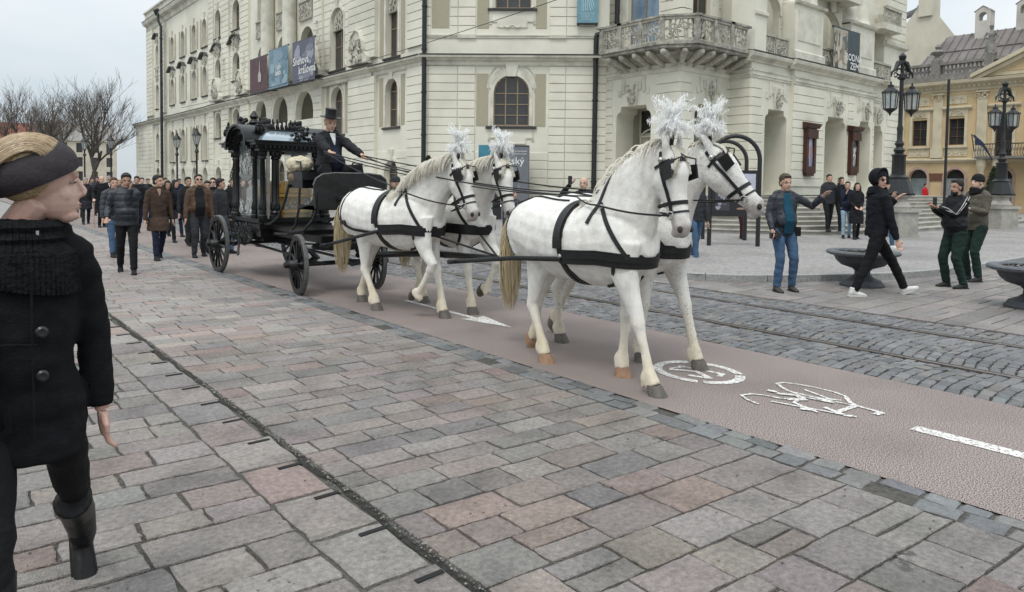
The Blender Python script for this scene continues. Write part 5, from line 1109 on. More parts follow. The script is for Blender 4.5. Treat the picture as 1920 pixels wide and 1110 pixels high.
def cart_wheel(x, y, r, side, ns=12, turn=0.):
    M = Matrix.Translation((x, y, r)) @ Matrix.Rotation(turn, 4, 'Z') @ Matrix.Rotation(pi / 2 * side, 4, 'Y')
    b = MB(M); n = 40
    prof = [(r, -.03), (r, .03), (r - .012, .036), (r - .075, .026), (r - .075, -.026), (r - .012, -.036)]; vs = []
    for j in range(n):
        a = 2 * pi * j / n; vs += [(cos(a) * q, sin(a) * q, z) for q, z in prof]
    b.add(vs, [(j * 6 + i, j * 6 + (i + 1) % 6, ((j + 1) % n) * 6 + (i + 1) % 6, ((j + 1) % n) * 6 + i) for j in range(n) for i in range(6)])
    w = hp('wheel', b, M_lac)
    t = MB(M); vs = []
    for j in range(n):
        a = 2 * pi * j / n; vs += [(cos(a) * q, sin(a) * q, z) for q, z in ((r + .001, -.031), (r + .012, -.026), (r + .012, .026), (r + .001, .031))]
    t.add(vs, [(j * 4 + i, j * 4 + (i + 1) % 4, ((j + 1) % n) * 4 + (i + 1) % 4, ((j + 1) % n) * 4 + i) for j in range(n) for i in range(4)]); hp('tyre', t, M_rim, w)
    for k in range(ns):
        a = 2 * pi * (k + .3) / ns; s = MB(M); s.tube([(cos(a) * .06, sin(a) * .06, .02), (cos(a) * r * .5, sin(a) * r * .5, .008), (cos(a) * (r - .07), sin(a) * (r - .07), 0)], [.026, .018, .023], 6); hp('spoke', s, M_lac, w, True)
    h = MB(M); h.lathe([(.05, -.12), (.075, -.1), (.095, -.03), (.095, .03), (.07, .08), (.065, .12), (.045, .14), (.045, .2), (.02, .21)], (0, 0, 0), 14); hp('hub', h, M_carv, w, True)
cart_wheel(3.98, 12.88, .49, -1, 14); cart_wheel(5.32, 12.88, .49, 1, 14); cart_wheel(4.08, 9.66, .42, -1, 12, radians(-8)); cart_wheel(5.26, 9.60, .42, 1, 12, radians(-8))
X0, X1, Y0, Y1 = 4.16, 5.34, 11.34, 12.74
def rail(b, z0, z1, o, gap=None):   # a frame running round the body
    b.box(X0 - o, X1 + o, Y0 - o, Y0 + .06, z0, z1); b.box(X0 - o, X1 + o, Y1 - .06, Y1 + o, z0, z1); 
    for ya, yb in (((Y0 + .06, Y1 - .06),) if not gap else ((Y0 + .06, gap[0]), (gap[1], Y1 - .06))): b.box(X0 - o, X0 + .06, ya, yb, z0, z1); b.box(X1 - .06, X1 + o, ya, yb, z0, z1)
b = MB(); b.box(X0 + .03, X1 - .03, Y0 + .03, Y1 - .03, .86, .95); rail(b, .93, .99, .05); rail(b, .82, .90, .03); b.box(X0 + .0, X1 - .0, Y0 + .0, Y1 - .0, .70, .82); b.box(X0 + .08, X1 - .08, Y0 + .1, Y1 - .3, .62, .7)
hp('body_frame', b, M_lac)
b = MB(); Fs = frame((X0 - .03, 0), (0, 1), (-1, 0)); Fn = frame((0, Y0 - .03), (1, 0), (0, -1))
relief(b, Fs, 12.04, .74, 1.0, .24, .0, 60, 3); relief(b, Fn, 4.75, .80, 1.0, .14, .0, 30, 4); relief(b, Fs, 11.55, .82, .35, .1, .0, 12, 8); relief(b, Fs, 12.6, .82, .35, .1, .0, 12, 9)
hp('carved_skirt', b, M_carv, smooth=True, kind='stuff'); b = MB(); b.prism([(12.04 + .45 * cos(a), .76 + .2 * sin(a)) for a in [pi + pi * i / 10 for i in range(11)]], -.02, .0, Fs); hp('skirt_panel', b, M_lac)
# columns: corner clusters and the two that flank the side arch
def hcol(x, y, r=.043, z0=.99, z1=2.1, silver=False):
    b = MB(); n = 14
    prof = [(r * 1.7, 0), (r * 1.7, .05), (r * 1.25, .07), (r * 1.4, .1), (r * 1.1, .13), (r * 1.3, .2), (r * 1.3, .24), (r, .27), (r, (z1 - z0) * .5), (r * .92, z1 - z0 - .16), (r * 1.25, z1 - z0 - .14), (r, z1 - z0 - .11), (r * 1.7, z1 - z0 - .03), (r * 1.8, z1 - z0)]
    b.lathe(prof, (x, y, z0), n); c = hp('column', b, M_lac, None, True)
    q = MB()
    for k in range(8):
        a = 2 * pi * k / 8; q.ell((x + cos(a) * r * 1.45, y + sin(a) * r * 1.45, z1 - .07), (r * .35, r * .35, .035), 6, 4); q.ell((x + cos(a) * r * 1.25, y + sin(a) * r * 1.25, z0 + .17), (r * .3, r * .3, .04), 6, 4)
    hp('capital_leaves', q, M_carv, c, True)
for x, y in ((X0 + .05, Y0 + .05), (X1 - .05, Y0 + .05), (X1 - .24, Y0 + .02), (X0 + .05, Y1 - .05), (X0 + .01, Y0 + .28), (X0 + .01, Y1 - .28), (X1 - .05, Y1 - .05), (X1 - .02, Y0 + .28), (X1 - .02, Y1 - .28), (X0 + .38, Y1 - .02), (X1 - .38, Y1 - .02)): hcol(x, y)
hcol(X0 + .25, Y0 + .03, .062)
b = MB(); b.box(X0 + .10, X0 + .16, Y0 + .02, Y0 + .05, .99, 2.08); hp('pale_pilaster', b, M_silver)
# cornice with the raised arch on each side
b = MB()
for z0, z1, o in ((2.08, 2.13, .04), (2.13, 2.17, .09), (2.17, 2.22, .13), (2.22, 2.245, .16)): rail(b, z0, z1, o, (11.66, 12.42))
b.box(X0 + .1, X1 - .1, Y0, Y1, 2.2, 2.24); hp('cornice', b, M_lac); b = MB()
for k in range(18):
    y = Y0 + .04 + k * .076
    if not 11.6 < y < 12.48: b.box(X0 - .12, X0 - .085, y - .012, y + .012, 2.125, 2.172)
for k in range(17): x = X0 + .04 + k * .072; b.box(x - .012, x + .012, Y0 - .12, Y0 - .085, 2.125, 2.172)
hp('dentils', b, M_carv)
for Xs, sg in ((X0, -1), (X1, 1)):
    F = frame((Xs, 0), (0, 1), (sg, 0)); yc = 12.04; ao = archpoly(yc - .52, yc + .52, 2.08, 2.50, 14, .38); ai = archpoly(yc - .40, yc + .40, 2.0, 2.36, 14, .30)
    b = MB(); trim_arch(b, F, yc - .37, yc + .37, 2.08, 2.38, .10, -.06, .07, 18, flat=.30); trim_arch(b, F, yc - .44, yc + .44, 2.2, 2.46, .05, .07, .14, 18, flat=.34, legs=False); trim_arch(b, F, yc - .46, yc + .46, 2.22, 2.50, .035, -.3, .18, 18, flat=.34, legs=False)
    a = hp('arch_hood', b, M_lac)
    q = MB()
    for u in range(15): w_ = pi * (u + .5) / 15; q.ell(F(yc + .41 * cos(w_), 2.10 + .345 * sin(w_), .07), .026, 6, 4)
    hp('arch_carving', q, M_carv, a, True)
    for k, (y0, y1) in enumerate(((Y0 + .10, Y0 + .23), (Y0 + .33, Y1 - .33), (Y1 - .23, Y1 - .10))):
        g = MB(); g.prism(([(y0, 1.0), (y1, 1.0), (y1, 2.08), (y0, 2.08)] if k != 1 else archpoly(yc - .37, yc + .37, 1.0, 2.39, 12, .31)), -.03, -.024, F); gl = hp('side_glass', g, M_clear)
        e = MB(); c = (y0 + y1) / 2; w = (y1 - y0); rr = random.Random(k + 3)
        for i in range(int(w * 40) + 6):
            for (zz, hh) in ((1.18, .2), (1.86, .24)):
                cx, cz = c + rr.uniform(-.45, .45) * w, zz + rr.uniform(-.5, .5) * hh; a0, r_ = rr.uniform(0, 6), rr.uniform(.02, .05)
                if w > .3: e.tube([F(cx + cos(a0 + t * .9) * r_, cz + sin(a0 + t * .9) * r_ * 1.4, -.02) for t in range(6)], .007, 3)
        if w > .3:
            for i in range(14): e.tube([F(y0 + .04 + i * (w - .08) / 13, 1.74 - .05 * sin(i / 13 * pi), -.02), F(y0 + .04 + i * (w - .08) / 13, 1.68 - .08 * sin(i / 13 * pi), -.02)], .009, 3)
        if e.v: hp('etched_scrolls', e, M_etch, gl, kind='stuff')
g = MB(); g.box(X0 + .4, X1 - .28, Y0 + .03, Y0 + .034, 1.0, 2.08); hp('front_glass', g, M_clear)
# roof, cresting, urns
b = MB(); vs = []; ring = [(X0 + .02, Y0 + .02), (X1 - .02, Y0 + .02), (X1 - .02, Y1 - .02), (X0 + .02, Y1 - .02)]
cx, cy = (X0 + X1) / 2, (Y0 + Y1) / 2
for t, z in ((0, 2.24), (.10, 2.31), (.25, 2.37), (.45, 2.42), (.62, 2.44)): vs += [(x + (cx - x) * t, y + (cy - y) * t, z) for x, y in ring]
b.add(vs, [(4 * i + j, 4 * i + (j + 1) % 4, 4 * i + 4 + (j + 1) % 4, 4 * i + 4 + j) for i in range(4) for j in range(4)] + [(16, 17, 18, 19)]); hp('roof', b, M_roofm, None, True)
b = MB()
def crest(A, B_, z, h, n):
    A, B_ = Vector(A), Vector(B_)
    for i in range(n):
        p = A + (B_ - A) * (i + .5) / n; b.ell((p.x, p.y, z + h * .3), (.03, .03, h * .32), 6, 5); b.ell((p.x, p.y, z + h * .75), (.018, .018, h * .25), 6, 4); q = A + (B_ - A) * (i + 1) / n
        b.tube([(p.x + (q.x - p.x) * t, p.y + (q.y - p.y) * t, z + h * .35 * sin(pi * t / 1.0)) for t in (0, .3, .6, .9)], .012, 4)
    b.tube([(A.x, A.y, z), (B_.x, B_.y, z)], .02, 5)
cr0 = [(X0 + .32, Y0 + .42), (X1 - .32, Y0 + .42), (X1 - .32, Y1 - .42), (X0 + .32, Y1 - .42)]
for i in range(4): crest(cr0[i], cr0[(i + 1) % 4], 2.44, .2, 7 if i % 2 == 0 else 14)
b.box(X0 + .3, X1 - .3, Y0 + .4, Y1 - .4, 2.40, 2.46)
for k in range(26): a = R.uniform(0, 6.3); b.ell((X0 + .26 + .22 * cos(a), Y1 - .38 + .2 * sin(a), 2.44 + R.uniform(0, .22)), R.uniform(.03, .06), 6, 4)
b.lathe([(.06, 2.55), (.09, 2.6), (.05, 2.66), (.08, 2.70), (.02, 2.80)], (X0 + .26, Y1 - .38, 0), 10)
hp('cresting', b, M_carv, None, True); b = MB()
for k in range(60): a = R.uniform(0, pi); rr = R.uniform(.3, 1); b.ell((cx + .15 - .26 * cos(a) * rr, Y0 + .05 + R.uniform(-.04, .04), 2.24 + .24 * sin(a) * rr), R.uniform(.02, .035), 6, 4)
hp('front_carving', b, M_carv, None, True)
def urn(x, y, z, k=1., name='urn'):
    b = MB(); b.lathe([(r_ * k, z_ * k) for r_, z_ in [(.08, 0), (.08, .02), (.03, .04), (.025, .08), (.05, .1), (.075, .17), (.07, .21), (.08, .225), (.05, .24), (.045, .28), (.02, .30), (.025, .33), (.004, .37)]], (x, y, z), 14); o = hp(name, b, M_lac, None, True)
    q = MB()
    for i in range(8): a = 2 * pi * i / 8; q.ell((x + cos(a) * .07 * k, y + sin(a) * .07 * k, z + .16 * k), (.02 * k, .02 * k, .045 * k), 6, 4)
    hp('urn_leaves', q, M_carv, o, True)
for x, y in ((X0 - .06, Y1 - .04), (X1 + .06, Y0 - .04), (X1 + .06, Y1 - .04)): urn(x, y, 2.245)
urn(X0 + .10, Y0 + .30, 2.28, 1.0); urn(X0 - .04, Y0 + .7, 2.5, .3)
# coffin inside: its own thing
CF = thing('coffin', 'gilded coffin with ornamental bands lying inside the glass hearse', 'coffin', (4.85, 12.2, .97))
b = MB()
for z0, z1, o in ((1.0, 1.08, 0), (1.08, 1.12, -.03), (1.12, 1.34, .01), (1.34, 1.39, -.02), (1.40, 1.47, .0), (1.47, 1.55, .06), (1.55, 1.6, .13)):
    b.add([(4.52 + o, 11.5 + o, z0), (5.1 - o, 11.5 + o, z0), (5.1 - o, 12.64 - o, z0), (4.52 + o, 12.64 - o, z0), (4.53 + o, 11.51 + o, z1), (5.09 - o, 11.51 + o, z1), (5.09 - o, 13.04 - o, z1), (4.53 + o, 13.04 - o, z1)], [(0, 3, 2, 1), (4, 5, 6, 7), (0, 1, 5, 4), (1, 2, 6, 5), (2, 3, 7, 6), (3, 0, 4, 7)])
b.build('chest', M_gold, CF, world=True); b = MB(); relief(b, frame((0, 11.5), (1, 0), (0, -1)), 4.81, 1.23, .5, .16, -.0, 22, 4); relief(b, frame((4.53, 0), (0, 1), (-1, 0)), 12.1, 1.23, 1.0, .16, 0, 40, 5); b.build('silver_band', M_silver, CF, world=True, smooth=True)
b = MB(); b.box(4.45, 5.17, 11.40, 12.69, .953, .999); hp('bier', b, M_lac)
b = MB(); b.add([(4.3, 11.95, 1.45), (4.5, 11.95, 1.62), (4.5, 12.4, 1.62), (4.3, 12.4, 1.45), (4.3, 11.95, 1.0), (4.3, 12.4, 1.0)], [(0, 1, 2, 3), (0, 3, 5, 4)]); tag(b.build('folded_cloth', mat('white_cloth', (.6, .6, .58), .8, .08, 6, bump=.2)), 'white folded cloth lying beside the coffin behind the side glass', 'cloth')
# driver's box, dashboard, ironwork
b = MB()
def plate(pts, t=.04): 
    b.add([(x, y, z) for x, y, z in pts] + [(x, y + t, z) for x, y, z in pts], [tuple(range(len(pts))), tuple(range(2 * len(pts) - 1, len(pts) - 1, -1))] + [(i, (i + 1) % len(pts), len(pts) + (i + 1) % len(pts), len(pts) + i) for i in range(len(pts))])
w0, w1 = 4.15, 5.29; P = [(w0 + .03, 9.32, 1.22), (w0, 9.3, 1.55), (w0 + .03, 9.28, 1.64), (w0 + .12, 9.27, 1.70), (w0 + .3, 9.27, 1.72), (w1 - .3, 9.27, 1.72), (w1 - .12, 9.27, 1.70), (w1 - .03, 9.28, 1.64), (w1, 9.3, 1.55), (w1 - .03, 9.32, 1.22)]
plate(P); da = hp('dashboard', b, M_leath); b = MB(); b.tube([(x, y + .02, z) for x, y, z in P[1:-1]], .016, 6); hp('dashboard_rim', b, M_rim, da, True)
b = MB(); b.box(4.2, 5.24, 9.32, 9.95, 1.2, 1.26); b.add([(4.2, 9.3, 1.2), (4.2, 9.3, 1.45), (4.2, 9.6, 1.26), (4.2, 9.95, 1.2)], [(0, 1, 2, 3)]); hp('footboard', b, M_lac)
b = MB(); b.box(4.24, 5.20, 9.9, 10.42, 1.5, 1.62); b.box(4.24, 5.2, 10.36, 10.44, 1.62, 1.78); hp('seat_box', b, M_lac)
b = MB(); b.box(4.22, 5.22, 9.86, 10.42, 1.62, 1.74); hp('seat_cushion', b, M_leath)
for x in (4.22, 5.2):
    b = MB(); b.tube([(x, 10.35, 1.55), (x, 10.5, 1.3), (x, 10.75, 1.05), (x, 11.1, .92), (x, 11.4, .9)], .02, 6); b.tube([(x, 9.95, 1.5), (x, 9.98, 1.2), (x, 10.1, .95), (x, 10.4, .8), (x, 10.9, .78)], .018, 6); b.tube([(x, 9.34, 1.25), (x, 9.5, 1.05), (x, 9.8, .9), (x, 10.3, .85)], .022, 6)
    b.tube([(x, 9.9, 1.72), (x, 9.92, 1.88), (x, 10.2, 1.9), (x, 10.4, 1.75)], .012, 6); hp('seat_irons', b, M_iron, None, True)
b = MB(); b.box(4.35, 5.1, 9.5, 11.4, .72, .82); b.box(4.3, 5.2, 10.0, 11.4, .82, .88); b.lathe([(.36, .62), (.36, .66), (.3, .68), (.3, .72)], (4.68, 9.7, 0), 20); hp('perch', b, M_lac)
for y, z, x0, x1 in ((9.64, .42, 4.1, 5.24), (12.88, .49, 4.0, 5.3)): b = MB(); b.tube([(x0, y, z), (x1, y, z)], .032, 8); hp('axle', b, M_iron, None, True)
def spring(x, y, z, L, h, axis='y'):
    b = MB()
    for s_ in (-1, 1):
        for k in range(3):
            l = L * (1 - k * .22); b.tube([((x, y + l * u, z + s_ * h * (1 - u * u * (1.0 - k * .08)) * (1) - s_ * k * .012) if axis == 'y' else (x + l * u, y, z + s_ * h * (1 - u * u) - s_ * k * .012)) for u in (-1, -.75, -.5, -.25, 0, .25, .5, .75, 1)], [(.007, .025)] * 9, 6)
    b.ell((x, y, z + h), (.04, .05, .02)); b.ell((x, y, z - h), (.04, .05, .02)); hp('leaf_spring', b, M_iron, None, True)
b = MB(); b.box(4.4, 5.1, 12.5, 13.0, .60, .70); hp('axle_block', b, M_lac)
for x in (4.22, 5.16): spring(x, 12.80, .56, .42, .1); spring(x, 9.66, .54, .36, .08)
b = MB(); b.tube([(4.2, 9.22, .72), (4.7, 9.12, .72), (5.25, 9.22, .72)], .028, 6); b.tube([(4.35, 9.2, .72), (4.55, 9.7, .62)], .02, 6); b.tube([(5.1, 9.2, .72), (4.8, 9.7, .62)], .02, 6); b.tube([(4.68, 9.7, .5), (4.72, 9.3, .42), (4.75, 8.8, .52)], .03, 6)
for x in (4.25, 4.6, 4.85, 5.2): b.tube([(x + cos(a) * .03, 9.14, .72 + sin(a) * .03) for a in [k * .8 for k in range(9)]], .008, 4)
hp('splinter_bar', b, M_iron, None, True)
b = MB(); b.tube([(4.82, 9.3, .55), (4.84, 7.5, .72), (4.86, 6.1, .78)], [.045, .04, .032], 8); b.tube([(4.86, 6.12, .78), (4.86, 6.0, .80), (4.86, 5.95, .74)], [.03, .025, .012], 6); hp('pole', b, M_lac, None, True)
b = MB(); b.tube([(4.0, 9.25, .75), (4.35, 9.6, .7)], .015, 5); b.tube([(4.4, 9.5, .42), (4.45, 12.5, .5)], .022, 6); b.tube([(4.95, 9.5, .42), (4.9, 12.5, .5)], .022, 6); b.tube([(4.1, 12.2, .7), (4.1, 12.2, .5), (4.05, 12.1, .35)], .02, 5); hp('reach_rods', b, M_iron, None, True)
# carriage lamp bracket on the body corner, whip
b = MB(); b.tube([(4.15, 9.9, 1.8), (3.95, 10.2, 2.35), (3.9, 10.9, 2.45)], [.012, .008, .004], 5)
# sheepskin over the seat end: thing of its own
def fleece(c, r, n, nm):
    b = MB(); b.ell(c, r, 14, 8); b.ell((c[0] + .0, c[1] + r[1] * .5, c[2] - r[2] * .8), (r[0] * .9, r[1] * .7, r[2] * .6), 12, 8)
    for k in range(n):
        a, t = R.uniform(0, 6.28), R.uniform(-1, 1); rr = sqrt(1 - t * t); p = (c[0] + r[0] * rr * cos(a), c[1] + r[1] * rr * sin(a), c[2] + r[2] * t); b.ell(p, R.uniform(.016, .03), 6, 4)
    me = remesh(b, .012, 1, name='fleece'); return me
SK = thing('sheepskin', 'shaggy cream sheepskin draped over the end of the driver seat', 'sheepskin', (4.34, 10.25, 1.72))
me = fleece((0.0, .0, .13), (.16, .27, .11), 420, 's'); mobj('fleece', me, mat('fleece', (.48, .42, .30), .95, .25, 14, bump=.6, bscale=60, col2=(.62, .56, .43)), SK)
b = MB(); b.ell((-.03, .02, -.06), (.12, .17, .10), 12, 8); mobj('underside', remesh(b, .015, 2), mat('hide', (.20, .14, .09), .9, .3, 10, bump=.4, bscale=40), SK)
# ---------------------------------------------------------------- the white horses
M_coat = mat('white_coat', (.72, .70, .655), .75, .1, 16, bump=.35, bscale=150, vc=True, col2=(.86, .85, .82), detail=10, spec=.2, stretch=(1, 1.6, .45), thr=(.3, .6), sheen=.15)
M_fleck = mat('fleabitten_coat', (.52, .51, .485), .8, .1, 60, bump=.5, bscale=150, vc=True, col2=(.84, .83, .80), detail=6, spec=.25, thr=(.33, .46), sheen=.1)
M_mane = mat('mane_hair', (.50, .46, .38), .75, .2, 30, col2=(.74, .71, .63), spec=.3, sheen=.2)
M_tail = mat('tail_hair', (.42, .33, .19), .75, .2, 26, col2=(.64, .56, .40), spec=.3, stretch=(1, 1, .15))
M_hoof = mat('hoof_horn', (.075, .068, .06), .6, .3, 20, bump=.3, col2=(.14, .12, .10)); M_hoof2 = mat('pale_hoof', (.30, .18, .11), .6, .3, 20, bump=.3)
M_eye = mat('dark_eye', (.012, .01, .009), .1, .2, spec=.8); M_nost = mat('nostril', (.035, .028, .028), .8, .2)
M_plume = thin_mat('plume_white', (.98, .98, .97))
M_harn = mat('harness_leather', (.010, .010, .0105), .42, .3, 20, bump=.2, bscale=80, spec=.35); M_buck = mat('buckle_metal', (.5, .5, .48), .25, .1, metal=.9)
def two_bone(A, T, l1, l2, sgn):
    """planar knee position between A and T (x, z); sgn +1 bends forward"""
    dx, dz = T[0] - A[0], T[1] - A[1]; d = sqrt(dx * dx + dz * dz); k = max(1, d / (l1 + l2) * 1.001); l1 *= k; l2 *= k
    a = (l1 * l1 - l2 * l2 + d * d) / (2 * d); h = sqrt(max(0, l1 * l1 - a * a)); mx_, mz_ = A[0] + dx * a / d, A[1] + dz * a / d; px, pz = -dz / d, dx / d
    return (mx_ + px * h * sgn, mz_ + pz * h * sgn)
class Horse:
    def __init__(s, loc, rz, label, fore, hind, poll=(1.0, 1.84), face=15, hyaw=0, nyaw=0, k=1., seed=1, coat=None, mane_side=-1, mane_n=420, crest=.02, fleck=False, hoofs=None):
        s.t = thing('horse', label, 'horse', loc, rz, 'white horses drawing the hearse'); s.k = k; t = s.t; b = MB(); r_ = random.Random(seed)
        tor = [(-.875, 1.22, .02, .03), (-.865, 1.17, .12, .13), (-.82, 1.17, .20, .21), (-.72, 1.185, .27, .27), (-.55, 1.18, .325, .315), (-.38, 1.145, .345, .315), (-.18, 1.11, .345, .33), (.03, 1.10, .35, .335), (.22, 1.11, .36, .32), (.38, 1.13, .375, .29), (.52, 1.14, .34, .265), (.64, 1.13, .26, .23), (.74, 1.12, .18, .17), (.79, 1.12, .08, .09)]
        b.tube([(x, 0, z) for x, z, a, c in tor], [(a, c) for x, z, a, c in tor], 20)
        # neck
        P = Vector((poll[0], 0, poll[1])); B0 = Vector((.42, 0, 1.16)); s.nyaw = radians(nyaw)
        T_ = (P - B0); nk = []
        for u, ra, rb in ((0, .36, .20), (.22, .335, .185), (.42, .285, .155), (.62, .225, .125), (.8, .175, .10), (.95, .135, .088)):
            c = B0 + T_ * u + Vector((-.06, 0, .05)) * sin(pi * u) + Vector((0, 0, crest)) * sin(pi * u)
            c.y = math.tan(s.nyaw) * (c.x - .42) * min(1, u * 1.3); nk.append((c, ra, rb))
        b.tube([c for c, _, _ in nk], [(a, c) for _, a, c in nk], 16)
        s.crest = []
        for i, (c, ra, rb) in enumerate(nk):
            tg = (nk[min(i + 1, 5)][0] - nk[max(0, i - 1)][0]).normalized(); a = Vector((0, 0, 1)) - tg * tg.z; a.normalize(); s.crest.append((c + a * ra * .97, a, rb))
        # head frame: origin at poll, H down the face, Fd forehead normal
        hy = radians(hyaw) + s.nyaw; fa = radians(face); pp = nk[-1][0] + (P - nk[-1][0]) * 0 + Vector((0.02, 0, .03))
        H = Vector((sin(fa), 0, -cos(fa))); Fd = Vector((cos(fa), 0, sin(fa))); Rz = Matrix.Rotation(hy, 3, 'Z'); H = Rz @ H; Fd = Rz @ Fd; Ld = H.cross(Fd).normalized(); Ld = -Ld if Ld.dot(Rz @ Vector((0, 1, 0))) < 0 else Ld
        s.hp = lambda a, f, l: pp + H * a + Fd * f + Ld * l
        s.H, s.Fd, s.Ld = H, Fd, Ld
        hd = [(-.05, .0, .05, .05), (.0, .0, .105, .082), (.08, -.02, .142, .098), (.17, -.035, .158, .104), (.26, -.035, .145, .092), (.35, -.018, .112, .073), (.44, -.0, .086, .062), (.52, .006, .076, .062), (.58, .004, .070, .062), (.625, -.004, .052, .052), (.645, -.008, .02, .025)]
        b.tube([s.hp(a, f, 0) for a, f, _, _ in hd], [(x, y) for _, _, x, y in hd], 14, upv=Fd)
        b.ell(s.hp(.545, .035, 0), .058, 10, 8); b.ell(s.hp(.60, -.05, 0), (.045, .045, .04), 10, 8)
        for sg in (-1, 1):
            b.ell(s.hp(.2, -.075, sg * .055), (.07, .05, .09), 10, 8); b.ell(s.hp(.155, .06, sg * .078), (.035, .035, .03), 8, 6); b.ell(s.hp(.56, .03, sg * .048), (.03, .025, .035), 8, 6)
            b.tube([s.hp(.0, .01, sg * .055), s.hp(-.07, .03, sg * .075), s.hp(-.13, .035, sg * .085), s.hp(-.165, .03, sg * .08)], [(.035, .035), (.034, .024), (.026, .018), (.006, .006)], 8, upv=Fd)
        # legs
        s.hooves = []
        for sg, (hx, hz, pa, ex) in zip((-1, 1), fore):     # right (near), left; hoof point x, z, pastern angle from the vertical, elbow shift
            y = sg * .125; E_ = (.46 + ex, .93); pr = radians(pa); fet = (hx - sin(pr) * .14, hz + cos(pr) * .14 + .03); kn = two_bone(E_, fet, .385, .33, 1)
            sh = (.52 + ex * .6, 1.16); mid = (E_[0] * .5 + kn[0] * .5, E_[1] * .5 + kn[1] * .5); cm = (kn[0] * .5 + fet[0] * .5, kn[1] * .5 + fet[1] * .5); cor = (hx - sin(pr) * .055, hz + cos(pr) * .055 + .02)
            u = (fet[0] - kn[0], fet[1] - kn[1]); q = sqrt(u[0] ** 2 + u[1] ** 2); u = (u[0] / q, u[1] / q); pts = [(*sh, .185, .10), (*E_, .145, .085), (mid[0], mid[1], .088, .070), (kn[0] - u[0] * .07, kn[1] - u[1] * .07, .060, .054), (*kn, .060, .056), (kn[0] + u[0] * .06, kn[1] + u[1] * .06, .046, .042), (*cm, .038, .034), (fet[0] - u[0] * .05, fet[1] - u[1] * .05, .044, .040), (*fet, .054, .050), (*cor, .056, .056)]
            b.tube([(x, y - sg * .035 * min(1, max(0, (1 - z))), z) for x, z, _, _ in pts], [(a, c) for _, _, a, c in pts], 12, upv=(1, 0, 0)); s.hooves.append((hx, y - sg * .03, hz, pr, cor)); s.feather(b, fet, y - sg * .03, r_)
            b.ell((.50 + ex * .4, sg * .17, 1.12), (.15, .075, .24), 12, 8, Matrix.Rotation(-.45, 3, 'Y')); b.ell((.63, sg * .10, 1.02), (.13, .11, .15), 10, 8)
        for sg, (hx, hz, pa, ex) in zip((-1, 1), hind):
            y = sg * .135; S_ = (-.44 + ex, .90); pr = radians(pa); fet = (hx - sin(pr) * .14, hz + cos(pr) * .14 + .03); hk = two_bone(S_, fet, .42, .37, -1)
            cor = (hx - sin(pr) * .055, hz + cos(pr) * .055 + .02); u = (fet[0] - hk[0], fet[1] - hk[1]); q = sqrt(u[0] ** 2 + u[1] ** 2); u = (u[0] / q, u[1] / q); mid = (S_[0] * .5 + hk[0] * .5 - .015, S_[1] * .5 + hk[1] * .5); cm = (hk[0] * .5 + fet[0] * .5, hk[1] * .5 + fet[1] * .5)
            pts = [(-.60, 1.22, .23, .13), (-.53 + ex * .6, 1.05, .22, .125), (S_[0] - .02, S_[1], .165, .095), (mid[0], mid[1], .092, .065), (hk[0] + (mid[0] - hk[0]) * .25, hk[1] + (mid[1] - hk[1]) * .25, .064, .048), (hk[0] - .005, hk[1], .066, .052), (hk[0] + u[0] * .08, hk[1] + u[1] * .08, .050, .042), (*cm, .041, .037), (fet[0] - u[0] * .05, fet[1] - u[1] * .05, .046, .042), (*fet, .056, .051), (*cor, .057, .057)]
            b.tube([(x, y, z) for x, z, _, _ in pts], [(a, c) for _, _, a, c in pts], 12, upv=(1, 0, 0)); s.hooves.append((hx, y, hz, pr, cor)); s.feather(b, fet, y, r_)
            b.ell((-.60, sg * .15, 1.14), (.21, .13, .26), 12, 8)
        b.tube([(-.82, 0, 1.36), (-.90, 0, 1.30), (-.95, 0, 1.15)], [.07, .06, .05], 8)
        b.v = [v * k for v in b.v]
        def bumpy(c, n): return c + n * (noise.noise(c * 5) * .005 + noise.noise(Vector((c.x * 11, c.y * 11, c.z * 6))) * .004 + noise.noise(c * 34) * .0016)
        me = remesh(b, .0125, 5, .5, bumpy, 'horse_body'); kk = k
        def cfn(c):
            z = c.z / kk; f = noise.noise(c * 3.2) * .5 + .5; L_ = max(0, min(1, (.62 - z) / .4)); m_ = Vector((1, .99, .97)) * (1 - .16 * f - .14 * max(0, noise.noise(c * 7)))
            m_ = m_.lerp(Vector((.80, .70, .52)), L_ * (.55 + .4 * f)); q = (c / kk - s.hp(.58, 0, 0)).length; w = max(0, min(1, (.13 - q) / .07)); m_ = m_.lerp(Vector((.40, .36, .36)), w * .9)
            for sg in (-1, 1): q = (c / kk - s.hp(.155, .068, sg * .098)).length; m_ = m_.lerp(Vector((.40, .38, .37)), max(0, min(1, (.062 - q) / .035)) * .8)
            r2 = noise.noise(c * 14 + Vector((seed, 0, 0))); m_ *= 1 - max(0, r2) * .14
            j = max(0, 1 - abs(z - .55) / .1) * .25; m_ = m_.lerp(Vector((.72, .64, .52)), j * f)
            return m_
        vcolor(me, cfn); s.body = mobj('body', me, coat or M_coat, t); bm = bmesh.new(); bm.from_mesh(me); s.bvh = BVHTree.FromBMesh(bm); bm.free()
        for i, (hx, y, hz, pr, cor) in enumerate(s.hooves):
            h = MB(); ax = Vector((sin(pr) * .6, 0, -1)).normalized(); c0 = Vector((cor[0], y, cor[1] + .012)); c1 = Vector((hx + .012, y, hz)); n = 14; vs = []
            tl = 0 if hz < .02 else pr - .45
            for (q, ra) in ((0, .053), (.3, .062), (1, .073)):
                c = c0.lerp(c1, q)
                for j in range(n):
                    a = 2 * pi * j / n; d = Vector((cos(a) * ra * 1.08, sin(a) * ra, 0)); d = Matrix.Rotation(-tl, 3, 'Y') @ d if tl else d; vs.append((c + d) * k)
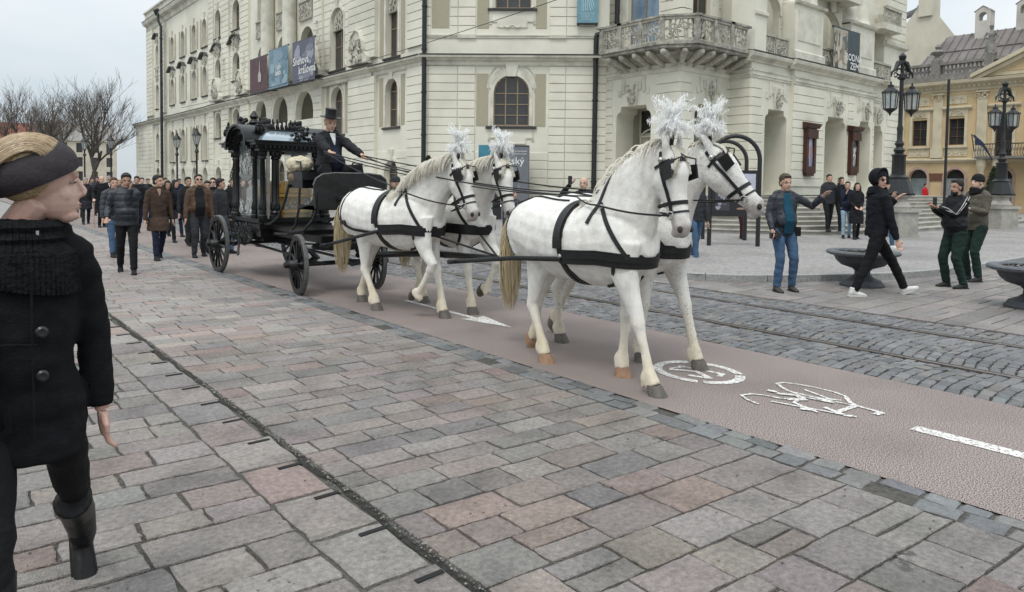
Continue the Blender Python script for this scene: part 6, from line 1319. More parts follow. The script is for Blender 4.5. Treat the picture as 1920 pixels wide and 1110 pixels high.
            h.add(vs, [(r * n + j, r * n + (j + 1) % n, (r + 1) * n + (j + 1) % n, (r + 1) * n + j) for r in range(2) for j in range(n)] + [tuple(range(n - 1, -1, -1)), tuple(range(2 * n, 3 * n))]); h.build('hoof', (hoofs or [M_hoof] * 4)[i], t, smooth=True)
        for sg in (-1, 1):
            e = MB(); e.ell(s.hp(.155, .068, sg * .099) * k, .024 * k, 10, 8); e.build('eye', M_eye, t, smooth=True)
            e = MB(); e.ell(s.hp(.585, .045, sg * .058) * k, Vector((.022, .017, .026)) * k, 10, 8); e.build('nostril', M_nost, t, smooth=True)
        s.mane(r_, mane_side, mane_n); s.tail(r_); s.r_ = r_
    def feather(s, b, fet, y, r_):
        b.ell((fet[0] - .02, y, fet[1] - .03), (.06, .055, .075), 10, 8)
        for i in range(7): a = r_.uniform(0, 6.3); b.ell((fet[0] - .015 + cos(a) * .04, y + sin(a) * .04, fet[1] - .07 + r_.uniform(-.02, .02)), (.018, .018, .04), 6, 4)
    def crestpt(s, u):
        n = len(s.crest) - 1; x = min(n - .001, u * n); i = int(x); f = x - i; A, B_ = s.crest[i], s.crest[i + 1]
        return A[0].lerp(B_[0], f), A[1].lerp(B_[1], f), A[2] + (B_[2] - A[2]) * f
    def mane(s, r_, side, n):
        b = MB(); k = s.k
        for i in range(n):
            u = r_.uniform(-.02, 1.02); sd = side if r_.random() < .88 else -side; p, a, w = s.crestpt(max(0, min(1, u))); L_ = r_.uniform(.16, .34) * (1.1 - .3 * abs(u - .5)) * (.55 if side == 1 and sd == side else 1); pts = []; p = p + Vector((r_.uniform(-.02, .02), 0, .012)); d = Vector((r_.uniform(-.08, .12), sd * .85, r_.uniform(.2, .7))).normalized()
            for j in range(7):
                pts.append(p * k)
                d = (d + Vector((.02, -sd * .02, -.42 if j > 0 else -.3))).normalized(); p = p + d * L_ / 6
                h = s.bvh.find_nearest(p * k)
                if h[0] is not None:
                    off = p * k - h[0]
                    if off.dot(h[1]) < .008: p = (h[0] + h[1] * (.010 + .012 * r_.random())) / k
            b.tube(pts, [.005, .0065, .006, .0055, .0045, .003, .001], 3, cap=False)
        # forelock
        for i in range(int(n * .14)):
            l = r_.uniform(-.045, .045); pts = [s.hp(-.05 + .045 * j, .06 + .055 * sin(min(1, j * .4) * 1.6) - .004 * j + r_.uniform(-.008, .008), l * (1 + j * .22)) * k for j in range(6)]; b.tube(pts, [.006, .006, .005, .005, .004, .001], 3, cap=False)
        b.build('mane', M_mane, s.t, kind='stuff')
    def tail(s, r_):
        b = MB(); k = s.k; b.tube([(-.88, 0, 1.32), (-.95, 0, 1.24), (-.985, 0, 1.05), (-1.0, 0, .8), (-1.01, 0, .6), (-1.02, 0, .5)], [.04, .055, .07, .075, .05, .01], 10)
        for i in range(340):
            a, rr = r_.uniform(0, 6.3), sqrt(r_.random()); L_ = r_.uniform(.5, .98); x, y = cos(a) * rr, sin(a) * rr; pts = []
            for j in range(8):
                q = j / 7; w = .03 + .075 * sin(pi * min(1, q * .8 + .1)); pts.append(Vector((-.90 - .12 * sin(min(1, q * 2) * pi / 2) + x * w, y * w * 1.1 + .01 * sin(q * 9 + a), 1.32 - L_ * q)))
            b.tube([p for p in pts], [.006, .007, .007, .007, .006, .005, .004, .001], 3, cap=False)
        b.v = [v * k for v in b.v]; b.build('tail', M_tail, s.t, kind='stuff')
    # --- harness helpers: rays onto the body
    def hit(s, o, d):
        h = s.bvh.ray_cast(o, d.normalized()); return (h[0], h[1]) if h[0] is not None else None
    def side(s, pts, w, sg=-1, t=.010, nm='strap', off=.004, par=None, mb=None):
        """strap along (x, z) points on one flank; densified"""
        P, N = [], []; k = s.k
        for (x0, z0), (x1, z1) in zip(pts[:-1], pts[1:]):
            n = max(2, int(sqrt((x1 - x0) ** 2 + (z1 - z0) ** 2) / .04))
            for i in range(n + (1 if (x1, z1) == pts[-1] else 0)):
                x, z = x0 + (x1 - x0) * i / n, z0 + (z1 - z0) * i / n; h = s.hit(Vector((x * k, sg * 1.5, z * k)), Vector((0, -sg, 0)))
                if h is None or h[1].y * sg < -.2: continue
                P.append(h[0] + h[1] * off); N.append(h[1])
        return s.strap(P, N, w, t, nm, mb)
    def ringz(s, x0, z0, x1, z1, a0, a1, w, nm='strap', t=.010, off=.004, mb=None, n=36):
        """strap round the trunk in the plane through (x0, z0) and (x1, z1), seen from its centre"""
        k = s.k; c = Vector(((x0 + x1) / 2, 0, (z0 + z1) / 2)) * k; upd = (Vector((x1, 0, z1)) - Vector((x0, 0, z0))).normalized(); P, N = [], []
        for i in range(n + 1):
            a = radians(a0 + (a1 - a0) * i / n); d = upd * cos(a) + Vector((0, -1, 0)) * sin(a); h = s.hit(c + d * 1.2, -d)
            if h: P.append(h[0] + h[1] * off); N.append(h[1])
        return s.strap(P, N, w, t, nm, mb)
    def hband(s, cx, pts, w, nm='strap', t=.014, off=.005, mb=None):
        """level band round the chest: pts = [(azimuth, z)], azimuth 0 ahead, negative to the right"""
        k = s.k; P, N = [], []
        for (a0, z0), (a1, z1) in zip(pts[:-1], pts[1:]):
            n = max(2, int(abs(a1 - a0) / 6))
            for i in range(n + 1):
                a = radians(a0 + (a1 - a0) * i / n); z = z0 + (z1 - z0) * i / n; d = Vector((cos(a), sin(a), 0)); h = s.hit(Vector((cx, 0, z)) * k + d * 1.4, -d)
                if h: P.append(h[0] + Vector((h[1].x, h[1].y, 0)).normalized() * off); N.append(Vector((h[1].x, h[1].y, h[1].z * .3)).normalized())
        return s.strap(P, N, w, t, nm, mb)
    def headring(s, a_top, a_bot, w, ang=(0, 360), nm='strap', f0=-.02, mb=None, t=.007):
        k = s.k; P, N = [], []; n = 28
        for i in range(n + 1):
            g = radians(ang[0] + (ang[1] - ang[0]) * i / n); f = cos(g); l = sin(g); a = a_top + (a_bot - a_top) * (1 - f) / 2; c = s.hp((a_top + a_bot) / 2, f0, 0); d = (s.hp(a, f0 + f * .5, l * .5) - c); h = s.hit((c + d) * k, -d)
            if h: P.append(h[0] + h[1] * .003); N.append(h[1])
        return s.strap(P, N, w, t, nm, mb)
    def strap(s, P, N, w, t, nm, mb):
        if len(P) < 3: return None
        for _ in range(3):
            Q = [P[0]] + [(P[i - 1] + P[i] * 2 + P[i + 1]) / 4 for i in range(1, len(P) - 1)] + [P[-1]]; P = Q
            N = [N[0]] + [(N[i - 1] + N[i] + N[i + 1]).normalized() for i in range(1, len(N) - 1)] + [N[-1]]
        b = mb or MB(); b.ribbon(P, N, w * s.k, t)
        if mb is None: return b.build(nm, M_harn, s.hn)
        return P
    def harness(s, wheel=False, plume=True, blink=True):
        k = s.k; s.hn = thing('harness', None, None); s.hn.parent = s.t; ROOT.pop(s.hn); s.hn.name = 'harness'
        def P2(x, z, sg=-1):
            h = s.hit(Vector((x * k, sg * 1.5, z * k)), Vector((0, -sg, 0))); return (h[0] + h[1] * .012) if h else Vector((x * k, sg * .25, z * k))
        s.hband(.35, [(-128, 1.0), (-70, 1.02), (0, 1.0), (70, 1.02), (128, 1.0)], .118, 'breast_collar', .012)
        s.hband(.35, [(-120, 1.015), (-70, 1.035), (0, 1.015), (70, 1.035), (120, 1.015)], .05, 'collar_strap', .007, .018)
        s.ringz(.08, .8, .04, 1.4, -95, 95, .085, 'saddle', .026); s.ringz(.10, .8, .04, 1.4, 60, 300, .045, 'girth', .012)
        b = MB(); s.ringz(.08, .8, .04, 1.4, -80, 80, .10, mb=b, t=.016, off=.003); b.build('saddle_cloth', M_harn, s.hn)
        s.ringz(.26, 1.0, .40, 1.55, -88, 88, .032, 'neck_strap', .008)
        for sg in (-1, 1):
            s.side([(.40, 1.45), (.52, 1.30), (.66, 1.12), (.72, 1.03)], .034, sg); s.side([(.07, .98), (.16, .80), (.22, .74)], .055, sg)
            s.side([(.60, .96), (.56, .86), (.50, .80), (.42, .78)], .034, sg)
            b = MB(); b.ell(P2(.42, 1.42, sg), .022 * k, 10, 6); b.build('ring', M_buck, s.hn, smooth=True); b = MB(); b.ell(P2(.08, 1.0, sg), (.02 * k, .014 * k, .03 * k), 8, 6); b.build('buckle', M_buck, s.hn, smooth=True)
        s.side([(.04, 1.46), (-.2, 1.452), (-.5, 1.49), (-.72, 1.42)], .02, -1)
        if wheel:
            s.hband(-.35, [(-125, 1.06), (-150, 1.04), (-180, 1.03), (-210, 1.04), (-235, 1.06)], .05, 'breeching')
            for sg in (-1, 1):
                s.side([(-.68, 1.44), (-.76, 1.25), (-.80, 1.08)], .022, sg); s.side([(-.60, 1.46), (-.66, 1.25), (-.68, 1.06)], .022, sg); s.side([(-.62, 1.03), (-.45, .98), (-.2, .97), (.0, .96)], .034, sg)
        else:
            for sg in (-1, 1): s.side([(-.62, 1.47), (-.74, 1.35), (-.80, 1.2), (-.79, 1.05), (-.66, .95)], .012, sg)
        # traces: from the collar end back past the thigh
        s.tr = {}
        for sg in (-1, 1):
            A = P2(.10, .985, sg) + Vector((0, sg * .015, 0)); s.tr[sg] = A
        # bridle
        s.headring(.035, .12, .026, (-100, 100), 'browband', f0=-.01); s.headring(-.035, .20, .022, (38, 115), 'throat_strap', f0=-.04); s.headring(-.035, .20, .022, (245, 322), 'throat_strap', f0=-.04)
        s.headring(.40, .36, .030, (0, 360), 'noseband', f0=-.01); s.headring(.47, .43, .014, (0, 360), 'curb_strap', f0=0)
        for sg in (-1, 1):
            b = MB(); pts, ns = [], []
            for a, f in ((-.02, -.02), (.06, -.025), (.14, -.02), (.22, -.012), (.30, -.008), (.38, -.005), (.45, -.01)):
                c = s.hp(a, f, 0); h = s.hit((c + s.Ld * sg * .5) * k, -s.Ld * sg)
                if h: pts.append(h[0] + h[1] * .003); ns.append(h[1])
            if len(pts) > 2: b.ribbon(pts, ns, .026 * k, .009); b.build('cheekpiece', M_harn, s.hn)
            b = MB(); c = s.hp(.47, -.015, sg * .075) * k; b.tube([c + (s.H * cos(q) + s.Fd * sin(q)) * .03 for q in [i * pi / 6 for i in range(13)]], .005, 5); b.build('bit_ring', M_buck, s.hn)
            b = MB(); b.ell(s.hp(.045, -.01, sg * .105) * k, .024 * k, 10, 6); b.build('rosette', M_buck, s.hn, smooth=True)
            if blink:
                b = MB(); q = [s.hp(.09, .015, sg * .118), s.hp(.215, .015, sg * .118), s.hp(.205, .11, sg * .135), s.hp(.10, .115, sg * .135)]; q2 = [p + s.Ld * sg * .012 for p in q]; b.add([p * k for p in q + q2], [(0, 1, 2, 3), (7, 6, 5, 4), (0, 4, 5, 1), (1, 5, 6, 2), (2, 6, 7, 3), (3, 7, 4, 0)]); b.build('blinker', M_harn, s.hn)
                b = MB(); b.tube([s.hp(.10, .11, sg * .135) * k, s.hp(.07, .15, sg * .10) * k, s.hp(.05, .13, sg * .02) * k, s.hp(.02, .10, 0) * k], .006, 5); b.build('blinker_stay', M_harn, s.hn)
        b = MB()
        for i in range(11):
            l = -.085 + .17 * i / 10; a = .04 + .012; h = s.hit((s.hp(.05, .3, l)) * k, -s.Fd)
            if h: b.ell(h[0] + h[1] * .012, .008 * k, 6, 4)
        b.build('browband_studs', M_buck, s.hn, smooth=True)
        if plume:
            pl = thing('plume', None, None); pl.parent = s.hn; ROOT.pop(pl); pl.name = 'plume_holder'; bpy.data.objects.remove(pl)
            base = s.hp(-.06, .02, 0) * k; b = MB(); b.lathe([(.018, -.02), (.014, .02), (.02, .06), (.012, .1), (.014, .16)], base, 8); b.build('plume_socket', M_harn, s.hn, smooth=True)
            b = MB(); r_ = s.r_
            b.ell(base + Vector((0, 0, .19)), (.05, .05, .07), 10, 8)
            ctr = base + Vector((0, 0, .20))
            for i in range(95):      # ostrich feathers: bent quills with loose barbs
                a = r_.uniform(0, 6.28); el = r_.uniform(-.55, 1.5); L_ = r_.uniform(.11, .19) * (1.1 if el > .6 else .9); d = Vector((cos(a) * cos(el), sin(a) * cos(el), sin(el))); p = ctr + Vector((0, 0, -.10)) * (1 if el < .9 else .6); q = []; d = (d + Vector((0, 0, .9))).normalized()
                for j in range(7): q.append(p.copy()); d = (d + Vector((cos(a) * .16, sin(a) * .16, -.20 if el < .8 else -.08))).normalized(); p = p + d * L_ * 1.45 / 6
                for j in range(1, 7):
                    for m_ in range(10):
                        o = q[j - 1].lerp(q[j], m_ / 10); sd = Vector((r_.gauss(0, 1), r_.gauss(0, 1), r_.gauss(.1, 1))).normalized(); l = r_.uniform(.025, .06) * (1 if j < 6 else .6); e = o + sd * l + Vector((0, 0, -.010)); w = (sd.cross(Vector((.3, .2, 1)))).normalized() * .0033; mid = o + sd * l * .55 + Vector((0, 0, .004))
                        b.add([o - w, o + w, mid + w, mid - w, e], [(0, 1, 2, 3), (3, 2, 4)])
            b.v = [Vector((base.x + (v.x - base.x) * .74, base.y + (v.y - base.y) * .74, base.z + (v.z - base.z) * 1.12)) for v in b.v]
            b.build('plume', M_plume, s.hn, kind='stuff')
        for o in [c for c in bpy.data.objects if c.parent == s.hn and c.name.startswith('strap')]: pass
    def w(s, p): return ROOT[s.t] @ Vector(p)
LN = Horse((4.42, 4.38, 0), radians(-92), 'near lead horse in full harness, striding foremost with an arched neck and vertical face', [(.96, .0, 34, .15), (.42, .0, 2, -.02)], [(-.30, 0, 22, .06), (-.86, .05, -35, -.04)], poll=(.98, 1.83), face=12, hyaw=-4, k=1., seed=3, mane_side=1, mane_n=420, crest=.05, hoofs=[M_hoof, M_hoof2, M_hoof2, M_hoof2])
LF = Horse((5.12, 4.62, 0), radians(-90), 'off lead horse with a flecked face stretched forward beyond the near lead horse', [(.42, .0, 10, .0), (.90, .0, 22, .10)], [(-.58, 0, 15, 0), (-1.0, .06, -25, -.05)], poll=(1.06, 1.84), face=38, hyaw=22, k=1.02, seed=4, coat=M_fleck, mane_side=1)
WN = Horse((4.52, 7.78, 0), radians(-80), 'near wheel horse with a creamy mane, one forefoot lifted high right before the hearse', [(.45, .25, -80, .18), (.80, .0, 20, .05)], [(-.14, 0, 26, .10), (-.78, 0, 5, -.02)], poll=(1.12, 1.74), face=20, hyaw=6, k=1.03, seed=5, mane_side=-1, mane_n=620)
WF = Horse((5.28, 7.72, 0), radians(-90), 'off wheel horse with a long pale forelock, half hidden behind the near wheel horse', [(.70, .0, 12, .03), (.60, .25, -72, .20)], [(-.30, 0, 20, .05), (-.85, 0, 0, -.02)], poll=(1.12, 1.76), face=18, hyaw=-4, k=1.03, seed=6, mane_side=-1, mane_n=560)
for h, wl_ in ((LN, 0), (LF, 0), (WN, 1), (WF, 1)): h.harness(bool(wl_), True, not wl_ or True)
# traces and reins are things strung between animals and carriage
def line(pts, r, name, label, cat, n=1, flat=False, sag=0.):
    b = MB(); P = [Vector(p) for p in pts]; out_ = []
    for A, B_ in zip(P[:-1], P[1:]):
        for i in range(10): out_.append(A + (B_ - A) * i / 10 - Vector((0, 0, sag * sin(pi * i / 10))))
    out_.append(P[-1]); b.tube(out_, [(r * 1.5, r * .5)] * len(out_) if flat else r, 6); return tag(b.build(name, M_harn, smooth=True), label, cat)
SB = {('W', -1): (4.25, 9.14, .72), ('W', 1): (4.6, 9.14, .72)}
nmh = {'LN': LN, 'LF': LF, 'WN': WN, 'WF': WF}
for h, nm, ends in ((WN, 'near wheel horse', ((4.25, 9.14, .73), (4.6, 9.14, .73))), (WF, 'off wheel horse', ((4.85, 9.14, .73), (5.2, 9.14, .73)))):
    for sg, e in zip((-1, 1), ends):
        A = h.w(h.tr[sg]); M1 = h.w((-.55, sg * .36, .86)); line([A, M1, e], .014, 'trace', ('outer' if (sg < 0) == (h is WN) else 'inner') + ' black trace of the ' + nm + ' running to the hearse', 'trace', flat=True)
for h, nm, ex in ((LN, 'near lead horse', (4.18, 4.62)), (LF, 'off lead horse', (4.95, 5.35))):
    for sg, x in zip((-1, 1), ex):
        A = h.w(h.tr[sg]); line([A, h.w((-.55, sg * .33, .93)), (x, 5.95, .80)], .014, 'trace', ('outer' if (sg < 0) == (h is LN) else 'inner') + ' black trace of the ' + nm + ' running back to the lead bar', 'trace', flat=True)
b = MB(); b.tube([(4.1, 5.96, .80), (4.75, 6.02, .79), (5.45, 5.96, .80)], .024, 8); b.tube([(4.12, 5.97, .80), (4.68, 5.93, .80)], .018, 6); b.tube([(4.9, 5.93, .80), (5.42, 5.97, .80)], .018, 6)
tag(b.build('lead_bar', M_iron, smooth=True), 'black swingletree bar behind the two lead horses', 'bar')
RH, LH = Vector((4.32, 9.36, 2.02)), Vector((4.86, 9.26, 1.98))     # hands of the driver
for h, nm, sg, hand, w0 in ((WN, 'near wheel horse', -1, RH, 0), (WF, 'off wheel horse', 1, LH, 0)):
    line([hand, h.w((.06, sg * .10, 1.52 * h.k)), h.w((.45, sg * .245, 1.45 * h.k)), h.w(h.hp(.47, -.02, sg * .085) * h.k)], .008, 'rein', 'rein from the driver to the bit of the ' + nm, 'rein', sag=.03)
for h, nm, sg, hand, via in ((LN, 'near lead horse', -1, RH, WN), (LF, 'off lead horse', 1, LH, WF)):
    line([hand, via.w((.95, sg * .12, 1.66)), h.w((.05, sg * .12, 1.50 * h.k)), h.w((.42, sg * .245, 1.44 * h.k)), h.w(h.hp(.47, -.02, sg * .085) * h.k)], .008, 'rein', 'long rein from the driver to the bit of the ' + nm, 'rein', sag=.02)
    line([hand + Vector((0, 0, -.03)), via.w((.9, -sg * .14, 1.60)), h.w((.05, -sg * .12, 1.50 * h.k)), h.w(h.hp(.47, -.02, -sg * .085) * h.k)], .007, 'rein', 'inner long rein from the driver to the ' + nm, 'rein', sag=.03)
line([WN.w(WN.tr[-1]) + Vector((0, 0, 0)), WN.w((.72, 0, .98)), (4.86, 6.1, .80)], .012, 'pole_strap', 'pole strap from the near wheel horse collar to the pole tip', 'strap')
line([WF.w((.72, 0, .98)), (4.86, 6.12, .80)], .012, 'pole_strap', 'pole strap from the off wheel horse collar to the pole tip', 'strap')
# ---------------------------------------------------------------- people
SKIN = [mat('skin_a', (.50, .31, .23), .6, .12, 14, spec=.35), mat('skin_b', (.40, .24, .17), .6, .12, 14, spec=.35), mat('skin_c', (.56, .36, .28), .6, .12, 14, spec=.35), mat('skin_rosy', (.50, .285, .225), .5, .1, 9, bump=.15, bscale=260, spec=.45, col2=(.60, .40, .33))]
M_lip = mat('lip', (.34, .13, .11), .5, .1); M_sole = mat('shoe_sole', (.55, .54, .5), .7, .1)
def cloth(name, c, rough=.85, b=.5, bs=26, **k): return mat('cloth_' + name, c, rough, .22, 7, bump=b, bscale=bs, spec=k.pop('spec', .2), **k)
BLK = cloth('black', (.012, .012, .014)); BLK2 = cloth('soft_black', (.018, .019, .022)); NAV = cloth('navy', (.014, .018, .035)); CHR = cloth('charcoal', (.032, .034, .038)); BRN = cloth('brown', (.055, .036, .026)); BRN2 = cloth('brown_leather', (.085, .052, .033), .6); JEAN = cloth('denim', (.055, .10, .17)); JEAN2 = cloth('pale_denim', (.22, .32, .40)); PUF = cloth('puffer', (.022, .026, .034), .5, spec=.4); GRN = cloth('dark_green', (.013, .028, .022)); KHA = cloth('khaki', (.13, .115, .085)); GRY = cloth('grey', (.10, .105, .11)); BLU = cloth('petrol_blue', (.012, .06, .10)); WHT = cloth('white', (.62, .62, .60)); RED = cloth('red', (.45, .02, .02)); BUR = cloth('burgundy', (.05, .014, .02))
HAIRM = {'dark': mat('dark_hair', (.014, .011, .01), .6, .4, 40, bump=.6, bscale=120), 'brown': mat('brown_hair', (.06, .04, .026), .6, .4, 40, bump=.6, bscale=120), 'grey': mat('grey_hair', (.30, .29, .28), .7, .3, 40, bump=.6, bscale=120), 'blond': mat('blond_hair', (.32, .22, .12), .55, .3, 40, bump=.6, bscale=120, col2=(.46, .34, .20))}
def ik3(A, T, l1, l2, hint):
    A, T = Vector(A), Vector(T); v = T - A; d = v.length; k = max(1, d / (l1 + l2) * 1.002); l1 *= k; l2 *= k; n = v.normalized(); a = (l1 * l1 - l2 * l2 + d * d) / (2 * d); h = sqrt(max(0, l1 * l1 - a * a)); p = Vector(hint) - n * Vector(hint).dot(n); p.normalize(); return A + n * a + p * h
def lerps(pts, n):
    out_ = []
    for (p, r), (q, s_) in zip(pts[:-1], pts[1:]):
        for i in range(n): t = i / n; out_.append((Vector(p).lerp(Vector(q), t), tuple(a + (b_ - a) * t for a, b_ in zip(r, s_))))
    out_.append((Vector(pts[-1][0]), pts[-1][1])); return out_
def person(loc, face, label, H=1.75, legs=((.22, 0), (-.22, 0)), feetz=(0, 0), hands=None, head=(0, 0), lean=0, top=BLK, long_=0., puffer=False, shirt=None, pants=BLK, shoes=BLK2, hair=('short', 'dark'), skin=0, fat=1., vox=.014, glasses=False, group=None, scarf=None, hoodup=False, beard=False, hipdrop=.0, openj=False, female=False, fine=False, boots=False, extra=None, fingers=True, sitz=None, knees=None, hoff=(0, 0, 1)):
    """a figure facing `face` degrees (0 = world +X); legs = forward/sideways offset of right and left foot"""
    t = thing('person', label, 'person', loc, radians(face), group); k = H / 1.75; V = lambda x, y, z: Vector((x, y, z)) * k
    hipz = .90 - hipdrop if sitz is None else sitz; sw = (.185 if not female else .165); hw = .09; cl = cos(lean); sl = sin(lean)
    tp = lambda x, y, z: V(sl * (z - .9) + x * cl, y, hipz + .0 + (z - .9) * cl - x * sl * .3)
    Hc = tp(.02 + hoff[0], hoff[1], 1.625); hk = k * hoff[2]; yaw, pit = radians(head[0]), radians(head[1]); HM = Matrix.Rotation(yaw, 3, 'Z') @ Matrix.Rotation(-pit, 3, 'Y'); hq = lambda x, y, z: Hc + HM @ (Vector((x, y, z)) * hk)
    feet = [V(legs[0][0], -.10 + legs[0][1], .085 + feetz[0]), V(legs[1][0], .10 + legs[1][1], .085 + feetz[1])]; hips = [V(0, -hw, hipz), V(0, hw, hipz)]
    kn = [ik3(hips[i], feet[i], .43 * k, .42 * k, (1, (knees or (0, 0))[i], 0)) for i in (0, 1)]
    sh = [tp(0, -sw, 1.43), tp(0, sw, 1.43)]; hands = hands or ((.08, -.27, .82), (.05, .27, .82)); hd = [V(*hands[0]), V(*hands[1])]
    el = [ik3(sh[i], hd[i], .29 * k, .26 * k, (-.6, -.25 if i == 0 else .25, -.8)) for i in (0, 1)]
    b = MB(); f = fat
    # head
    R3 = lambda: HM
    b.ell(hq(-.01, 0, .035), V(.098, .077, .095) * hoff[2], 16, 12, HM); b.ell(hq(.03, 0, -.035), V(.068, .058, .085), 14, 10, HM); b.ell(hq(.055, 0, -.095), V(.032, .034, .026), 10, 8, HM); b.ell(hq(.078, 0, .028), V(.018, .045, .014), 10, 6, HM)
    b.tube([hq(.082, 0, .022), hq(.092, 0, .0), hq(.106, 0, -.022), hq(.104, 0, -.030), hq(.088, 0, -.040)], [(.007 * k, .010 * k), (.010 * k, .011 * k), (.010 * k, .013 * k), (.009 * k, .016 * k), (.006 * k, .012 * k)], 8); b.ell(hq(.070, 0, -.052), V(.022, .030, .02), 8, 6, HM)
    b.ell(hq(.086, 0, -.062), V(.010, .021, .006), 10, 6, HM); b.ell(hq(.083, 0, -.073), V(.011, .020, .007), 10, 6, HM); b.ell(hq(.075, 0, -.098), V(.017, .022, .014), 10, 6, HM)
    for sg in (-1, 1): b.ell(hq(.045, sg * .034, -.03), V(.032, .022, .03), 8, 6, HM); (None if fine else b.ell(hq(-.005, sg * .075, -.012), V(.018, .010, .030), 8, 6, HM))
    b.tube([tp(-.01, 0, 1.40), tp(.0, 0, 1.50), hq(-.015, 0, -.05)], [.062 * k * (1 + .15 * (f - 1)), .054 * k, .055 * k], 12)
    b.tube([tp(0, 0, .95), tp(0, 0, 1.2), tp(0, 0, 1.40)], [(.08 * k, .11 * k), (.08 * k, .12 * k), (.06 * k, .11 * k)], 12)
    for i, sg in ((0, -1), (1, 1)):
        b.tube([sh[i] + V(0, -sg * .03, -.03), el[i], hd[i]], [.030 * k, .034 * k, .025 * k], 8); b.tube([hips[i] + V(0, 0, .05), kn[i], feet[i]], [.06 * k, .045 * k, .033 * k], 8)
        # hand: palm, four fingers, thumb
        dr = (hd[i] - el[i]).normalized(); pn = dr.cross(Vector((1, 0, 0))); pn = (pn if pn.length > .2 else Vector((0, -sg, 0))).normalized(); ac = dr.cross(pn).normalized()
        if abs(dr.z) < .75: ac = dr.cross(Vector((0, 0, 1))).normalized(); pn = ac.cross(dr)
        P = hd[i] + dr * .01 * k; b.tube([P, P + dr * .04 * k, P + dr * .085 * k], [(.018 * k, .026 * k), (.019 * k, .040 * k), (.015 * k, .042 * k)], 10, upv=pn)
        if fingers:
            for j, L_ in enumerate((.062, .072, .068, .052)):
                o = P + dr * .08 * k + ac * (j - 1.5) * .020 * k; c = -pn * sg * .5; b.tube([o, o + (dr + c * .35).normalized() * L_ * .45 * k, o + (dr + c * .35).normalized() * L_ * .45 * k + (dr + c * 1.6).normalized() * L_ * .5 * k], [.0098 * k, .009 * k, .007 * k], 6)
            o = P + dr * .02 * k - ac * .028 * k; b.tube([o, o + (dr * .6 - ac).normalized() * .035 * k, o + (dr * .6 - ac).normalized() * .035 * k + dr * .03 * k], [.013 * k, .011 * k, .008 * k], 6)
    me = remesh(b, vox * (.62 if not fine else .45) if fingers else vox, 1, .4, name='body'); mobj('body', me, SKIN[skin], t)
    for sg in (-1, 1):
        e = MB(); e.ell(hq(.074 if not fine else .071, sg * .031, .006), V(.0125, .014, .0065 if not fine else .0055), 8, 6, HM); eo = e.build('eye', mat('eye_and_socket_shade', (.05, .04, .035), .25, .2) if not fine else mat('eye_white', (.33, .29, .27), .25, .05), t, smooth=True)  # coarser figures: the dark eye colour also paints the socket's shade
        if fine: e = MB(); e.ell(hq(.079, sg * .034, .006), V(.0055, .0075, .0052), 8, 6, HM); e.build('iris', M_eye, eo); e = MB(); e.tube([hq(.084, sg * .018, .010), hq(.0885, sg * .031, .0145), hq(.078, sg * .046, .008)], [.0028, .0035, .0022], 6); e.build('eyelid', SKIN[skin], eo)
        e = MB(); e.tube([hq(.086, sg * .016, .030), hq(.090, sg * .034, .036), hq(.078, sg * .052, .030)], [(.0035 * k, .003 * k) if not fine else (.0022 * k, .002 * k)] * 3, 5); e.build('eyebrow', HAIRM['dark' if hair[1] != 'blond' else 'blond'], t)
    e = MB(); e.ell(hq(.0905, 0, -.0625), V(.0065, .018, .0042), 8, 5, HM); e.ell(hq(.0885, 0, -.0705), V(.0065, .016, .0045), 8, 5, HM); e.build('lips', M_lip, t, smooth=True)
    if glasses:
        e = MB()
        for sg in (-1, 1): e.ell(hq(.094, sg * .033, .006), V(.007, .027, .018), 10, 6, HM); e.tube([hq(.088, sg * .058, .012), hq(-.005, sg * .082, .012)], .003 * k, 4)
        e.build('sunglasses', M_black, t, smooth=True)
    if beard: e = MB(); e.ell(hq(.038, 0, -.085), V(.058, .058, .045), 12, 8, HM); e.ell(hq(.088, 0, -.055), V(.015, .028, .007), 8, 5, HM); mobj('beard', remesh(e, .009, 1), HAIRM['dark'], t)
    # hair or hat
    hs, hc = hair; e = MB(); m_h = HAIRM.get(hc) if isinstance(hc, str) else hc
    if hs in ('short', 'long', 'band'):
        e.ell(hq(-.022, 0, .058), V(.100, .085, .088), 14, 10, HM); e.ell(hq(.045, 0, .108), V(.045, .055, .022), 10, 6, HM)
        for sg in (-1, 1): e.ell(hq(-.03, sg * .062, .0), V(.04, .022, .055), 8, 6, HM)
        e.ell(hq(-.075, 0, -.015), V(.035, .065, .06), 10, 8, HM)
        if hs == 'long':
            for sg in (-1, 1): e.tube([hq(.0, sg * .07, .05), hq(-.01, sg * .088, -.08), hq(.0, sg * .085, -.2), hq(.02, sg * .075, -.3)], [.035 * k, .036 * k, .034 * k, .015 * k], 8)
            e.tube([hq(-.06, 0, .05), hq(-.09, 0, -.1), hq(-.09, 0, -.28)], [(.05 * k, .08 * k)] * 3, 10)
        me = remesh(e, max(.008, vox * .7), 2, .4, lambda c, n: c + n * noise.noise(c * 60) * .005); mobj('hair', me, m_h, t)
    elif hs == 'bald': 
        e.ell(hq(-.05, 0, .0), V(.06, .0805, .05), 12, 8, HM); mobj('hair', remesh(e, .01, 1), HAIRM['grey'], t)
    elif hs in ('beanie', 'cap'):
        e.ell(hq(-.012, 0, .062), V(.108, .090, .092), 14, 10, HM); e.tube([hq(.09 * cos(a) - .01, .084 * sin(a), .035) for a in [i * pi / 8 for i in range(17)]], .018 * k, 6)
        if hs == 'cap': e.ell(hq(.11, 0, .045), V(.06, .06, .010), 12, 6, HM)
        mobj('hat', remesh(e, .01, 1), m_h, t)
    elif hs == 'tophat':
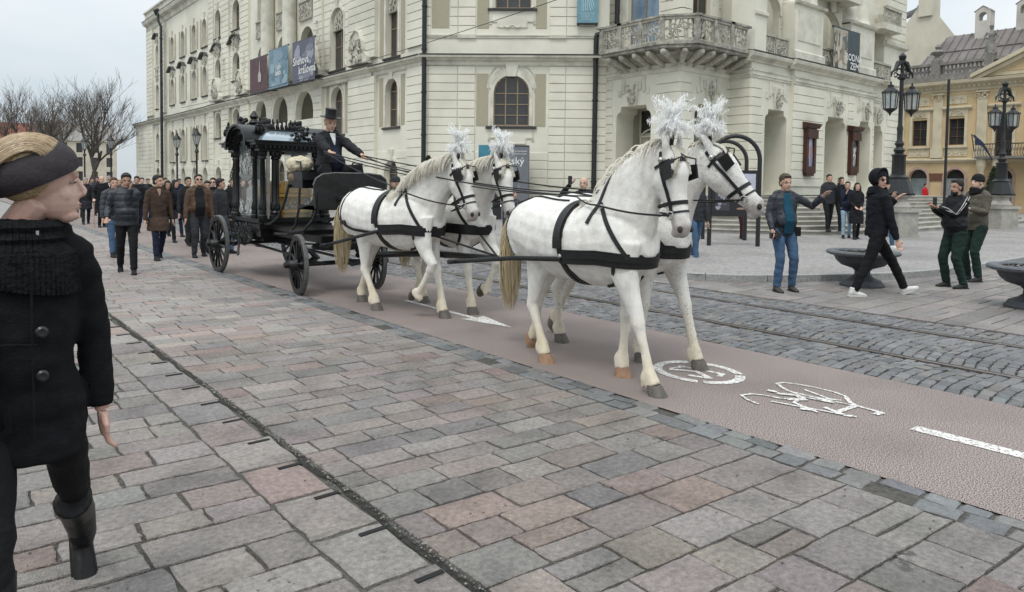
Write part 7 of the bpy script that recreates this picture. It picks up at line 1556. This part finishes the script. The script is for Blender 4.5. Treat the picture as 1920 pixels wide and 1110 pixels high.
        e.M = Matrix.Translation(hq(0, 0, .085)) @ HM.to_4x4(); e.lathe([(.075, -.01), (.155, .002), (.158, .010), (.092, .012), (.084, .06), (.088, .135), (.084, .14), (.01, .142)], (0, 0, 0), 24, k * 1.05, k * .95); e.build('top_hat', mat('silk_hat', (.012, .012, .013), .35, .2, 20, spec=.4), t, smooth=True)
        e = MB(); e.ell(hq(-.03, 0, .03), V(.088, .081, .06), 12, 8, HM); mobj('hair', remesh(e, .01, 1), HAIRM['grey'], t)
    if hoodup:
        e = MB(); e.ell(hq(-.03, 0, .04), V(.125, .115, .135), 16, 12, HM); e.tube([hq(.07 - .03 * abs(cos(a)), .105 * cos(a), .03 + .135 * sin(a)) for a in [i * pi / 12 for i in range(-2, 15)]], .02 * k, 6); e.tube([hq(-.02, 0, -.1), tp(.0, 0, 1.42)], [(.11 * k, .12 * k), (.10 * k, .15 * k)], 12)
        hm = remesh(e, .011, 2)
        mobj('hood', hm, top, t); bm = bmesh.new(); bm.from_mesh(hm); fc = hq(.105, 0, -.025); fd = HM @ Vector((1, 0, 0))
        bmesh.ops.delete(bm, geom=[v for v in bm.verts if (v.co - fc).dot(fd) > -.055 * k and ((v.co - fc) - fd * (v.co - fc).dot(fd)).length < .083 * k], context='VERTS'); bm.to_mesh(hm); bm.free()
    # jacket
    hem = .84 - long_; b = MB(); c_ = 1.0 + (.06 if puffer else 0)
    prof = [(hem, .135, .185), (.90, .135, .18), (1.02, .125 * f, .165 * f), (1.16, .125 * f, .175), (1.30, .125, .195), (1.40, .105, .195), (1.455, .075, .13), (1.49, .065, .075)]
    dl_ = max(abs(legs[0][0]), abs(legs[1][0]))
    if long_ > .15: prof = [(hem, .17 + .38 * dl_, .215)] + [(.74, .16 + .22 * dl_, .21)] + [(.84, .155 + .08 * dl_, .20)] + prof[1:]
    if female: prof = [(z, a * .95, c * (.90 if z > 1.0 else 1.0)) for z, a, c in prof]
    b.tube([tp(.015 if 1.0 < z < 1.3 else 0, 0, z) for z, _, _ in prof], [(a * k * c_, c * k * c_) for _, a, c in prof], 20, upv=(1, 0, 0))
    if f > 1.05: b.ell(tp(.07, 0, 1.06), V(.12 * f, .15 * f, .15), 12, 8)
    for i, sg in ((0, -1), (1, 1)):
        wr = hd[i] - (hd[i] - el[i]).normalized() * .01; m1 = (sh[i] + el[i]) / 2; m2 = (el[i] + wr) / 2; sr = (.066 if not puffer else .073) * (.9 if female else 1) * (1 + (f - 1) * .4)
        b.tube([sh[i] + V(0, -sg * .05, .012), sh[i] + V(0, -sg * .01, -.035), m1, el[i], m2, wr], [sr * k * .72, sr * k * 1.0, sr * .94 * k, sr * .88 * k, sr * .8 * k, sr * .66 * k], 12); b.ell(sh[i] + V(0, -sg * .03, -.02), V(.066, .062, .058), 10, 8); b.tube([sh[i] + V(0, -sg * .03, .02), tp(0, sg * .055, 1.495)], [.045 * k, .04 * k], 8)
    if scarf is None and not hoodup: b.tube([tp(.055 * cos(a) + .0, .065 * sin(a), 1.49 + .008 * cos(a)) for a in [i * pi / 8 for i in range(17)]], .022 * k, 6)
    o_ = Vector((R.random() * 9, R.random() * 9, 0))
    def fold(c, n):
        w = noise.noise(Vector((c.x * 7, c.y * 7, c.z * 15)) + o_) * .011 + noise.noise(Vector((c.x * 20, c.y * 20, c.z * 30)) + o_) * .004
        if puffer: w = w * .5 + .013 * abs(sin(c.z / k * pi / .115)) ** .5 - .008
        return c + n * w * k
    jk = mobj('coat' if long_ > .15 else 'jacket', remesh(b, vox, 2, .4, fold), top, t)
    if openj:   # open jacket: the shirt shows in a strip down the front
        bl = .075 + .12 * f if f > 1.05 else .135; e = MB(); pts = [(1.47, .085), (1.38, .118), (1.27, .148), (1.16, max(.15, bl * .95)), (1.06, max(.152, bl + .012)), (.98, max(.152, bl * .93)), (.87, .155)]; w = .062 if openj is True else openj
        e.tube([tp(x - .018, 0, z) for z, x in pts], [(.024 * k, w * k * (.7 if i == 0 else 1)) for i in range(7)], 12, upv=(1, 0, 0)); mobj('shirt', remesh(e, .01, 2), shirt or WHT, t)
    elif shirt is not None:
        e = MB(); e.tube([tp(.075, 0, 1.47), tp(.115, 0, 1.40), tp(.128, 0, 1.33)], [(.02 * k, .04 * k), (.015 * k, .03 * k), (.01 * k, .008 * k)], 8, upv=(1, 0, 0)); e.build('shirt', shirt, t, smooth=True)
    if scarf is not None:
        e = MB()
        for q in range(3): e.tube([tp(.085 * cos(a) + .01, .09 * sin(a), 1.455 + .03 * q + .015 * sin(a * 2 + q)) for a in [i * pi / 8 for i in range(17)]], .034 * k, 8)
        mobj('scarf', remesh(e, .012, 2, .4, lambda c, n: c + n * noise.noise(c * 40) * .006), scarf, t)
    # trousers and shoes
    b = MB(); pw = (1.0 if not female else .9) * (1 + (f - 1) * .4); b.tube([V(0, 0, hipz + .10), V(0, 0, hipz + .0), V(0, 0, hipz - .07)], [(.115 * k, .155 * k), (.12 * k, .165 * k), (.08 * k, .12 * k)], 14, upv=(1, 0, 0))
    for i in (0, 1):
        an = feet[i] + (kn[i] - feet[i]).normalized() * .03 * k; b.tube([hips[i] + V(0, 0, .02), hips[i].lerp(kn[i], .35), kn[i], kn[i].lerp(an, .45), an - V(0, 0, .03)], [.098 * k * pw, .088 * k * pw, .066 * k * pw, .062 * k * pw, (.055 if not boots else .04) * k * pw], 12)
    mobj('trousers', remesh(b, vox, 2, .4, lambda c, n: c + n * (noise.noise(Vector((c.x * 9, c.y * 9, c.z * 17)) + o_) * .009) * k), pants, t)
    for i in (0, 1):
        lift = feetz[i]; q = radians(38) if lift > .03 and legs[i][0] < 0 else (radians(-22) if legs[i][0] > .28 else 0); A = feet[i] + V(0, 0, -.02); M3 = Matrix.Rotation(q, 3, 'Y'); S_ = lambda x, y, z: A + M3 @ V(x, y, z); b = MB()
        b.tube([S_(-.055, 0, -.01), S_(-.02, 0, -.015), S_(.06, 0, -.028), S_(.13, 0, -.040), S_(.175, 0, -.048), S_(.195, 0, -.05)], [(.045 * k, .036 * k), (.048 * k, .040 * k), (.037 * k, .043 * k), (.026 * k, .045 * k), (.019 * k, .038 * k), (.006 * k, .02 * k)], 12); b.tube([S_(0, 0, .06), S_(-.01, 0, -.02)], [.047 * k, .045 * k], 10)
        if boots: b.tube([kn[i] - V(0, 0, .07), kn[i].lerp(feet[i], .5), S_(-.005, 0, .06), S_(-.01, 0, -.02)], [.066 * k, .063 * k, .05 * k, .045 * k], 14)
        o2 = mobj('boot' if boots else 'shoe', remesh(b, .010, 2), shoes, t); e = MB()
        pl = [(-.075, -.028), (-.05, -.042), (.05, -.046), (.13, -.048), (.185, -.03), (.2, 0), (.185, .03), (.13, .048), (.05, .046), (-.05, .042), (-.075, .028)]; e.add([S_(x, y, -.066) for x, y in pl] + [S_(x, y, -.048) for x, y in pl], [tuple(range(10, -1, -1)), tuple(range(11, 22))] + [(j, (j + 1) % 11, 11 + (j + 1) % 11, 11 + j) for j in range(11)]); e.build('sole', M_sole if shoes is WHT else M_black, o2)
    if extra: extra(t, V, tp, hq, hd, kn, feet)
    return t
def DP(px, depth):   # a spot on the ground seen at column px and at the given distance along the view
    lat = (px - 960) / 1335 * depth; return (depth * sin(YAW) + lat * cos(YAW), depth * cos(YAW) - lat * sin(YAW))
# --- the woman in the foreground
M_knit = mat('black_knit', (.012, .012, .013), .95, .3, 30, bump=1, bscale=60, spec=.1)
M_wool = mat('black_wool_coat', (.009, .0095, .011), .92, .25, 24, bump=.35, bscale=140, spec=.15)
M_band = mat('headband_cloth', (.035, .028, .032), .8, .15, 30, bump=.2, bscale=90)
def woman_extra(t, V, tp, hq, hd, kn, feet):
    e = MB(); n, m_ = 56, 9; vs = []     # wide headband slanting from the forehead down to the nape, over the ears
    for j in range(n):
        a = 2 * pi * j / n; zc = .046 + .046 * cos(a); hw_ = .034 + .016 * abs(sin(a))
        for i in range(m_):
            u = i / (m_ - 1) * 2 - 1; z = zc + hw_ * u; q = sqrt(max(.12, 1 - ((z - .035) / .112) ** 2)) * (1 if z > .0 else 1 - .3 * (-z) / .08); rr = .004 + .003 * (1 - u * u) + .0012 * sin(a * 9 + u * 5); vs.append(hq(-.010 + cos(a) * ((.106 + .036 * max(0, -cos(a) + .15)) * q + rr), sin(a) * ((.088 + .010 * max(0, -cos(a) + .45)) * q + rr), z))
    e.add(vs, [(j * m_ + i, j * m_ + i + 1, ((j + 1) % n) * m_ + i + 1, ((j + 1) % n) * m_ + i) for j in range(n) for i in range(m_ - 1)]); e.build('headband', M_band, t, smooth=True)
    e = MB(); r_ = random.Random(2)   # blond hair swept back into a low ponytail
    e.ell(hq(-.036, 0, .048), V(.107, .094, .105) * 1.08, 20, 14, (hq(1, 0, 0) - hq(0, 0, 0)).normalized().to_track_quat('X', 'Z').to_matrix()); e.tube([hq(-.08, 0, .03), hq(-.15, 0, -.04), hq(-.20, .01, -.11), hq(-.21, .01, -.22)], [.030, .028, .026, .015], 12); mobj('hair', remesh(e, .008, 4), HAIRM['blond'], t)
    for kk in range(3):
        e = MB()
        for i in range(800):
            be = r_.uniform(-1.22, 1.22); o = r_.uniform(.0, .006); pts = []; ph0 = r_.uniform(.75, 1.2); sh_ = r_.uniform(-.05, .05)
            for j in range(10):
                q = j / 9; ph = ph0 + (3.45 - ph0) * q; w = 1 - .45 * q * q; fr = .94 + .12 * min(1, j / 3); pts.append(hq(-.026 + (.114 + o) * fr * cos(ph) * cos(be * w) - .07 * q * q * q, (.094 + o) * fr * sin(be * w + sh_ * q), .047 + (.106 + o) * (.95 + .05 * min(1, j / 3)) * sin(ph) * cos(be * w * .9) - .085 * q * q * q))
            if r_.random() < .5: z1 = r_.uniform(-.22, -.10); pts += [hq(-.215 + r_.uniform(-.02, .02), r_.uniform(-.03, .03), -.12), hq(-.22 + r_.uniform(-.03, .03), r_.uniform(-.035, .035), z1 - .08)]
            e.tube(pts, .0013, 3, cap=False)
        e.build('hair_strands', [mat('blond_strand', (.30, .21, .115), .45, .3, 60, col2=(.42, .31, .185), spec=.5), mat('light_strand', (.44, .33, .20), .45, .2, 60, spec=.5), mat('dark_strand', (.23, .155, .085), .45, .3, 60, spec=.5)][kk], t, kind='stuff')
    e = MB()       # chunky knitted collar: ribbed rolls
    for q in range(3):
        for u in range(46):
            a = 2 * pi * u / 46; rr = .112 - .006 * q; p = tp(rr * cos(a) + .012, rr * 1.05 * sin(a), 1.40 + .034 * q); p2 = tp((rr - .004) * cos(a) + .012, (rr - .004) * 1.05 * sin(a), 1.437 + .034 * q); e.tube([p, (p + p2) / 2 + (p - tp(0, 0, 1.45)).normalized() * .012, p2], [.011, .013, .011], 5)
    e.build('knitted_collar', M_knit, t, smooth=True)
    e = MB(); 
    for u in range(34):     # collar falls forward as a shawl
        a = -1.5 + 3.0 * u / 33; e.tube([tp(.10 * cos(a) + .02, .115 * sin(a), 1.43), tp(.130 * cos(a) + .01, .155 * sin(a), 1.40), tp(.143 * cos(a), .165 * sin(a), 1.355 - .045 * (1 + sin(a * 1.0 + .6)))], [.012, .013, .009], 5)
    e.build('knitted_shawl', M_knit, t, smooth=True)
    for z in (1.16, 1.02):
        e = MB(); p = tp(.158, .045, z); e.M = Matrix.Translation(p) @ Matrix.Rotation(pi / 2, 4, 'Y'); e.lathe([(.017, -.01), (.018, .004), (.012, .009), (.003, .008)], (0, 0, 0), 14); e.build('button', mat('coat_button', (.02, .02, .02), .3, .2), t, smooth=True)
    e = MB(); e.tube([tp(.150, -.095, .985), tp(.162, -.05, .93), tp(.160, -.045, .86), tp(.150, -.10, .82)], [(.004, .012)] * 4, 6, upv=(1, 0, 0)); e.tube([tp(.13, -.165, 1.10), tp(.158, -.06, 1.13), tp(.160, .03, 1.12)], .0035, 5); e.tube([tp(.152, .02, 1.3), tp(.160, .02, 1.1), tp(.172, .02, .80)], .0035, 5); e.build('coat_seams', M_wool, t, smooth=True)
    e = MB(); e.box(-.002, .002, -.004, .004, -.016, .004); e.v = [v + tp(.12, .04, 1.475) for v in e.v]; e.build('zip_pull', M_buck, t)
person((.235, 2.745, 0), -92, 'woman in black wool coat and wide headband looking at the horses, foremost at the left', H=1.70, legs=((.30, .0), (-.60, .13)), feetz=(0, .05), hands=((.33, -.13, .90), (-.04, .235, .83)), head=(86, 2), top=M_wool, long_=.12, pants=cloth('black_jeans', (.010, .010, .011)), shoes=cloth('boot_leather', (.010, .010, .010), .4, .2), hair=('none', 'blond'), skin=3, female=True, fine=True, vox=.011, boots=True, extra=woman_extra, fat=1.0, hoff=(.0, .065, 1.1))
# --- driver
def drv(t, V, tp, hq, hd, kn, feet):
    e = MB(); e.tube([tp(.085, 0, 1.48), tp(.125, 0, 1.38), tp(.14, 0, 1.28)], [(.012, .05), (.012, .028), (.006, .004)], 8, upv=(1, 0, 0)); e.build('shirt', WHT, t)
    e = MB(); e.tube([tp(.075 * cos(a) - .01, .15 * sin(a), 1.44 - .02 * cos(a)) for a in [i * pi / 10 for i in range(21)]], [(.02, .05)] * 21, 8); e.build('cape_collar', BLK2, t, smooth=True)
D_ = (4.68, 9.95, 0)
person(D_, -84, 'driver in a black top hat and cape coat holding the reins on the hearse seat', H=1.80, sitz=1.67, legs=((.52, -.10), (.50, .08)), feetz=(1.26, 1.26), knees=(-.45, .35), hands=((.50, -.30, 1.97), (.56, .18, 1.94)), head=(-8, -12), top=BLK2, openj=.055, shirt=NAV, pants=BLK, hair=('tophat', 'grey'), skin=0, fat=1.4, vox=.012, extra=drv)
# --- bystanders on the right
def phone(i, d=(0, 0, .05)):
    def f(t, V, tp, hq, hd, kn, feet):
        e = MB(); p = hd[i] + Vector(d) + (Vector((.05, 0, .03)) * 1); e.box(-.006, .006, -.038, .038, -.075, .075); e.v = [v + p for v in e.v]; o = e.build('smartphone', M_case, None); o.location = ROOT[t].to_translation(); o.rotation_euler = t.rotation_euler; tag(o, 'phone held by the ' + ' '.join(t['label'].split(' with')[0].split()[:11]), 'phone')
    return f
def camx(t, V, tp, hq, hd, kn, feet):
    e = MB(); p = hd[0] + Vector((.03, .03, -.08)); e.box(-.04, .04, -.07, .07, -.045, .045); e.box(-.02, .03, -.03, .03, .045, .07); e.v = [v + p for v in e.v]; c = thing('camera', 'black camera held low in the right hand of the photographer in the blue shirt', 'camera', ROOT[t].to_translation(), t.rotation_euler.z); e.build('camera_body', M_case, c)
    e = MB(Matrix.Translation(p + Vector((.04, 0, 0))) @ Matrix.Rotation(pi / 2, 4, 'Y')); e.lathe([(.035, 0), (.036, .05), (.04, .055), (.04, .1), (.03, .1)], (0, 0, 0), 16); e.build('lens', M_case, c, smooth=True)
    e = MB(); e.box(-.05, .05, -.05, .05, -.07, .07); e.v = [v + V(.06, .17, .90) for v in e.v]; e.build('hip_pouch', BLK, t)
person((10.26, 5.80, 0), -125, 'photographer in an open dark jacket and petrol blue shirt raising his left elbow', H=1.80, legs=((.10, -.03), (.02, .04)), hands=((.14, -.24, .92), (.20, .50, 1.44)), head=(6, -8), top=PUF, openj=.075, shirt=BLU, pants=JEAN, shoes=cloth('brown_shoe', (.05, .045, .04), .6), hair=('short', 'brown'), skin=0, fat=1.12, vox=.012, extra=camx)
person((10.98, 4.72, 0), -36, 'man in a raised black hood and sunglasses striding past the planter', H=1.86, legs=((-.36, .0), (.50, -.02)), feetz=(.0, .02), hands=((.16, -.24, .80), (.26, -.02, 1.36)), head=(-72, -2), top=cloth('hoodie', (.008, .009, .013)), pants=cloth('track_pants', (.008, .008, .009)), shoes=WHT, hair=('none', 'dark'), hoodup=True, glasses=True, skin=0, vox=.012, fat=1.12)
def stripes(t, V, tp, hq, hd, kn, feet):
    e = MB(); s1 = tp(0, .185, 1.43); sh = [s1, s1]; q_ = ik3(s1, hd[1], .29, .26, (-.6, .25, -.8)); el = [q_, q_]
    for o in (-.014, .014): e.tube([sh[1] + V(o * 1.5, .05, .05), sh[1].lerp(el[1], .5) + V(o * 1.5, .075, .02), el[1] + V(o, .066, .0), el[1].lerp(hd[1], .5) + V(0, .056, .02 + o * 1.5), hd[1].lerp(el[1], .15) + V(0, .045, .015 + o * 1.5)], .006, 5)
    e.build('sleeve_stripes', WHT, t); phone(1, (0, 0, .06))(t, V, tp, hq, hd, kn, feet)
person((12.98, 4.32, 0), 150, 'stout man in a striped black jacket and green work trousers filming with a phone', H=1.76, legs=((.02, -.03), (-.06, .04)), hands=((.36, -.08, 1.30), (.38, .03, 1.30)), head=(4, -2), top=cloth('track_jacket', (.010, .011, .013), .6), pants=GRN, shoes=cloth('work_shoe', (.03, .03, .03)), hair=('short', 'dark'), beard=True, skin=1, fat=1.3, vox=.012, extra=stripes)
person((14.25, 4.42, 0), 155, 'man in a black beanie and black and khaki jacket behind the stout man', H=1.86, legs=((.0, -.03), (.08, .04)), hands=((.30, -.16, 1.22), (.30, .12, 1.20)), head=(0, 4), top=cloth('khaki_black', (.10, .09, .07)), pants=GRN, shoes=CHR, hair=('beanie', BLK), skin=2, scarf=BLK, fat=1.15, vox=.013)
GS = 'onlookers in front of the porch steps'
def at(px, depth, z=0): x, y = DP(px, depth); return (x, y, z)
person(at(1553, 22.6, .23), -130, 'young man in a black jacket filming from the bottom step', H=1.80, hands=((.05, -.25, .85), (.30, .16, 1.50)), top=CHR, pants=BLK, hair=('short', 'dark'), group=GS, vox=.017, extra=phone(1), skin=0)
person(at(1576, 23.0, .23), -130, 'person in black behind the girl in pale jeans', H=1.72, hands=((.05, -.25, .85), (.28, .1, 1.45)), top=BLK, pants=BLK, hair=('short', 'dark'), group=GS, vox=.018, skin=0)
person(at(1588, 21.4, .1), -150, 'girl in pale wide jeans and a black jacket raising her hand', H=1.70, hands=((.22, -.05, 1.38), (.10, .20, 1.0)), top=NAV, pants=JEAN2, shoes=BLK2, hair=('short', 'brown'), group=GS, vox=.016, female=True, fat=1.1)
person(at(1606, 21.0, .1), -140, 'girl with long black hair and a long black coat', H=1.66, hands=((.18, -.08, 1.0), (.2, .08, 1.0)), top=BLK, long_=.35, pants=BLK, hair=('long', 'dark'), group=GS, vox=.016, female=True)
person(at(1657, 17.9, .1), -60, 'person in wide blue jeans and white trainers behind the hooded man', H=1.72, hands=((.1, -.24, .85), (.2, .1, 1.35)), top=BLK2, pants=JEAN, shoes=WHT, hair=('beanie', BLK), group=GS, vox=.016)
person(at(1304, 15.2, .0), -110, 'onlooker in blue jeans hidden behind the lead horses', H=1.78, top=CHR, pants=JEAN, hair=('short', 'dark'), group=GS, vox=.018)
person(at(1392, 20.6, .1), -120, 'onlooker in dark trousers standing behind the poster stand', H=1.74, top=BLK, pants=BUR, hair=('short', 'brown'), group=GS, vox=.018)
person(at(1094, 13.6, .0), -150, 'bald man filming over the back of the off lead horse', H=1.74, hands=((.22, -.2, 1.62), (.05, .24, .9)), top=BLK, pants=BLK, hair=('bald', 'grey'), group=GS, vox=.016, skin=2, extra=phone(0))
person(at(1139, 13.2, .0), -120, 'person in a black lettered cap behind the neck of the near lead horse', H=1.66, top=BLK, pants=BLK, hair=('cap', BLK), group=GS, vox=.018)
person(at(962, 14.5, .0), -100, 'person in a dark quilted jacket between the wheel and lead horses', H=1.5, top=PUF, puffer=True, pants=BLK, hair=('short', 'dark'), group=GS, vox=.018)
person(at(742, 15.5, .0), 180, 'person filming beyond the withers of the near wheel horse', H=1.72, hands=((.28, -.1, 1.55), (.05, .24, .9)), top=CHR, pants=BLK, hair=('cap', CHR), group=GS, vox=.018)
person(at(1733, 44, .2), -100, 'tiny figure in red before the palace windows', H=1.75, top=RED, pants=BLK, hair=('short', 'dark'), vox=.03, fingers=False)
person(at(1688, 43, .2), -100, 'tiny figure in grey before the palace windows', H=1.6, top=GRY, pants=BLK, hair=('short', 'dark'), vox=.03, fingers=False)
# --- mourners
GM = 'mourners walking behind the hearse'
def cane(t, V, tp, hq, hd, kn, feet):
    p = hd[0]; c = thing('walking_cane', 'light wooden walking cane of the bald man in a long black coat', 'cane', ROOT[t].to_translation(), t.rotation_euler.z); e = MB(); e.tube([(p.x + .05, p.y, .0), (p.x + .03, p.y, p.z - .02), (p.x, p.y, p.z + .03), (p.x - .06, p.y, p.z + .02)], .011, 6); e.build('stick', mat('cane_wood', (.35, .19, .10), .5, .2), c, smooth=True)
WL = ((.24, 0), (-.26, 0)); WR = ((-.26, 0), (.24, 0))
person((2.66, 13.5, 0), -100, 'man in a black puffer jacket with his hand over his mouth, front of the crowd', H=1.69, legs=((-.28, 0), (.22, 0)), feetz=(.05, 0), hands=((.10, -.30, .98), (.17, .06, 1.50)), head=(6, -10), top=PUF, puffer=True, pants=BLK, hair=('short', 'dark'), skin=1, vox=.012, group=GM, fat=1.1)
person(at(213, 14.7), -85, 'man in a dark puffer and jeans half behind the man covering his mouth', H=1.62, legs=WL, feetz=(0, .05), top=PUF, puffer=True, pants=JEAN, hair=('short', 'brown'), group=GM, vox=.015, hands=((.12, -.26, .86), (.1, .26, .9)), fat=1.1)
person((3.62, 15.5, 0), -88, 'dark haired man in a knee length brown coat looking to his left', H=1.68, legs=((.22, 0), (-.26, 0)), feetz=(0, .04), head=(38, 0), top=BRN, long_=.24, shirt=cloth('tan_scarf', (.30, .20, .15)), pants=NAV, hair=('short', 'dark'), group=GM, vox=.013)
person((4.42, 15.6, 0), -95, 'big man in sunglasses with an open brown jacket over a black shirt', H=1.71, legs=((.16, -.02), (-.10, .02)), top=BRN2, openj=.10, shirt=BLK, pants=CHR, hair=('short', 'dark'), glasses=True, head=(0, 10), group=GM, vox=.013, fat=1.25, skin=0)
person(at(190, 23.5), -85, 'bald old man in a long black coat leaning on a cane', H=1.68, legs=((.1, 0), (-.12, 0)), hands=((.22, -.30, .98), (.05, .26, .85)), top=BLK, long_=.35, pants=BLK, hair=('bald', 'grey'), skin=2, group=GM, vox=.016, extra=cane)
person(at(204, 27), -88, 'tall man in sunglasses, dark suit and white shirt behind the bald man', H=1.70, top=BLK2, shirt=WHT, pants=BLK, hair=('short', 'grey'), glasses=True, group=GM, vox=.02, fingers=False)
CL = [BLK, BLK2, NAV, BLK2, PUF, CHR, BRN, BLK, CHR, BLK]
crowd = [(80, 30, 'brown', 'person nearest the left end of the crowd behind the woman'), (118, 33, 'grey', 'grey haired man far left in the crowd'), (136, 36, 'brown', 'woman far back at the left of the crowd'), (160, 25, 'grey', 'grey bearded man left of the man with the cane'), (172, 31, 'dark', 'person peeping between the two older men at the left'), (148, 29, 'blond', 'fair haired woman beside the grey bearded man'), (222, 25, 'blond', 'fair haired woman behind the puffer jackets'), (256, 21, 'dark', 'person between the puffer jacket and the brown coat'), (266, 26, 'dark', 'taller head behind the gap left of the brown coat'), (277, 30, 'brown', 'head far back above the brown coat'), (314, 18.2, 'dark', 'long haired woman right of the brown coat'), (308, 22, 'brown', 'man far behind the long haired woman'), (328, 20, 'dark', 'woman in black just left of the man in the brown jacket'), (352, 17.5, 'dark', 'man directly behind the man in sunglasses'), (368, 17.0, 'blond', 'fair haired woman right of the man in sunglasses'), (374, 18.5, 'dark', 'woman in sunglasses at the right of the crowd'), (388, 16.4, 'dark', 'young woman with pulled back hair near the hearse'), (399, 18.2, 'dark', 'man in sunglasses close behind the hearse'), (412, 15.5, 'dark', 'man with his back turned beside the rear wheel'), (436, 19, 'dark', 'mourner mostly hidden by the hearse glass'), (455, 22, 'brown', 'mourner far behind the hearse body'), (300, 34, 'grey', 'mourner far back in the middle'), (336, 32, 'dark', 'mourner far back behind the man in sunglasses'), (240, 34, 'dark', 'mourner far back behind the puffer jacket'), (100, 26, 'dark', 'mourner in black partly behind the woman headband'), (182, 36, 'dark', 'mourner far back above the cane'), (470, 17.5, 'dark', 'mourner seen under the hearse between its wheels')]
for i, (px, d, hc, lab) in enumerate(crowd):
    w = i in (2, 5, 6, 10, 12, 14, 15, 16)
    person(at(px, d), -88 + R.uniform(-14, 14) + (40 if i == 18 else 0), lab, H=(1.58 if w else 1.66) + R.uniform(-.04, .04), legs=WL if i % 2 else WR, feetz=(.0, .05) if i % 2 else (.05, 0), top=CL[i % 10], long_=(.28 if i % 3 == 0 else 0), pants=(BLK, CHR, NAV, BLK2, BLK)[i % 5] if i % 9 else JEAN, hair=('long' if w and i != 16 else 'short', hc), glasses=i in (15, 17), group=GM, vox=.02 if d > 20 else .016, fingers=d < 20, female=w, head=(R.uniform(-20, 30), R.uniform(-8, 4)), puffer=(CL[i % 10] is PUF), skin=i % 3, fat=1 + .12 * (i % 3 == 1))
bpy.data.scenes.remove(WORK)
